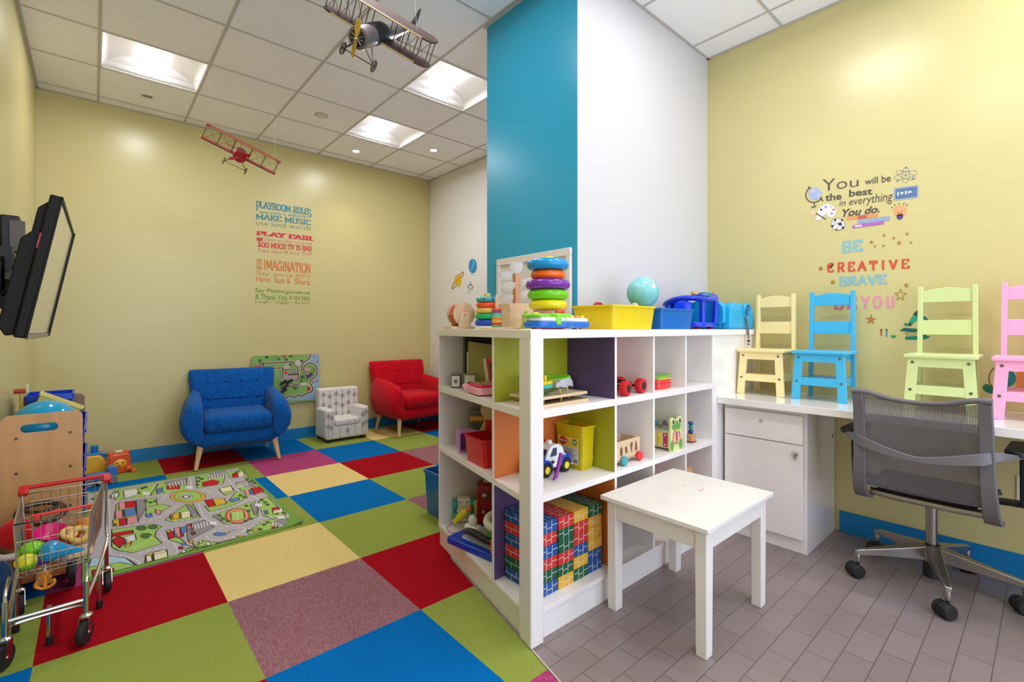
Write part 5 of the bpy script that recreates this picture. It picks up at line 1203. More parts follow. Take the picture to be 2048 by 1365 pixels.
s.poly('land', [ZQ(*p) for p in ((134,288),(160,262),(190,268),(182,290),(156,306))], (186,194,190), 2, more=[[ZQ(*p) for p in ((196,316),(226,302),(234,324),(210,346))],[ZQ(*p) for p in ((204,258),(230,270),(236,288),(218,284))]])
s = Sticker('palette_sticker', 'white paint palette sticker with a brush beside the ball', 'wall sticker', wx, 1648, 424)
pp = [(p.x,p.y) for p in bez([(200,520,0),(186,545,0),(236,540,0),(262,500,0),(290,494,0),(310,520,0),(350,516,0),(374,466,0),(340,414,0),(280,404,0),(230,436,0),(200,480,0),(200,520,0)],4)][:-1]
s.poly('palette', [ZQ(*p) for p in pp], (226,222,226), 0)
for (x,y), c in (((238,454),(70,52,84)),((280,428),(110,130,200)),((324,426),(226,186,150)),((350,454),(226,96,130)),((334,490),(120,160,160))): s.poly('paint_spot', [ZQ(*p) for p in circ((x,y),11,14)], c, 1)
s.poly('brush_handle', [ZQ(*p) for p in ((186,490),(194,482),(284,538),(280,546))], (70,52,60), 1); s.poly('brush_tip', [ZQ(*p) for p in ((140,470),(170,466),(196,484),(184,504),(150,494))], (240,196,166), 1)
s = Sticker('football_sticker', 'black and white football sticker below the motto', 'wall sticker', wx, 1675, 449)
s.poly('ball_outline', [ZQ(*p) for p in circ((390,586),65,30,56)], (52,46,56), 0); b_ = s.poly('ball', [ZQ(*p) for p in circ((390,586),61,30,52)], (232,226,228), 1)
for c, r in (((410,584),20),((342,602),14),((366,548),13),((428,548),13),((436,618),14),((378,634),10)): s.poly('patch', [ZQ(*p) for p in circ(c,r,5,r*0.9)], (52,46,56), 2, b_)
s.line('seam', [ZQ(346,566),ZQ(392,576)], 0.7, (60,54,62), 2, b_, more=[[ZQ(400,600),ZQ(376,630)],[ZQ(352,590),ZQ(392,580)],[ZQ(424,596),ZQ(438,612)],[ZQ(414,566),ZQ(424,552)]])
s = Sticker('books_sticker', 'orange, blue and purple book stack sticker below the motto', 'wall sticker', wx, 1736, 442)
def bar_(x0,y0,x1,y1,sl,c,k): return s.poly('book', [ZQ(x0,y0),ZQ(x1,y0+sl*(x1-x0)),ZQ(x1,y1+sl*(x1-x0)),ZQ(x0,y1)], c, k)
bar_(472,518,756,552,-0.115,(214,146,92),0); bar_(570,548,862,586,-0.125,(146,160,190),1); bar_(522,596,810,624,-0.14,(172,100,186),2)
s.poly('book_label', [ZQ(*p) for p in ((546,598),(608,590),(608,604),(546,612))], (230,220,230), 3)
s.poly('red_band', [ZQ(*p) for p in ((574,508),(650,499),(650,530),(574,539))], (186,90,84), 2)
s = Sticker('atom_sticker', 'thin grey atom sticker at the top of the motto', 'wall sticker', wx, 1811, 350)
AC = (1590+1008/4.55, 320+138/4.55)
for th, a, b in ((-0.25,23.5,7.0),(PI/2+0.05,16,7.0),(0.35,20,6.5)):
    s.line('orbit', el(AC, a, b, th), 0.75, (128,120,136), 0, closed=True)
for x,y,r in ((1008,138,10),(1008,70,9),(1074,170,9),(934,192,9)): s.poly('electron', [ZQ(*p) for p in circ((x,y),r,14)], (104,116,160), 1)
s = Sticker('chalkboard_sticker', 'blue slate sticker with a sum beside the motto', 'wall sticker', wx, 1812, 386)
def slant(x0,y0,x1,y1,r): return [ZQ(x, y-0.13*(x-x0)) for x, y in rrect(x0,y0,x1,y1,r)]
s.poly('slate', slant(902,256,1122,372,16), (84,112,152), 0); s.line('border', slant(908,262,1116,366,14), 0.9, (220,224,232), 1, closed=True)
s.text('sum', '1+1=', QT(932,292,1062,328,276,304), (236,238,240), 0.04, k=2)
s = Sticker('lightbulb_sticker', 'orange light bulb sticker with dark rays beside the motto', 'wall sticker', wx, 1800, 424)
s.poly('bulb', [ZQ(*p) for p in circ((956,464),60,26,50)]+[], (226,158,112), 0); s.poly('neck', [ZQ(*p) for p in ((926,500),(984,492),(980,514),(928,520))], (226,158,112), 0)
s.poly('screw_base', [ZQ(*p) for p in ((922,510),(986,504),(982,526),(966,542),(942,544),(926,528))], (86,60,120), 1)
s.line('filament', [ZQ(*p) for p in ((934,504),(938,478),(952,488),(966,474),(972,500))], 0.9, (150,60,60), 1)
s.line('ray', [ZQ(878,430),ZQ(894,437)], 1.3, (70,60,60), 0, more=[[ZQ(902,406),ZQ(916,416)],[ZQ(946,392),ZQ(950,406)],[ZQ(996,392),ZQ(986,406)],[ZQ(1026,404),ZQ(1012,416)]])
def word(label, body, q, c, bold=0.05, space=1.1, dots=None, dn=0):
    s = Sticker('wall_lettering', label, 'wall sticker', wx, sum(p[0] for p in q)/4, sum(p[1] for p in q)/4, 'coloured words above the desk')
    o = s.slab('word', body, q, c, 0.225, 0.0, sp=space-0.85)
    return s
LB = (130,184,194)
word('light blue word BE on the yellow desk wall', 'BE', QT(432,742,610,850,724,830), LB, 0.06, 1.0)
s = word('red word CREATIVE on the yellow desk wall', 'CREATIVE', QT(294,938,1036,1030,900,990), (210,76,50), 0.05, 1.2)
s.poly('peeled_corner', [ZQ(*p) for p in ((304,978),(344,944),(348,964),(330,990))], (120,40,30), 1)
word('light blue word BRAVE on the yellow desk wall', 'BRAVE', QT(406,1064,828,1152,1040,1130), LB, 0.06, 0.95)
q = [(1690,593),(1790,590),(1790,616),(1690,619)]
word('pink word YOU on the yellow desk wall, beside the blue chair', 'YOU', [(1723,592.5),(1790,592),(1790,616.5),(1723,618)], (226,146,164), 0.05, 1.2)
word('pink word BE mostly hidden behind the blue chair', 'BE', [(1668,594),(1712,593),(1712,618.5),(1668,620)], (200,120,150), 0.05)
GOLD = (172,128,46)
G_ = 'gold stars and dots on the desk wall'
def gold(label, pts, name='star_sticker', k=0):
    s = Sticker(name, label, 'wall sticker', wx, sum(p[0] for p in pts)/len(pts), sum(p[1] for p in pts)/len(pts), G_)
    mb = MB(); mb.face([s.loc(wx(*p)) for p in pts]); mb.build('star' if name == 'star_sticker' else 'dot', mat(GOLD,0.45,var=0.05), s.t, smooth=False)
for (x,y), r, lb in (((696,750),22,'gold star beside the word BE'),((812,688),19,'gold star up from the word BE'),((804,783),18,'small gold star below the others beside the word BE'),((948,756),25,'gold star in the middle of the cluster'),((1020,674),20,'gold star at the top of the cluster')): gold(lb, [ZQ(*p) for p in star((x,y),r,-PI/2+0.15)])
for (x,y), r, lb in (((728,788),10,'gold dot beneath the star next to BE'),((898,712),12,'gold dot between the stars of the cluster'),((1054,754),10,'gold dot at the end of the star cluster')): gold(lb, [ZQ(*p) for p in circ((x,y),r,16)], 'dot_sticker')
for (x,y), lb in (((234,990),'gold bullet dot before the word CREATIVE'),((345,1115),'gold bullet dot before the word BRAVE')): gold(lb, [ZQ(*p) for p in circ((x,y),20,18,18)], 'dot_sticker')
gold('gold star above the outlined star', [ZQ(*p) for p in star((1014,1143),26,-PI/2+0.1)])
gold('large gold star below the word YOU', star((1742,640),11.5,-PI/2+0.05))
s = Sticker('star_sticker', 'outlined gold star beside the word YOU', 'wall sticker', wx, 1801, 590, G_)
s.line('star', star((1801,590.5),12,-PI/2), 1.6, GOLD, 0, closed=True)
# science stickers
s = Sticker('microscope_sticker', 'green microscope sticker partly behind the pale green chair', 'wall sticker', wx, 1832, 655)
MQ = lambda x, y: (1740+x/4.55, 560+y/4.55)
TG = (0,120,100); DG = (20,60,60)
s.poly('base', [MQ(*p) for p in ((320,516),(460,510),(548,512),(520,536),(460,546),(322,546))], TG, 0)
s.poly('stage', [MQ(*p) for p in ((266,464),(310,438),(430,446),(430,476),(370,474))], (0,96,90), 1)
s.poly('tube', [MQ(*p) for p in ((350,390),(394,318),(430,336),(436,362),(384,402))], (24,156,130), 1)
s.poly('eyepiece', [MQ(*p) for p in ((392,312),(430,276),(442,300),(440,340))], DG, 2)
s.poly('lens', [MQ(*p) for p in ((352,392),(384,402),(366,424),(350,416))], DG, 2)
s.poly('focus_wheel', [MQ(*p) for p in ((306,400),(330,392),(352,406),(344,424),(314,414))], (0,140,120), 1)
s.line('arm', [MQ(*p) for p in bez([(440,330,0),(500,350,0),(528,400,0),(524,460,0),(490,512,0)],6)] if False else [(MQ(p.x,p.y)) for p in bez([(440,330,0),(500,350,0),(528,400,0),(524,460,0),(490,512,0)],6)], 6.0, (0,104,100), 0)
s.line('stage_ring', el(MQ(370,492), 11, 2.4, 0.05), 0.8, (40,60,60), 2, closed=True)
for i, (x, c, lb) in enumerate(((102,(190,70,50),'red test tube sticker under the gold star'),(150,(70,140,150),'blue test tube sticker under the gold star'))):
    s = Sticker('test_tube_sticker', lb, 'wall sticker', wx, *MQ(x,490))
    s.poly('tube', [MQ(*p) for p in ((x-8,462),(x+8,462),(x+9,508),(x+2,522 if i else 510),(x-6,520 if i else 508))], c, 0); s.poly('stopper', [MQ(*p) for p in ((x-11,450),(x+11,450),(x+11,461),(x-11,461))], (60,70,60), 0)
s = Sticker('flask_sticker', 'green round flask sticker beside the test tubes', 'wall sticker', wx, *MQ(213,505))
s.poly('flask', [MQ(*p) for p in [(186,506)]+[(213+27*math.cos(a),506+26*math.sin(a)) for a in [PI-PI*k/14 for k in range(15)]]], (40,150,90), 0); s.line('neck', [MQ(213,506),MQ(213,464)], 1.4, (200,200,150), 0)
s = Sticker('globe_sticker', 'teal globe sticker on the desk wall behind the pink chair', 'wall sticker', wx, 2014, 757)
s.poly('ball', [(p[0],p[1]) for p in circ((2016,757),16,26,17)], (20,120,120), 1); s.line('arc', [(2004+18*math.cos(a)-8,757+22*math.sin(a)) for a in [PI*0.55+PI*0.95*k/14 for k in range(15)]], 2.0, (130,70,40), 0)
s.poly('stand', [(2034,744),(2060,742),(2060,784),(2030,786)], (206,130,60), 0); s.poly('land', [(2008,748),(2016,744),(2020,754),(2012,764)], (60,150,90), 2)
s = Sticker('leaf_sticker', 'dark green leaf-shaped sticker between the green and pink chairs', 'wall sticker', wx, 1973, 778)
s.poly('leaf', [(1965,772),(1972,768),(1984,772),(1990,780),(1986,788),(1974,786),(1966,780)], (10,110,80), 0)
# ---- play panel on the wall behind the blue chair
s = None
PQ = lambda x, y: (490+x/10.5, 690+y/10.5)
PY_ = 5.155
def py_(u, v, k=0): return ony(u, v, PY_ - 0.0004*(k+1))
t = Sticker('road_map_board', 'wall-mounted road map play panel with wooden edges behind the blue armchair', 'play panel', py_, 572, 757)
c0 = ony(*PQ(140,240), PY_); c1 = ony(*PQ(1560,190), PY_); zb = ony(*PQ(1560,1135), PY_).z; zt = (c0.z+c1.z)/2
mb = MB(); mb.tf(Matrix.Translation(-t.o)); x0, x1 = c0.x, c1.x
mb.prism(rrect(x0, zb-0.015, x1, zt, 0.025), PY_, PY_+0.02, 'y'); mb.build('board', BEECH, t.t)
mb = MB(); mb.tf(Matrix.Translation(-t.o)); mb.cbox((x0+0.1, 5.178, (zb+zt)/2), (0.05,0.008,0.05)); mb.cbox((x1-0.1, 5.178, (zb+zt)/2), (0.05,0.008,0.05)); mb.build('wall_bracket', STEEL, t.t)
mb = MB(); mb.tf(Matrix.Translation(-t.o)); mb.face([(p[0], PY_-0.0005, p[1]) for p in rrect(x0+0.001, zb-0.014, x1-0.001, zt-0.001, 0.024)]); mb.build('meadow', mat((138,178,96),0.5,scale=8,c2=(116,160,80)), t.t, smooth=False)
def P_(pts): return [PQ(*p) for p in pts]
t.poly('water', P_(bz := [(1375,196),(1540,196),(1552,300),(1555,700),(1552,1140),(840,1180),(600,1190),(600,1100),(760,1060),(880,1100),(1250,1030),(1370,1000),(1420,920),(1370,800),(1420,700),(1510,600),(1500,440),(1380,380),(1260,420),(1200,540),(1190,420),(1260,340),(1350,270)]), (140,178,206), 1)
for pts in ([(285,395),(940,365),(1010,380),(1040,440),(1100,490),(1115,610),(1115,735),(1000,745)],[(385,395),(385,520)],[(510,495),(790,485),(800,730)],[(805,525),(950,522)],[(905,620),(1110,610)],[(880,840),(970,895),(1060,820),(1155,885)],[(1375,196),(1360,270),(1290,330),(1210,400),(1195,540),(1250,630),(1320,640)],[(1290,610),(1235,540),(1250,450),(1340,390),(1440,400),(1500,480),(1515,600),(1470,680),(1390,740),(1375,820),(1420,910),(1390,990),(1270,1030),(1190,1080),(1110,1055),(1035,1110),(950,1065),(860,1115),(765,1075)]):
    q = [(p.x,p.y) for p in bez([(a,b,0) for a,b in pts], 4)] if len(pts) > 6 else pts
    t.line('groove_border', P_(q), 4.6, (214,206,176), 2); t.line('groove', P_(q), 2.3, (84,62,48), 3)
for c, r in (((455,262),40),((312,340),42),((705,300),32),((960,245),38),((860,315),40),((1195,345),38),((1200,680),52),((1050,900),48),((950,420),34),((1180,760),34)):
    t.poly('tree', P_(circ(c, r, 16, r*0.8)), (62,112,50), 2)
for pts, c in (([(190,440),(350,430),(350,500),(190,505)],(190,96,96)),([(1055,320),(1170,320),(1175,410),(1110,450),(1060,410)],(206,194,196)),([(820,430),(905,400),(950,460),(945,500),(820,500)],(200,180,180)),([(820,560),(890,560),(890,610),(820,610)],(214,60,60)),([(960,540),(1090,530),(1095,590),(960,600)],(150,140,140)),([(820,640),(1090,625),(1090,720),(820,725)],(176,160,160)),([(1310,880),(1365,880),(1365,970),(1310,970)],(196,40,40)),([(1310,810),(1360,805),(1400,900),(1370,960),(1330,870)],(222,196,156)),([(1250,510),(1330,470),(1390,520),(1340,560),(1260,550)],(206,160,140)),([(740,560),(770,560),(770,700),(740,700)],(120,150,120)),([(790,230),(860,225),(850,270),(800,270)],(196,50,50)),([(1170,800),(1300,790),(1300,860),(1160,850)],(206,200,196))):
    t.poly('building', P_(pts), c, 2)
for c in ((1452,245),(1515,355),(1455,540),(1430,785),(1510,760)): t.poly('boat', P_([(c[0]-22,c[1]+22),(c[0],c[1]-34),(c[0]+22,c[1]+22)]), (186,60,70), 2)
for c, cc in (((800,790),(36,30,32)),((925,770),(36,30,32)),((840,880),(60,40,50)),((800,970),(36,30,36)),((1350,640),(74,60,130))):
    mb = MB(); p = t.loc(py_(*PQ(*c))); 
    for dx in (-0.02, 0.0, 0.02):
        mb.bar(p+Vector((dx,0,dx*0.6)), p+Vector((dx,-0.016,dx*0.6)), 0.014, 12)
    mb.build('sliding_piece', plastic(cc), t.t, bevel=0.002)
# ================================================================== MODEL BIPLANES HANGING FROM THE CEILING
def view_frame(u, v, dist):
    r = Vector(ray(u, v)).normalized(); e1 = r.cross(Vector((0,0,1))).normalized(); e2 = e1.cross(r).normalized()
    return Vector((0,0,EYE))+r*dist, e1, e2, r
def biplane(name, label, u, v, dist, W, A, span, chord, gap, length, cols, nb, rad, blade_rot, strings, stagger=0.0, extra_tail=False, ywing=0.07, h0=-0.02):
    p, e1, e2, e3 = view_frame(u, v, dist)
    x = (e1*W[0]+e2*W[1]+e3*W[2]).normalized(); y = (e1*A[0]+e2*A[1]+e3*A[2]); y = (y-x*y.dot(x)).normalized(); z = x.cross(y)
    t = thing(name, label, 'model plane', p); t.rotation_euler = Matrix((x, y, z)).transposed().to_euler()
    wingm, bodym, darkm, wirem, propm, wheelm = cols
    M_ = Matrix((x, y, z)).transposed()
    # origin: propeller hub; nose at y = 0, tail at y = +length
    yw = ywing
    for k, (zz, s, off) in enumerate(((h0, 1.0, 0.0), (h0+gap, 1.0, -stagger))):
        tip = chord*0.42
        out = [(-span/2, -chord*0.36+tip*0.2)]
        out = [(p_[0], p_[1]) for p_ in rrect(-span/2, -chord/2, span/2, chord/2, tip, 5)]
        mb = MB(); mb.prism([(a*s, b+yw+off) for a, b in out], zz-chord*(0.03 if extra_tail else 0.055), zz+chord*(0.03 if extra_tail else 0.055), 'z'); wg = mb.build('upper_wing' if k else 'lower_wing', wingm, t, bevel=chord*0.02)
        mb = MB(); mb.bar((-span/2+tip, yw+off-chord*0.5, zz), (span/2-tip, yw+off-chord*0.5, zz), chord*0.03, 8); mb.build('leading_edge', darkm if k == 0 and extra_tail is False else mat((190,164,110),0.5), wg)
    for s in (-1, 1):
        for i in range(nb):
            xx = s*span*(0.47-0.36*i/(nb-1))
            for dy in (-chord*0.28, chord*0.28):
                mb = MB(); mb.bar((xx, yw+dy, h0), (xx, yw+dy-stagger, h0+gap), span*0.0042, 6); mb.build('strut', wirem, t)
            if i < nb-1:
                x2 = s*span*(0.47-0.36*(i+1)/(nb-1)); dy = -chord*0.25
                for q0, q1 in ((xx, x2), (x2, xx)):
                    mb = MB(); mb.bar((q0, yw+dy, h0), (q1, yw+dy-stagger, h0+gap), span*0.0022, 5); mb.build('bracing_wire', wirem, t)
    mb = MB(); mb.lathe([(rad*0.62,length*0.02),(rad*0.96,length*0.025),(rad,length*0.05),(rad,length*0.15),(rad*0.97,length*0.17)], (0,0,0), (0,1,0), 24); mb.build('cowling', bodym, t)
    mb = MB(); mb.lathe([(rad*0.92,length*0.17),(rad*0.95,length*0.3),(rad*0.8,length*0.5),(rad*0.42,length*0.8),(rad*0.16,length*0.97),(0.002,length)], (0,0,0), (0,1,0), 20); mb.build('fuselage', bodym, t)
    mb = MB(); mb.lathe([(rad*0.97,length*0.19),(rad*1.02,length*0.22),(rad*1.0,length*0.34),(rad*0.9,length*0.36)], (0,0,rad*0.05), (0,1,0), 22); mb.build('cockpit_cover', darkm, t)
    mb = MB(); mb.disc((0, length*0.022, 0), rad*0.72, length*0.012, (0,1,0), 20); en = mb.build('engine', darkm if extra_tail else bodym, t)
    for k in range(9 if extra_tail else 0):
        a = 2*PI*k/9; mb = MB(); mb.bar((rad*0.15*math.cos(a), length*0.012, rad*0.15*math.sin(a)), (rad*0.62*math.cos(a), length*0.012, rad*0.62*math.sin(a)), rad*0.055, 6); mb.build('cylinder_rod', STEEL, en)
    mb = MB(); rs = []
    bl = rad*1.62
    d = Vector((math.cos(blade_rot), 0, math.sin(blade_rot))); sd = Vector((-d.z, 0.35, d.x))
    for r, w in ((-bl,0.12),(-bl*0.9,0.28),(-bl*0.5,0.30),(-bl*0.12,0.13),(bl*0.12,0.13),(bl*0.5,0.30),(bl*0.9,0.28),(bl,0.12)):
        c = d*r+Vector((0,-rad*0.12,0)); w2 = w*rad*0.75; q = sd if r < 0 else Vector((-d.z,-0.35,d.x))
        rs.append([c-q*w2+Vector((0,-rad*0.03,0)), c+q*w2+Vector((0,-rad*0.03,0)), c+q*w2+Vector((0,rad*0.03,0)), c-q*w2+Vector((0,rad*0.03,0))])
    mb.rings(rs); pr = mb.build('propeller', propm, t, bevel=rad*0.02)
    mb = MB(); mb.lathe([(rad*0.02,-rad*0.32),(rad*0.14,-rad*0.2),(rad*0.16,length*0.01)], (0,0,0), (0,1,0), 14); mb.build('hub', mat((180,160,110),0.3,metal=0.7) if extra_tail else propm, pr)
    # tail
    mb = MB(); mb.prism([(length*0.84,rad*0.1),(length*0.90,rad*0.9),(length*0.955,rad*1.75),(length*0.995,rad*1.85),(length*1.0,rad*0.9),(length*0.99,-rad*0.15)], -rad*0.035, rad*0.035, 'x'); mb.build('tail_fin', darkm if extra_tail else bodym, t)
    mb = MB(); mb.prism([(-span*0.17,length*0.93),(-span*0.14,length*0.86),(0,length*0.80),(span*0.14,length*0.86),(span*0.17,length*0.93),(span*0.15,length*0.985),(-span*0.15,length*0.985)], -rad*0.04, rad*0.03, 'z'); mb.build('tailplane', wingm, t)
    # undercarriage
    yg = length*(0.16 if not extra_tail else 0.10); zg = -rad*1.9; xg = span*0.135; wr = rad*0.52
    mb = MB()
    for s in (-1, 1):
        mb.bar((s*rad*0.6, yg-length*0.03, -rad*0.7), (s*xg, yg, zg), span*0.0045, 6); mb.bar((s*rad*0.6, yg+length*0.06, -rad*0.7), (s*xg, yg, zg), span*0.0045, 6)
    mb.bar((-xg, yg, zg), (xg, yg, zg), span*0.0045, 6); mb.build('undercarriage', wirem, t)
    for c in [(-xg*1.06, yg, zg, wr), (xg*1.06, yg, zg, wr)] + ([(0.0, length*0.72, -rad*0.95, wr*0.8)] if extra_tail else []):
        mb = MB(); cc = c[:3]; mb.torus(cc, c[3], c[3]*0.17, (1,0,0), 26, 8); wh = mb.build('wheel', wheelm, t)
        mb = MB()
        for k in range(6): a = PI*k/3; mb.bar(cc, (cc[0], cc[1]+c[3]*math.cos(a), cc[2]+c[3]*math.sin(a)), c[3]*0.06, 5)
        mb.disc(cc, c[3]*0.22, c[3]*0.3, (1,0,0), 12); mb.build('spokes', wheelm, wh)
    for (lx, ly) in strings:
        a = Vector((lx*span/2, yw-stagger, h0+gap)); w_ = p+M_ @ a; top = Vector((w_.x-0.015, w_.y+0.01, ZC-0.001)); b = M_.transposed() @ (top-p)
        mb = MB(); mb.bar(a, b, 0.0007, 5); mb.build('hanging_thread', mat((206,204,204),0.5,alpha=0.7), t)
    return t
RP = plastic((160, 14, 18), 0.3); RPD = plastic((70, 16, 18), 0.4); BR_ = mat((112, 84, 44), 0.5)
biplane('model_biplane', 'small red model biplane hanging before the long yellow wall', 480, 313.8, 4.05, (0.931,-0.355,0.083), (-0.024,0.166,0.986), 0.505, 0.085, 0.096, 0.33, (RP, RP, RPD, BR_, RP, mat((120,92,40),0.5)), 3, 0.044, 0.72, ((-0.86,0),(0.84,0)), 0.0, False, 0.073, -0.007)
GW = mat((82, 66, 60), 0.8, scale=14, c2=(64, 53, 54), stretch=(0.2,3,1), spec=0.1); GB = mat((128, 116, 116), 0.28, metal=0.6, var=0.08)
GD = mat((34, 32, 36), 0.5); GBR = mat((84, 70, 58), 0.5)
biplane('model_biplane', 'large grey model biplane with a yellow propeller hanging by the blue column', 712.5, 77, 2.42, (0.875,-0.33,-0.35), (0.43,0.145,0.89), 0.515, 0.128, 0.108, 0.74, (GW, GB, GD, GBR, plastic((176,146,48),0.4), GBR), 4, 0.046, 1.64, ((-0.6,0),(0.6,0)), 0.0, True, 0.24, -0.014)
# ================================================================== TELEVISION
TVC = Vector((-0.112, 2.56, 1.352)); M_tv = (Matrix.Rotation(-0.013,4,'Z') @ Matrix.Rotation(0.18,4,'Y'))
t = thing('television', 'black flat television tilted down on a wall bracket', 'television', TVC); t.rotation_euler = M_tv.to_euler()
TB = mat((15,13,11),0.55,var=0.05,spec=0.25); w, h = 0.80, 0.475
mb = MB(); mb.box(-0.030,-w/2,-h/2,-0.002,w/2,h/2); mb.build('bezel', TB, t, bevel=0.005)
for b in ((w/2-0.018,-h/2,w/2,h/2),(-w/2,-h/2,-w/2+0.014,h/2),(-w/2,h/2-0.014,w/2,h/2)):
    mb = MB(); mb.box(-0.004,b[0],b[1],0.005 if b[0] > 0 else 0.002,b[2],b[3]); mb.build('bezel_rail', TB, t, bevel=0.001)
mb = MB(); mb.box(-0.0035,-w/2+0.012,-h/2+0.016,-0.001,w/2-0.016,h/2-0.012); mb.build('screen', mat((222,219,212),0.14,metal=0.92,var=0.0), t, smooth=False)
mb = MB(); mb.box(-0.003,-w/2+0.002,-h/2-0.004,0.0015,w/2-0.002,-h/2+0.014); mb.build('lower_trim', mat((150,144,128),0.3,metal=0.5), t, bevel=0.001)
mb = MB(); mb.prism([(-0.03,-h/2+0.01),(-0.03,h/2-0.02),(-0.052,h/2-0.05),(-0.052,h/2-0.13),(-0.072,h/2-0.16),(-0.072,-h/2+0.03),(-0.05,-h/2)], -w/2+0.02, w/2-0.02, 'y'); mb.build('rear_housing', TB, t, bevel=0.004)
mb = MB(); mb.box(-0.0305,-w/2-0.0006,0.055,-0.026,-w/2+0.002,0.105); mb.build('side_marking', plastic((150,20,30)), t)
t = thing('tv_bracket', 'black jointed wall bracket behind the television', 'bracket', (XL, 2.62, 1.33))
mb = MB(); mb.box(0.0,-0.10,-0.16,0.012,0.10,0.16); mb.build('wall_plate', BLACK, t, bevel=0.002)
mb = MB(); mb.cbox((0.045,-0.06,0.02),(0.07,0.05,0.09)); mb.bar((0.07,-0.06,-0.06),(0.07,-0.06,0.09),0.016,12); mb.build('arm', BLACK, t, bevel=0.003)
mb = MB(); mb.cbox((0.035,0.50,0.05),(0.05,0.05,0.28)); mb.bar((0.045,0.50,-0.06),(0.045,0.50,0.16),0.02,12); mb.plank((0.045,0.48,0.06),(0.07,0.20,0.0),0.05,0.02,(0,0,1)); mb.build('folding_arm', BLACK, t, bevel=0.003)
mb = MB(); mb.cbox((0.112,0.0,0.0),(0.012,0.16,0.12)); mb.build('screen_plate', BLACK, t, bevel=0.002)
mb = MB(); mb.tube(bez([(0.10,-0.10,-0.03),(0.06,-0.14,-0.09),(0.02,-0.12,-0.14),(0.06,-0.08,-0.17),(0.09,-0.1,-0.12)],6),0.004,8); mb.build('cable', RUBBER, t)
t = thing('wall_box', 'black cable box with a grey cover mounted on the wall beyond the television', 'box', (XL, 3.34, 1.60))
mb = MB(); mb.box(0.0,-0.045,-0.085,0.065,0.045,0.095); mb.build('body', BLACK, t, bevel=0.006)
mb = MB(); mb.box(0.03,-0.058,-0.08,0.085,-0.046,0.07); mb.build('cover', mat((96,92,84),0.4,metal=0.4), t, bevel=0.003)
mb = MB(); mb.tube(bez([(0.03,-0.02,-0.08),(0.04,-0.05,-0.15),(0.03,-0.12,-0.20),(0.012,-0.2,-0.22)],5),0.006,8); mb.build('cable', RUBBER, t)
# ================================================================== TOY BIN RACK AND ITS LOAD
FZ = 0.0065
t = thing('bin_rack', 'maple toy bin rack with slotted end panels along the yellow wall', 'rack', (-0.175, 3.52, FZ))
LAM = wood((206, 160, 108), (192, 144, 94), 'z', 0.3, 16); LAMD = wood((150, 116, 94), (138, 104, 84), 'z', 0.35, 16)
def end_panel(y0, y1, m, zt, hole=True):
    mb = MB(); z1 = zt; x0, x1 = -0.138, 0.138
    o_ = rrect(x0, 0.0, x1, z1, 0.03, 6)
    if hole:
        hz0, hz1, hx0, hx1 = z1-0.085, z1-0.045, -0.075, 0.052
        # ring of quads between outline and slot
        inn = rrect(hx0, hz0, hx1, hz1, 0.0199, 6)
        A = {}
        for yy in (y0, y1):
            A[yy] = ([mb.v((p[0], yy, p[1])) for p in o_], [mb.v((p[0], yy, p[1])) for p in inn])
        n = len(o_)
        for yy in (y0, y1):
            for k in range(n): mb.f([A[yy][0][k], A[yy][0][(k+1)%n], A[yy][1][(k+1)%n], A[yy][1][k]])
        for q in (0, 1):
            for k in range(n): mb.f([A[y0][q][k], A[y0][q][(k+1)%n], A[y1][q][(k+1)%n], A[y1][q][k]])
    else: mb.prism(o_, y0, y1, 'y')
    o = mb.build('end_panel', m, t, smooth=False); return o
ep = end_panel(-0.392, -0.374, LAM, 0.746); end_panel(0.374, 0.392, LAMD, 0.752, False)
for x, z in ((-0.088,0.64),(0.094,0.645),(-0.088,0.48),(0.094,0.482),(-0.088,0.29),(0.094,0.292)):
    mb = MB(); mb.lathe([(0.0065,0.0),(0.006,-0.002),(0.0,-0.0024)], (x,-0.392,z), (0,1,0), 16); mb.build('bolt', mat((110,84,56),0.4,metal=0.5), ep)
for z in (0.14, 0.33, 0.52):
    mb = MB(); mb.box(-0.128,-0.374,z-0.012,0.128,0.374,z); mb.build('shelf_board', LAM, t)
mb = MB(); mb.box(-0.128,-0.374,0.03,0.128,0.374,0.045); mb.build('bottom_shelf', LAM, t)
for k, (y, z) in enumerate(((-0.182,0.52),(0.178,0.52),(-0.182,0.33),(0.178,0.33),(-0.182,0.14),(0.178,0.14))):
    tub('storage_bin', 'blue toy bin on the maple rack, '+['top shelf under the big ball','top shelf by the back wall','middle shelf by the shopping cart','middle shelf by the back wall','lowest shelf by the shopping cart','lowest shelf by the back wall'][k], 'bin', -0.163, 3.52+y, FZ+z+0.001, 0.266, 0.335, 0.122, (20,60,190), rim=0.014, taper=0.88, group='blue bins in the rack')
t = tub('storage_bin', 'dark blue bin set on top of the rack behind the big ball', 'bin', -0.178, 3.750, FZ+0.6465, 0.185, 0.22, 0.135, (14,66,196), rim=0.030, taper=0.86)
t = tub('storage_bin', 'pale yellow bin tipped against the big ball on the rack', 'bin', -0.160, 3.555, FZ+0.694, 0.185, 0.10, 0.075, (226,214,128), rim=0.010, taper=0.88); t.rotation_euler = (0, math.radians(30), 0)
t = thing('toy_ball', 'big shiny cyan ball lying in a bin of the maple rack', 'ball', (-0.180, 3.352, FZ+0.655))
mb = MB(); mb.sph((0,0,0), 0.128, 40); mb.build('body', plastic((22,156,200),0.12), t)
t = thing('toy_hammer', 'small wooden toy with a red cap sticking up behind the bins', 'toy', (-0.285, 3.62, FZ+0.62))
mb = MB(); mb.bar((0,0,0),(0.0,0,0.19),0.008,10); mb.build('handle', wood((206,170,90),(190,150,70)), t)
mb = MB(); mb.lathe([(0.013,0.0),(0.013,0.045)], (-0.028,0,0.192), (1,0,0), 14); mb.build('head', plastic((176,60,30)), t)
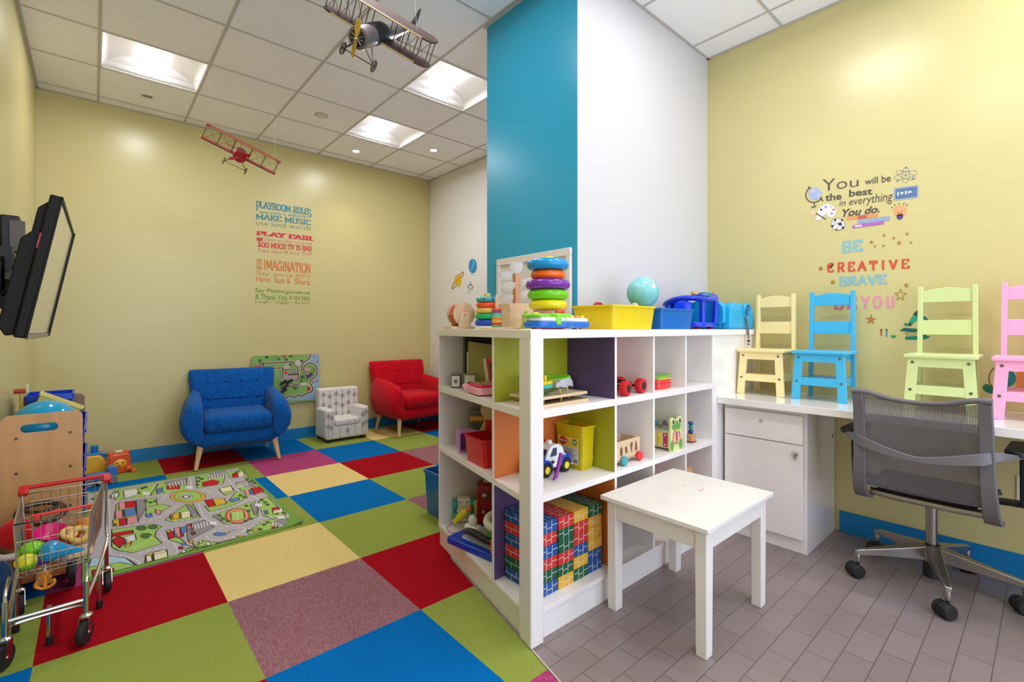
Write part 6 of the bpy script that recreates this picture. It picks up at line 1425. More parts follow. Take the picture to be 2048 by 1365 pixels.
mb = MB(); mb.cbox((0.022,0,0.205),(0.012,0.016,0.05)); mb.build('tag', paint((214,208,170)), t, bevel=0.003)
# ================================================================== TOYS ON THE CARPET BY THE WALL
t = thing('toy_animal', 'orange toy animal head with a smiling yellow face by the baseboard', 'toy', (0.155, 4.92, FZ), math.radians(6)); OP = plastic((222,86,40),0.25)
mb = MB(); mb.prism(rrect(-0.07,0.0,0.07,0.155,0.035,6), -0.055, 0.055, 'y'); mb.build('body', OP, t, bevel=0.012, seg=3)
mb = MB(); mb.sph((0.0,-0.055,0.075),0.045,18,(1,0.35,0.85)); fc = mb.build('face', plastic((236,170,50),0.3), t)
mb = MB(); mb.sph((0.0,-0.072,0.066),0.016,12,(1,0.6,0.8)); mb.build('nose', plastic((226,120,50)), fc)
for s in (-1, 1):
    mb = MB(); mb.sph((s*0.018,-0.069,0.088),0.0055,10); mb.build('eye', BLACK, fc)
    mb = MB(); mb.sph((s*0.055,-0.045,0.03),0.028,14,(1,1,0.9)); mb.build('paw', OP, t)
    mb = MB(); mb.sph((s*0.052,0.0,0.150),0.020,12); mb.build('ear', OP, t)
mb = MB(); mb.cbox((0,0,0.165),(0.05,0.03,0.02)); mb.build('top_handle', plastic((230,214,170)), t, bevel=0.006)
t = thing('toy_block', 'tiny orange toy block beside the orange toy animal', 'toy', (0.245, 4.85, FZ)); mb = MB(); mb.cbox((0,0,0.012),(0.03,0.03,0.024)); mb.build('block', ORG, t, bevel=0.003)
t = thing('toy_truck', 'yellow toy boat truck with a blue deck standing against the baseboard', 'toy', (-0.02, 5.05, FZ)); YY = plastic((236,184,60),0.3)
mb = MB(); mb.prism([(-0.13,0.0),(0.12,0.0),(0.14,0.07),(0.10,0.075),(0.06,0.14),(-0.13,0.14)], -0.055, 0.055, 'y'); mb.build('body', YY, t, bevel=0.010, seg=3)
mb = MB(); mb.box(-0.12,-0.045,0.14,0.08,0.045,0.155); mb.build('deck', plastic((50,130,200)), t, bevel=0.004)
mb = MB(); mb.bar((0.03,0,0.15),(0.03,0,0.21),0.024,14); mb.build('funnel', plastic((0,120,200)), t)
mb = MB(); mb.bar((-0.07,0,0.15),(-0.07,0,0.19),0.02,14); mb.build('funnel', plastic((0,120,200)), t)
mb = MB(); mb.cbox((0.115,-0.02,0.075),(0.04,0.05,0.05)); mb.build('cab', plastic((50,110,190)), t, bevel=0.005)
t = thing('toy_train', 'blue toy engine with grey wheels beside the maple rack', 'toy', (0.045, 4.62, FZ), math.radians(8))
mb = MB(); mb.prism(rrect(-0.10,0.035,0.07,0.085,0.02), -0.04, 0.04, 'y'); mb.prism(rrect(0.03,0.04,0.09,0.125,0.025), -0.042, 0.042, 'y'); mb.build('body', plastic((50,110,180),0.3), t, bevel=0.006)
mb = MB(); mb.box(-0.11,-0.042,0.02,0.09,0.042,0.04); mb.build('chassis', mat((90,60,40),0.5), t, bevel=0.003)
for x in (-0.07, 0.0, 0.06):
    for y in (-0.045, 0.045):
        mb = MB(); mb.torus((x,y,0.030),0.022,0.008,(0,1,0),20,8); mb.disc((x,y,0.030),0.018,0.010,(0,1,0),16); mb.build('wheel', mat((120,116,116),0.4), t)
# ================================================================== ROAD-MAP RUG
RG = 0.0065
RC = [onz(178,988), onz(480,937), onz(607,1048), onz(168,1172)]
ru = lambda x, y: (160+x/4.26667, 900+y/4.26667)
JT = [0.0]
def rz_(x, y, k): k += JT[0]; p = onz(*ru(x, y), RG+0.007+0.00022*k); return p
RUGM = {'grass':(164,198,104),'road':(186,178,180),'edge':(118,158,70),'dash':(232,228,228),'ink':(64,58,56),'red':(196,34,40),'yel':(232,206,110),'cream':(234,222,180),'blue':(92,130,190),'pale':(176,206,220),'pink':(226,150,150),'white':(226,222,220),'dkg':(84,120,56),'gold':(222,178,60),'track':(216,110,84),'lime':(176,206,110),'brown':(120,70,50),'lot':(150,142,146)}
RK = list(RUGM); mb = MB()
tl, tr, br, bl = Vector((-0.055,4.42,0)), Vector((0.912,4.425,0)), Vector((0.928,2.905,0)), Vector((-0.035,2.865,0))
NS, NT = 20, 26
def rg(a, b):
    p = bl.lerp(br, a).lerp(tl.lerp(tr, a), b); lift = 0.016*max(0, (a-0.90)/0.10)**2*max(0, (0.10-b)/0.10)
    return p, lift
mb.m(RK.index('edge')); G = {}; Gb = {}
for i in range(NS+1):
    for j in range(NT+1):
        p, l = rg(i/NS, j/NT); G[i,j] = mb.v((p.x,p.y,RG+0.0066+l)); Gb[i,j] = mb.v((p.x,p.y,RG+0.0006+l))
for i in range(NS):
    for j in range(NT): mb.f([G[i,j],G[i+1,j],G[i+1,j+1],G[i,j+1]]); mb.f([Gb[i,j],Gb[i,j+1],Gb[i+1,j+1],Gb[i+1,j]])
for i in range(NS):
    for j in (0, NT): mb.f([G[i,j],G[i+1,j],Gb[i+1,j],Gb[i,j]])
for j in range(NT):
    for i in (0, NS): mb.f([G[i,j],G[i,j+1],Gb[i,j+1],Gb[i,j]])
def inside(P): return all(-0.030 < p.x < 0.905 and 2.925 < p.y < 4.395 and (p.y-2.925) > -0.0*(p.x) for p in P)
def cl(P):
    for p in P: p.x = min(max(p.x, -0.028), 0.900); p.y = min(max(p.y, 2.900+0.035*max(0, p.x)), 4.392)
    return P
def rpoly(c, pts, k):
    JT[0] = random.random()*0.4; mb.m(RK.index(c)); mb.face(cl([rz_(x,y,k) for x, y in pts]))
def inked(c, pts, k=2, w=0.004):
    rpoly(c, pts, k+0.5); mb.m(RK.index('ink'))
    P = cl([rz_(x,y,k+1) for x, y in pts])
    for a, b in zip(P, P[1:]+P[:1]):
        d = (b-a)
        if d.length < 1e-5: continue
        n = Vector((-d.y,d.x,0)).normalized()*w/2; mb.face([a+n,b+n,b-n,a-n])
def rpl(c, pts, w, k):                                       # ribbon in world units
    JT[0] = random.random()*0.4; mb.m(RK.index(c)); P = cl([rz_(x,y,k) for x, y in pts])
    for a, b in zip(P, P[1:]):
        d = b-a
        if d.length < 1e-5: continue
        n = Vector((-d.y,d.x,0)).normalized()*w/2; mb.face([a+n,b+n,b-n,a-n])
def dashes(pts, step=0.034, w=0.0085, l=0.015):
    P = cl([rz_(p.x,p.y,2) for p in bez([(x,y,0) for x,y in pts],6)]); mb.m(RK.index('dash')); acc = 0.0
    for a, b in zip(P, P[1:]):
        d = b-a; L = d.length
        if L < 1e-6: continue
        d.normalize(); n = Vector((-d.y,d.x,0))*w/2
        while acc < L: q = a+d*acc; mb.face([q-n,q+d*l-n,q+d*l+n,q+n]); acc += step
        acc -= L
def rc(cx, cy, rx, ry, n=22): return circ((cx,cy),rx,n,ry)
# the printed road field, inset from the green border
mb.m(RK.index('road')); ins = []
for a, b in ((0.03,0.022),(0.97,0.022),(0.97,0.978),(0.03,0.978)):
    p, l = rg(a,b); ins.append((p.x,p.y,RG+0.0070))
mb.face(ins)
GR = [[(262,412),(330,345),(290,352),(250,410)],[(300,430),(600,395),(664,290),(560,310),(300,350)],[(600,388),(910,345),(912,240),(730,275),(670,292)],[(1000,330),(1220,290),(1250,190),(985,225)],[(300,560),(480,535),(470,440),(310,462)],[(285,655),(490,620),(490,500),(300,525)],[(545,490),(660,470),(650,412),(535,425)],[(560,555),(700,520),(780,480),(690,465),(565,500)],[(320,860),(450,880),(700,800),(640,740),(650,690),(700,655),(620,635),(270,680),(270,830)],[(725,600),(790,620),(1030,580),(960,460),(905,465)],[(1060,480),(1110,530),(1290,480),(1430,410),(1380,360),(1330,360),(1240,470)],[(1180,340),(1240,390),(1320,350),(1280,300)],[(1130,565),(1240,635),(1380,630),(1510,570),(1525,500),(1470,440),(1330,490)],[(735,690),(760,680),(905,800),(880,806),(760,770)],[(840,910),(1050,775),(1150,790),(1230,830),(1010,880),(850,925)],[(560,1000),(700,960),(760,945),(740,850),(560,900)],[(80,960),(260,905),(420,940),(490,1000),(470,1030),(60,1110)],[(1420,700),(1580,600),(1720,590),(1860,640),(1600,700),(1440,720)],[(1520,430),(1600,400),(1760,560),(1640,590),(1560,560)],[(1380,360),(1570,370),(1560,330),(1400,300),(1330,280)],[(1400,240),(1480,230),(1500,290),(1440,270)],[(1230,200),(1390,165),(1460,215),(1290,240)],[(700,1080+0),(700,1081),(701,1081)],[(1270,770),(1330,740),(1470,745),(1290,790)]]
for g in GR[:-2]: inked('grass', g, 0, 0.005)
inked('pale', [(70,1000),(100,930),(250,905),(390,925),(470,985),(330,960),(200,985)], 2)
inked('lot', [(730,275),(735,300),(900,300),(905,240)], 1); inked('lot', [(1090,250),(1250,220),(1240,180),(1110,205)], 1); inked('lot', [(940,470),(1020,565),(960,580),(905,470)], 1); inked('lot', [(905,640),(1060,598),(1150,660),(920,780)], 1); inked('lot', [(1620,620),(1740,590),(1870,640),(1720,690)], 1); inked('lot', [(480,430),(560,420),(560,500),(490,620)], 1); inked('lot', [(1130,570),(1180,555),(1240,600),(1210,610)],1); inked('lot',[(1340,280),(1420,260),(1500,320),(1420,320)],1); inked('lot',[(1150,800),(1260,770),(1330,790),(1230,830)],1); inked('lot',[(1450,470),(1490,440),(1520,530),(1490,560)],1)
for a, b, n in (((1100,215),(1240,190),7),((930,650),(1080,610),7),((760,285),(890,255),6),((1640,615),(1740,640),5),((1345,285),(1420,268),5)):
    for k in range(n):
        x = a[0]+(b[0]-a[0])*k/(n-1); y = a[1]+(b[1]-a[1])*k/(n-1); rpl('dash', [(x,y),(x+12,y+42)], 0.005, 3)
# roundabout, stadium, ferris wheel
inked('gold', rc(920,400,150,52), 1); inked('grass', rc(920,398,118,42), 2); inked('white', rc(905,402,52,24), 3); inked('brown', rc(905,402,34,15), 4); rpoly('dash', rc(905,402,22,9), 6)
inked('track', rc(1345,565,105,66), 2); rpoly('cream', rc(1345,563,84,52), 4); rpoly('track', rc(1345,563,78,48), 4.4); inked('lime', [(1285,530),(1395,520),(1405,595),(1295,608)], 4.6)
rpl('white', [(1340,525),(1350,602)], 0.004, 6); 
for k in range(10):
    a = 2*PI*k/10; x, y = 990+130*math.cos(a), 838+56*math.sin(a)
    rpl('ink', [(990,838),(x,y)], 0.005, 3); inked(['red','blue','gold','lime','white'][k%5], rc(x,y,20,13,12), 3, 0.004)
for x,y,rx,ry in ((525,668,42,20),(620,660,38,18),(565,735,48,22)): inked('dkg', rc(x,y,rx,ry), 2); 
for c, pts in (('white',[(265,385),(330,360),(330,400),(270,420)]),('blue',[(290,385),(330,362),(332,395),(285,415)]),('white',[(370,350),(490,330),(500,380),(380,415)]),('blue',[(650,335),(700,322),(708,362),(655,375)]),('red',[(740,310),(850,300),(850,335),(745,340)]),('red',[(1040,280),(1130,255),(1190,270),(1170,300),(1050,315)]),('red',[(1300,205),(1345,195),(1350,235),(1305,240)]),('cream',[(1345,190),(1400,185),(1405,225),(1350,235)]),('red',[(385,445),(470,435),(480,490),(390,500)]),('pink',[(330,450),(385,445),(390,500),(335,515)]),('blue',[(375,510),(470,497),(485,555),(380,575)]),('pink',[(300,525),(365,515),(370,575),(305,590)]),('gold',[(360,520),(378,514),(384,572),(368,576)]),('red',[(335,590),(395,580),(400,640),(340,655)]),('gold',[(280,600),(335,592),(340,650),(285,660)]),('pink',[(400,580),(490,565),(495,620),(402,640)]),('red',[(270,715),(450,685),(455,715),(275,745)]),('red',[(275,770),(330,735),(400,770),(340,840),(290,800)]),('white',[(370,750),(470,720),(480,770),(400,810)]),('gold',[(380,790),(440,780),(430,820),(385,830)]),('gold',[(770,555),(850,535),(850,590),(780,600)]),('cream',[(860,535),(940,520),(945,570),(865,590)]),('red',[(765,565),(785,550),(795,590),(770,590)]),('red',[(1060,430),(1130,420),(1160,480),(1100,490)]),('gold',[(1130,420),(1230,415),(1250,455),(1160,480)]),('blue',[(1275,425),(1350,405),(1365,430),(1300,450)]),('cream',[(1190,330),(1290,315),(1310,345),(1210,365)]),('red',[(1455,330),(1540,315),(1575,350),(1490,385)]),('blue',[(1440,340),(1465,335),(1490,385),(1460,385)]),('pink',[(1400,345),(1440,340),(1455,385),(1420,385)]),('red',[(745,705),(800,695),(805,750),(760,765)]),('pink',[(805,670),(850,660),(860,740),(810,750)]),('blue',[(855,665),(905,650),(915,700),(865,715)]),('red',[(820,720),(880,710),(885,740),(830,755)]),('cream',[(560,905),(620,890),(625,960),(570,970)]),('cream',[(625,880),(740,850),(755,930),(635,960)]),('red',[(610,900),(625,890),(640,965),(622,968)]),('gold',[(550,905),(600,880),(740,850),(735,870),(600,905)]),('red',[(100,1030),(160,1015),(165,1085),(110,1100)]),('red',[(240,1020),(280,1010),(290,1050),(250,1060)]),('blue',[(1565,520),(1595,515),(1605,550),(1585,555)]),('red',[(1635,500),(1690,485),(1700,515),(1650,530)]),('cream',[(1640,520),(1730,500),(1735,530),(1650,550)]),('red',[(1640,655),(1700,650),(1690,690),(1650,690)]),('cream',[(1690,640),(1760,645),(1750,665),(1700,680)]),('gold',[(1470,680),(1525,670),(1525,690),(1480,700)]),('blue',[(1265,790),(1330,765),(1370,790),(1290,805)]),('gold',[(1330,740),(1390,735),(1430,765),(1380,770)]),('pink',[(640,510),(700,525),(680,555),(650,545)]),('blue',[(555,560),(600,540),(620,570),(580,580)]),('red',[(920,635),(950,630),(955,655),(930,660)]),('brown',[(930,668),(960,662),(965,690),(940,695)]),('brown',[(945,705),(980,698),(985,725),(955,730)])):
    inked(c, pts, 2, 0.005)
rpoly('lime', [(420,855),(440,830),(560,780),(610,730),(625,760),(560,810),(470,855)], 3)
for pts in ([(245,420),(255,620),(262,880),(370,905),(470,940),(530,985),(545,1040)],[(270,668),(480,630),(640,590),(760,530),(830,470)],[(300,445),(520,410),(690,385)],[(1010,455),(1040,540),(1080,600),(1180,640)],[(690,720),(720,770),(790,790),(830,860),(810,910)],[(1100,540),(1290,500),(1440,430),(1500,470),(1560,520),(1540,580)],[(1270,260),(1320,330),(1420,380),(1480,400),(1540,440)],[(1400,700),(1540,620),(1640,575),(1780,575)],[(740,620),(900,600),(1060,590)],[(500,890),(620,850),(760,830)],[(1080,740),(1120,770),(1250,760),(1370,710),(1400,670),(1300,650),(1180,680),(1090,730)],[(940,240),(950,330)],[(570,400),(640,300)],[(700,430),(760,360),(900,340),(1080,350),(1130,370)]): dashes(pts)
for x, y, sx in ((1130,625,1),(1520,470,1),(930,320,1),(560,370,1),(1710,575,1)):
    for k in range(5): rpl('dash', [(x-22+k*11,y-10),(x-14+k*11,y+14)], 0.0075, 3)
inked('blue', [(1140,715),(1170,705),(1230,710),(1250,725),(1200,735),(1150,732)], 2, 0.004); rpl('blue', [(1235,718),(1330,680)], 0.008, 3); inked('gold', [(1235,712),(1270,700),(1275,710),(1245,722)], 3, 0.003)
for cx, cy in ((1010,240),(1040,250),(1010,270),(1000,300),(1430,250),(1460,270),(1490,285),(1370,390),(1400,405),(1420,480),(1440,520),(1190,560),(1220,590),(1260,610),(1410,610),(1460,590),(1550,430),(1580,450),(1600,470),(560,440),(600,450),(640,440),(530,330),(500,370),(560,320),(300,640),(600,960),(660,965),(700,950),(1440,690),(1540,680),(1570,640),(1600,620),(1180,820),(1680,545),(1740,540),(110,420),(90,480),(95,560),(90,640),(85,720),(1350,190),(1330,200)): 
    inked('dkg', rc(cx,cy,15,9,10), 2, 0.004)
o = mb.build('road_map_rug', [mat(RUGM[k], 0.95, var=0.08, scale=120, bump=0.3, bscale=600, spec=0.2) for k in RK], smooth=False)
tag(o, 'grey and green children\'s rug printed with a town road map', 'rug')
# ================================================================== TOY SHOPPING CART
O = Vector((-0.09, 2.55, FZ))
def L_(x, y, z): return Vector((x, y, z+0.0))-Vector((O.x, O.y, 0))
t = thing('shopping_cart', 'small chrome toy shopping cart with a red handle', 'shopping cart', O)
CW = metal((206,204,200), 0.22)
FL, FR, RL, RR = (-0.207,2.40), (-0.007,2.40), (-0.215,2.76), (0.036,2.76)
def lerp2(a, b, k): return (a[0]+(b[0]-a[0])*k, a[1]+(b[1]-a[1])*k)
ZR_, ZF, ZBt = 0.472, 0.455, 0.262
def rim(k, q): return None
def bot(p): return (p[0]*0.92-0.09*0.08, 2.42 if p[1] < 2.5 else 2.735)
bFL, bFR, bRL, bRR = bot(FL), bot(FR), bot(RL), bot(RR)
mb = MB(); r1, r2 = 0.0035, 0.0016
mb.tube([L_(*FL,ZF), L_(*FR,ZF), L_(*RR,ZR_), L_(*RL,ZR_)], r1, 8, closed=True)
mb.tube([L_(*bFL,ZBt), L_(*bFR,ZBt), L_(*bRR,ZBt+0.02), L_(*bRL,ZBt+0.02)], r1*0.8, 8, closed=True)
for a, b in ((FL,bFL),(FR,bFR),(RL,bRL),(RR,bRR)): mb.bar(L_(*a, ZF if a[1] < 2.5 else ZR_), L_(*b, ZBt+(0.02 if a[1] > 2.5 else 0)), r1, 8)
def panel(a, b, za, zb_, c, d, zc, zd, nv, nh):
    for k in range(1, nv):
        q = k/nv; p1 = lerp2(a,b,q); p2 = lerp2(c,d,q); mb.bar(L_(*p1, za+(zb_-za)*q), L_(*p2, zc+(zd-zc)*q), r2, 6)
    for k in range(1, nh):
        q = k/nh; p1 = lerp2(a,c,q); p2 = lerp2(b,d,q); mb.bar(L_(*p1, za+(zc-za)*q), L_(*p2, zb_+(zd-zb_)*q), r2, 6)
panel(FL,FR,ZF,ZF,bFL,bFR,ZBt,ZBt,9,3); panel(RL,RR,ZR_,ZR_,bRL,bRR,ZBt+0.02,ZBt+0.02,9,4)
panel(FR,RR,ZF,ZR_,bFR,bRR,ZBt,ZBt+0.02,15,3); panel(FL,RL,ZF,ZR_,bFL,bRL,ZBt,ZBt+0.02,15,3)
panel(bFL,bFR,ZBt,ZBt,bRL,bRR,ZBt+0.02,ZBt+0.02,9,10)
mb.build('basket', CW, t)
mb = MB(); q = 0.62                                                   # fold-down child seat panel
c1, c2 = lerp2(FL,RL,q), lerp2(FR,RR,q)
mb.tube([L_(c1[0]+0.03,c1[1],0.47), L_(c2[0]-0.03,c2[1],0.47)], 0.0022, 6)
for k in range(4): mb.bar(L_(c1[0]+0.03+0.045*k,c1[1],0.47), L_(c1[0]+0.03+0.045*k,c1[1]+0.02,0.36), r2, 6)
mb.build('seat_grille', CW, t)
mb = MB(); mb.tube([L_(c1[0]+0.035,c1[1]-0.01,0.418), L_(c2[0]-0.02,c2[1]-0.01,0.418)], 0.0055, 8); mb.cbox(L_(c1[0]+0.05,c1[1]-0.01,0.405),(0.014,0.01,0.03)); mb.cbox(L_(c2[0]-0.03,c2[1]-0.01,0.405),(0.014,0.01,0.03)); mb.build('seat_flap', plastic((226,50,40)), t)
RH = plastic((196,28,30),0.25)
mb = MB(); mb.tube([L_(-0.208,2.785,0.49), L_(0.045,2.785,0.49)], 0.0085, 12); hb = mb.build('handle', RH, t)
for x in (-0.212, 0.046):
    mb = MB(); mb.plank(L_(x,2.795,0.492), L_(x,2.755,0.470), 0.030, 0.022, (1,0,0)); mb.build('handle_end', RH, hb, bevel=0.005)
for s, xf, xr in ((-1,-0.222,-0.222),(1,-0.018,0.045)):
    mb = MB(); mb.bar(L_(xf,2.335,0.098), L_(xf,2.335,0.22), 0.0085, 12); mb.tube(bez([L_(xf,2.335,0.215),L_(xf+0.002*s,2.36,0.24),L_(xf,2.44,0.262)],4), 0.005, 8)
    mb.tube(bez([L_(xf,2.335,0.118),L_(xf,2.40,0.125),L_((xf+xr)/2,2.55,0.16),L_(xr,2.72,0.215),L_(xr,2.755,0.26),L_(xr,2.765,0.33)],5), 0.0065, 8); mb.bar(L_(xr,2.765,0.30), L_(xr,2.775,0.488), 0.0045, 8)
    mb.bar(L_(xr,2.72,0.20), L_(xr,2.735,0.098), 0.008, 10)
    mb.build('side_frame', CHROME, t)
mb = MB(); mb.tube(bez([L_(-0.222,2.335,0.125),L_(-0.20,2.365,0.125),L_(-0.12,2.37,0.125),L_(-0.04,2.365,0.125),L_(-0.018,2.335,0.125)],4), 0.0065, 8); mb.tube([L_(-0.222,2.345,0.150),L_(-0.018,2.345,0.150)], 0.0065, 8); mb.build('cross_bar', CHROME, t)
for x, y in ((-0.118,2.40),(-0.218,2.58),(0.02,2.58)):
    mb = MB(); mb.bar(L_(x,y,0.03), L_(x,y,0.14), 0.008, 10); st_ = mb.build('stand', CHROME, t)
    mb = MB(); mb.lathe([(0.010,0.0),(0.0115,0.004),(0.0105,0.032)], L_(x,y,0.0), (0,0,1), 14); mb.build('rubber_tip', RUBBER, st_)
for x, y, a in ((-0.222,2.335,-0.5),(-0.018,2.335,-0.45),(-0.222,2.735,0.2),(0.045,2.735,0.15)):
    c = L_(x,y,0.0)+Vector((0.010*math.sin(a),-0.014,0)); ax = Vector((math.cos(a),math.sin(a),0))
    mb = MB(); mb.lathe([(0.019,0.092),(0.020,0.098),(0.013,0.104)], L_(x,y,0), (0,0,1), 14)
    for s in (-1, 1): mb.plank(L_(x,y,0.094)+ax*s*0.015, c+Vector((0,0,0.036))+ax*s*0.015, 0.024, 0.002, ax.cross(Vector((0,0,1))))
    mb.bar(c+Vector((0,0,0.0425))-ax*0.017, c+Vector((0,0,0.0425))+ax*0.017, 0.0055, 8)
    fk = mb.build('caster', CHROME, t)
    mb = MB(); mb.lathe([(0.028,-0.011),(0.040,-0.010),(0.0422,-0.004),(0.0422,0.004),(0.040,0.010),(0.028,0.011)], c+Vector((0,0,0.0425)), ax, 26); mb.build('wheel', RUBBER, fk)
# toys in the basket
def B_(x, y, z): return (x, y, FZ+z)
bz0 = 0.272
def inb(name, label, x, y, z, cat='toy'): return thing(name, label, cat, (x, y, FZ+z), 0, 'toys in the shopping cart')
def P3(o, s): mb = MB(); return mb
t = inb('spinning_toy', 'shiny cyan drop-shaped toy in the shopping cart', -0.118, 2.455, bz0+0.048)
mb = MB(); mb.lathe([(0.004,-0.032),(0.024,-0.026),(0.037,-0.010),(0.036,0.008),(0.022,0.045),(0.010,0.078),(0.008,0.096),(0.002,0.1)], (0,0,0), (0.9,0.1,-0.28), 24); mb.build('body', plastic((20,150,206),0.12), t)
t = inb('toy_fruit', 'yellow and green ball-shaped toy at the front of the shopping cart', -0.180, 2.45, bz0+0.030); mb = MB(); mb.sph((0,0,0),0.029,20,(1.15,1,0.9)); mb.build('body', plastic((222,216,30),0.2), t); mb = MB(); mb.sph((0.002,0,-0.006),0.029,18,(1.1,0.96,0.86)); mb.build('underside', plastic((110,180,30),0.2), t)
t = inb('toy_fruit', 'lime green dome toy in the shopping cart behind the yellow ball', -0.170, 2.525, bz0+0.045); mb = MB(); mb.sph((0,0,0),0.036,20,(1.05,1,0.8)); mb.build('body', plastic((120,200,30),0.2), t)
t = inb('toy_cup', 'magenta toy bowl in the shopping cart', -0.125, 2.60, bz0+0.065); mb = MB(); mb.lathe([(0.012,-0.036),(0.036,-0.022),(0.052,0.014),(0.049,0.016),(0.034,-0.016),(0.01,-0.03)], (0,0,0), (0.1,-0.35,1), 24); mb.build('body', plastic((222,24,120),0.22), t)
t = inb('toy_animal', 'orange animal-shaped toy in the shopping cart beside the cream ring', -0.075, 2.60, bz0+0.034); mb = MB(); mb.sph((0,0,0),0.034,18,(1.1,0.8,0.9)); mb.sph((0.03,-0.01,0.025),0.02,14); mb.build('body', plastic((226,96,36),0.3), t)
t = inb('toy_pretzel', 'cream ring-shaped wooden toy in the shopping cart', -0.040, 2.545, bz0+0.046); mb = MB(); mb.torus((0,0,0.012),0.026,0.011,(0.1,-0.7,0.6),26,10); mb.torus((-0.03,0.01,0.022),0.020,0.009,(0.3,-0.6,0.8),24,10); mb.build('body', plastic((230,186,100),0.45), t)
t = inb('toy_tray', 'pale wooden toy tray along the side of the shopping cart', -0.035, 2.53, bz0+0.006); mb = MB(); mb.prism(rrect(-0.045,-0.09,0.035,0.04,0.025,6), -0.002, 0.014, 'z'); mb.build('tray', MAPLE, t, bevel=0.003)
t = inb('toy_figure', 'purple round toy at the bottom of the shopping cart', -0.142, 2.46, bz0+0.024); mb = MB(); mb.sph((0,0,0),0.024,16); mb.build('body', plastic((82,30,150),0.15), t)
t = inb('toy_carrot', 'orange stick toy lying across the shopping cart', -0.148, 2.50, bz0+0.014); mb = MB(); mb.lathe([(0.004,-0.045),(0.011,-0.03),(0.013,0.03),(0.006,0.045)], (0,0,0), (1,0.2,0.1), 14); mb.build('body', plastic((232,140,40),0.35), t)
t = inb('toy_fruit', 'orange toy fruit at the rear corner of the shopping cart', -0.018, 2.66, bz0+0.055); mb = MB(); mb.sph((0,0,0),0.035,18,(1,1.1,0.9)); mb.build('body', plastic((226,140,40),0.35), t)
t = inb('toy_fruit', 'brown round toy in the middle of the shopping cart', -0.095, 2.68, bz0+0.045); mb = MB(); mb.sph((0,0,0),0.034,18,(1.2,1,0.8)); mb.build('body', plastic((150,96,60),0.4), t)
t = thing('toy_anchor', 'orange plastic anchor toy dangling below the shopping cart', 'toy', (-0.133, 2.47, FZ+0.185)); t.scale = (0.72, 0.72, 0.72)
mb = MB(); mb.tf(Matrix.Rotation(-0.15,4,'Z')); mb.tube(bez([(-0.030,0,0.034),(-0.036,0,0.014),(-0.018,0,-0.002),(0,0,-0.006),(0.018,0,-0.002),(0.036,0,0.014),(0.030,0,0.034)],5),0.0075,10); mb.bar((0,0,-0.005),(0,0,0.065),0.0085,12); mb.torus((0,0,0.066),0.011,0.006,(0,1,0),18,8); mb.sph((0.02,0,0.05),0.007,10); mb.sph((-0.02,0,0.05),0.007,10); mb.build('anchor', plastic((222,140,20),0.3), t)
mb = MB(); mb.bar((0,0,0.07),(0,0,0.122),0.0035,8); mb.build('cord', WHT, t)
# ================================================================== WOODEN RIDE-ON WAGON BEHIND THE CART
t = thing('toy_wagon', 'wooden ride-on toy with a black steering wheel behind the shopping cart', 'toy', (-0.186, 2.96, FZ)); WW = wood((180,112,60),(160,96,48),'x',0.4)
mb = MB(); mb.box(-0.100,-0.115,0.075,0.100,0.12,0.10); mb.build('platform', WW, t, bevel=0.003)
mb = MB(); mb.box(-0.100,-0.122,0.09,0.100,-0.108,0.135); mb.build('front_board', WW, t, bevel=0.003)
mb = MB(); mb.cbox((0.03,-0.128,0.085),(0.05,0.02,0.055)); mb.build('hitch_block', wood((206,150,90),(190,134,76)), t, bevel=0.003)
for x in (-0.118, 0.118):
    for y in (-0.07, 0.08):
        mb = MB(); mb.lathe([(0.055,-0.012),(0.075,-0.011),(0.0775,0.0),(0.075,0.011),(0.055,0.012)], (x,y,0.0775), (1,0,0), 28); wh = mb.build('wheel', RUBBER, t)
        mb = MB(); mb.disc((x,y,0.0775),0.055,0.014,(1,0,0),24); mb.disc((x,y,0.0775),0.02,0.030,(1,0,0),16); mb.build('hub', mat((90,86,84),0.5), wh)
mb = MB(); mb.bar((0.0,0.03,0.10),(0.01,0.05,0.305),0.013,12); mb.build('steering_post', wood((206,160,100),(190,144,86)), t)
mb = MB(); mb.torus((0.012,0.05,0.315),0.078,0.012,(0.12,-0.32,1),32,10); sw = mb.build('steering_wheel', mat((58,46,40),0.4), t)
mb = MB()
for a in (0.5, 2.6, 4.7): mb.bar((0.012,0.05,0.315),(0.012+0.075*math.cos(a),0.05+0.072*math.sin(a),0.315+0.02*math.sin(a)),0.008,8)
mb.build('spokes', mat((58,46,40),0.4), sw)
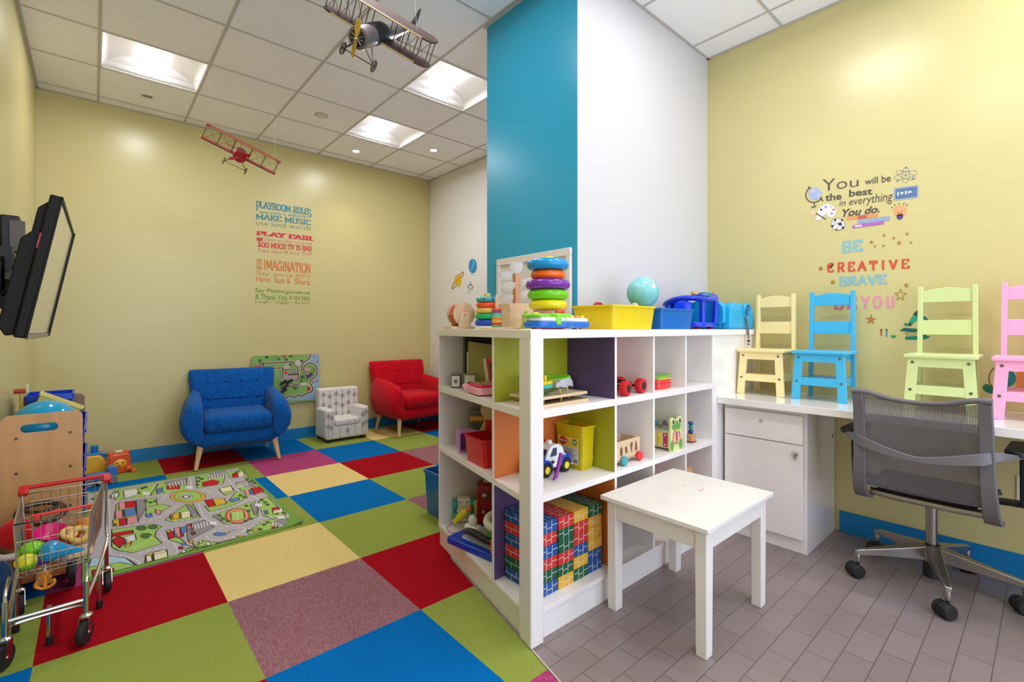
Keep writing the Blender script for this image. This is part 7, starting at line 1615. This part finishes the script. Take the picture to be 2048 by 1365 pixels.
def lump(name, label, cat, loc, s, m, seed, n=22, amp=0.12, group=None):
    t = thing(name, label, cat, loc, 0, group); rnd = random.Random(seed); ph = [rnd.uniform(0,6.28) for _ in range(6)]
    mb = MB(); rs = []
    for i in range(13):
        a = PI*max(0.03,min(12-0.03*12/PI,i))/12 if 0 < i < 12 else (0.05 if i == 0 else PI-0.05); r = []
        for k in range(n):
            b = 2*PI*k/n; d = 1+amp*(math.sin(3*b+ph[0]+2*a)+0.6*math.sin(5*b+ph[1])*math.sin(a*2+ph[2])+0.4*math.sin(7*b-3*a+ph[3]))
            r.append((s[0]*d*math.sin(a)*math.cos(b), s[1]*d*math.sin(a)*math.sin(b), -s[2]*math.cos(a)*(1+0.3*amp*math.sin(4*b+ph[4]))))
        rs.append(r)
    mb.rings(rs); mb.build('cloth', m, t, ang=180); return t
DEN = fabric((44,74,112))
lump('denim_bag', 'blue denim bag slumped at the side of the shopping cart', 'bag', (-0.276, 2.775, FZ+0.108), (0.040,0.034,0.105), DEN, 3)
lump('bundled_cloth', 'dark blue cloth bundle lying on the wooden ride-on toy', 'cloth', (-0.15, 2.94, FZ+0.150), (0.10,0.075,0.05), fabric((50,76,130)), 5)
t = lump('santa_hat', 'red plush hat with fluffy white trim beside the ride-on toy', 'hat', (-0.247, 2.93, FZ+0.265), (0.060,0.05,0.065), fabric((206,12,24)), 8, amp=0.05)
mb = MB(); mb.tube(bez([(-0.066,-0.02,0.03),(-0.070,-0.035,-0.02),(-0.055,-0.045,-0.065),(-0.02,-0.05,-0.078),(0.03,-0.045,-0.075)],5), 0.015, 10); mb.build('white_trim', fabric((232,222,216)), t)
t = lump('bundled_cloth', 'white and grey striped cloth on the wooden ride-on toy', 'cloth', (-0.095, 2.91, FZ+0.195), (0.062,0.05,0.032), mat((206,204,206),0.95,scale=60,c2=(120,124,140),stretch=(1,6,0.2)), 11)
lump('bundled_cloth', 'cream cloth hanging at the front of the ride-on toy', 'cloth', (-0.085, 2.822, FZ+0.165), (0.055,0.020,0.028), fabric((206,192,184)), 14)
lump('soft_toy', 'small white and pink soft toy next to the steering post', 'soft toy', (-0.125, 3.03, FZ+0.245), (0.022,0.02,0.03), fabric((232,206,200)), 17, amp=0.06)
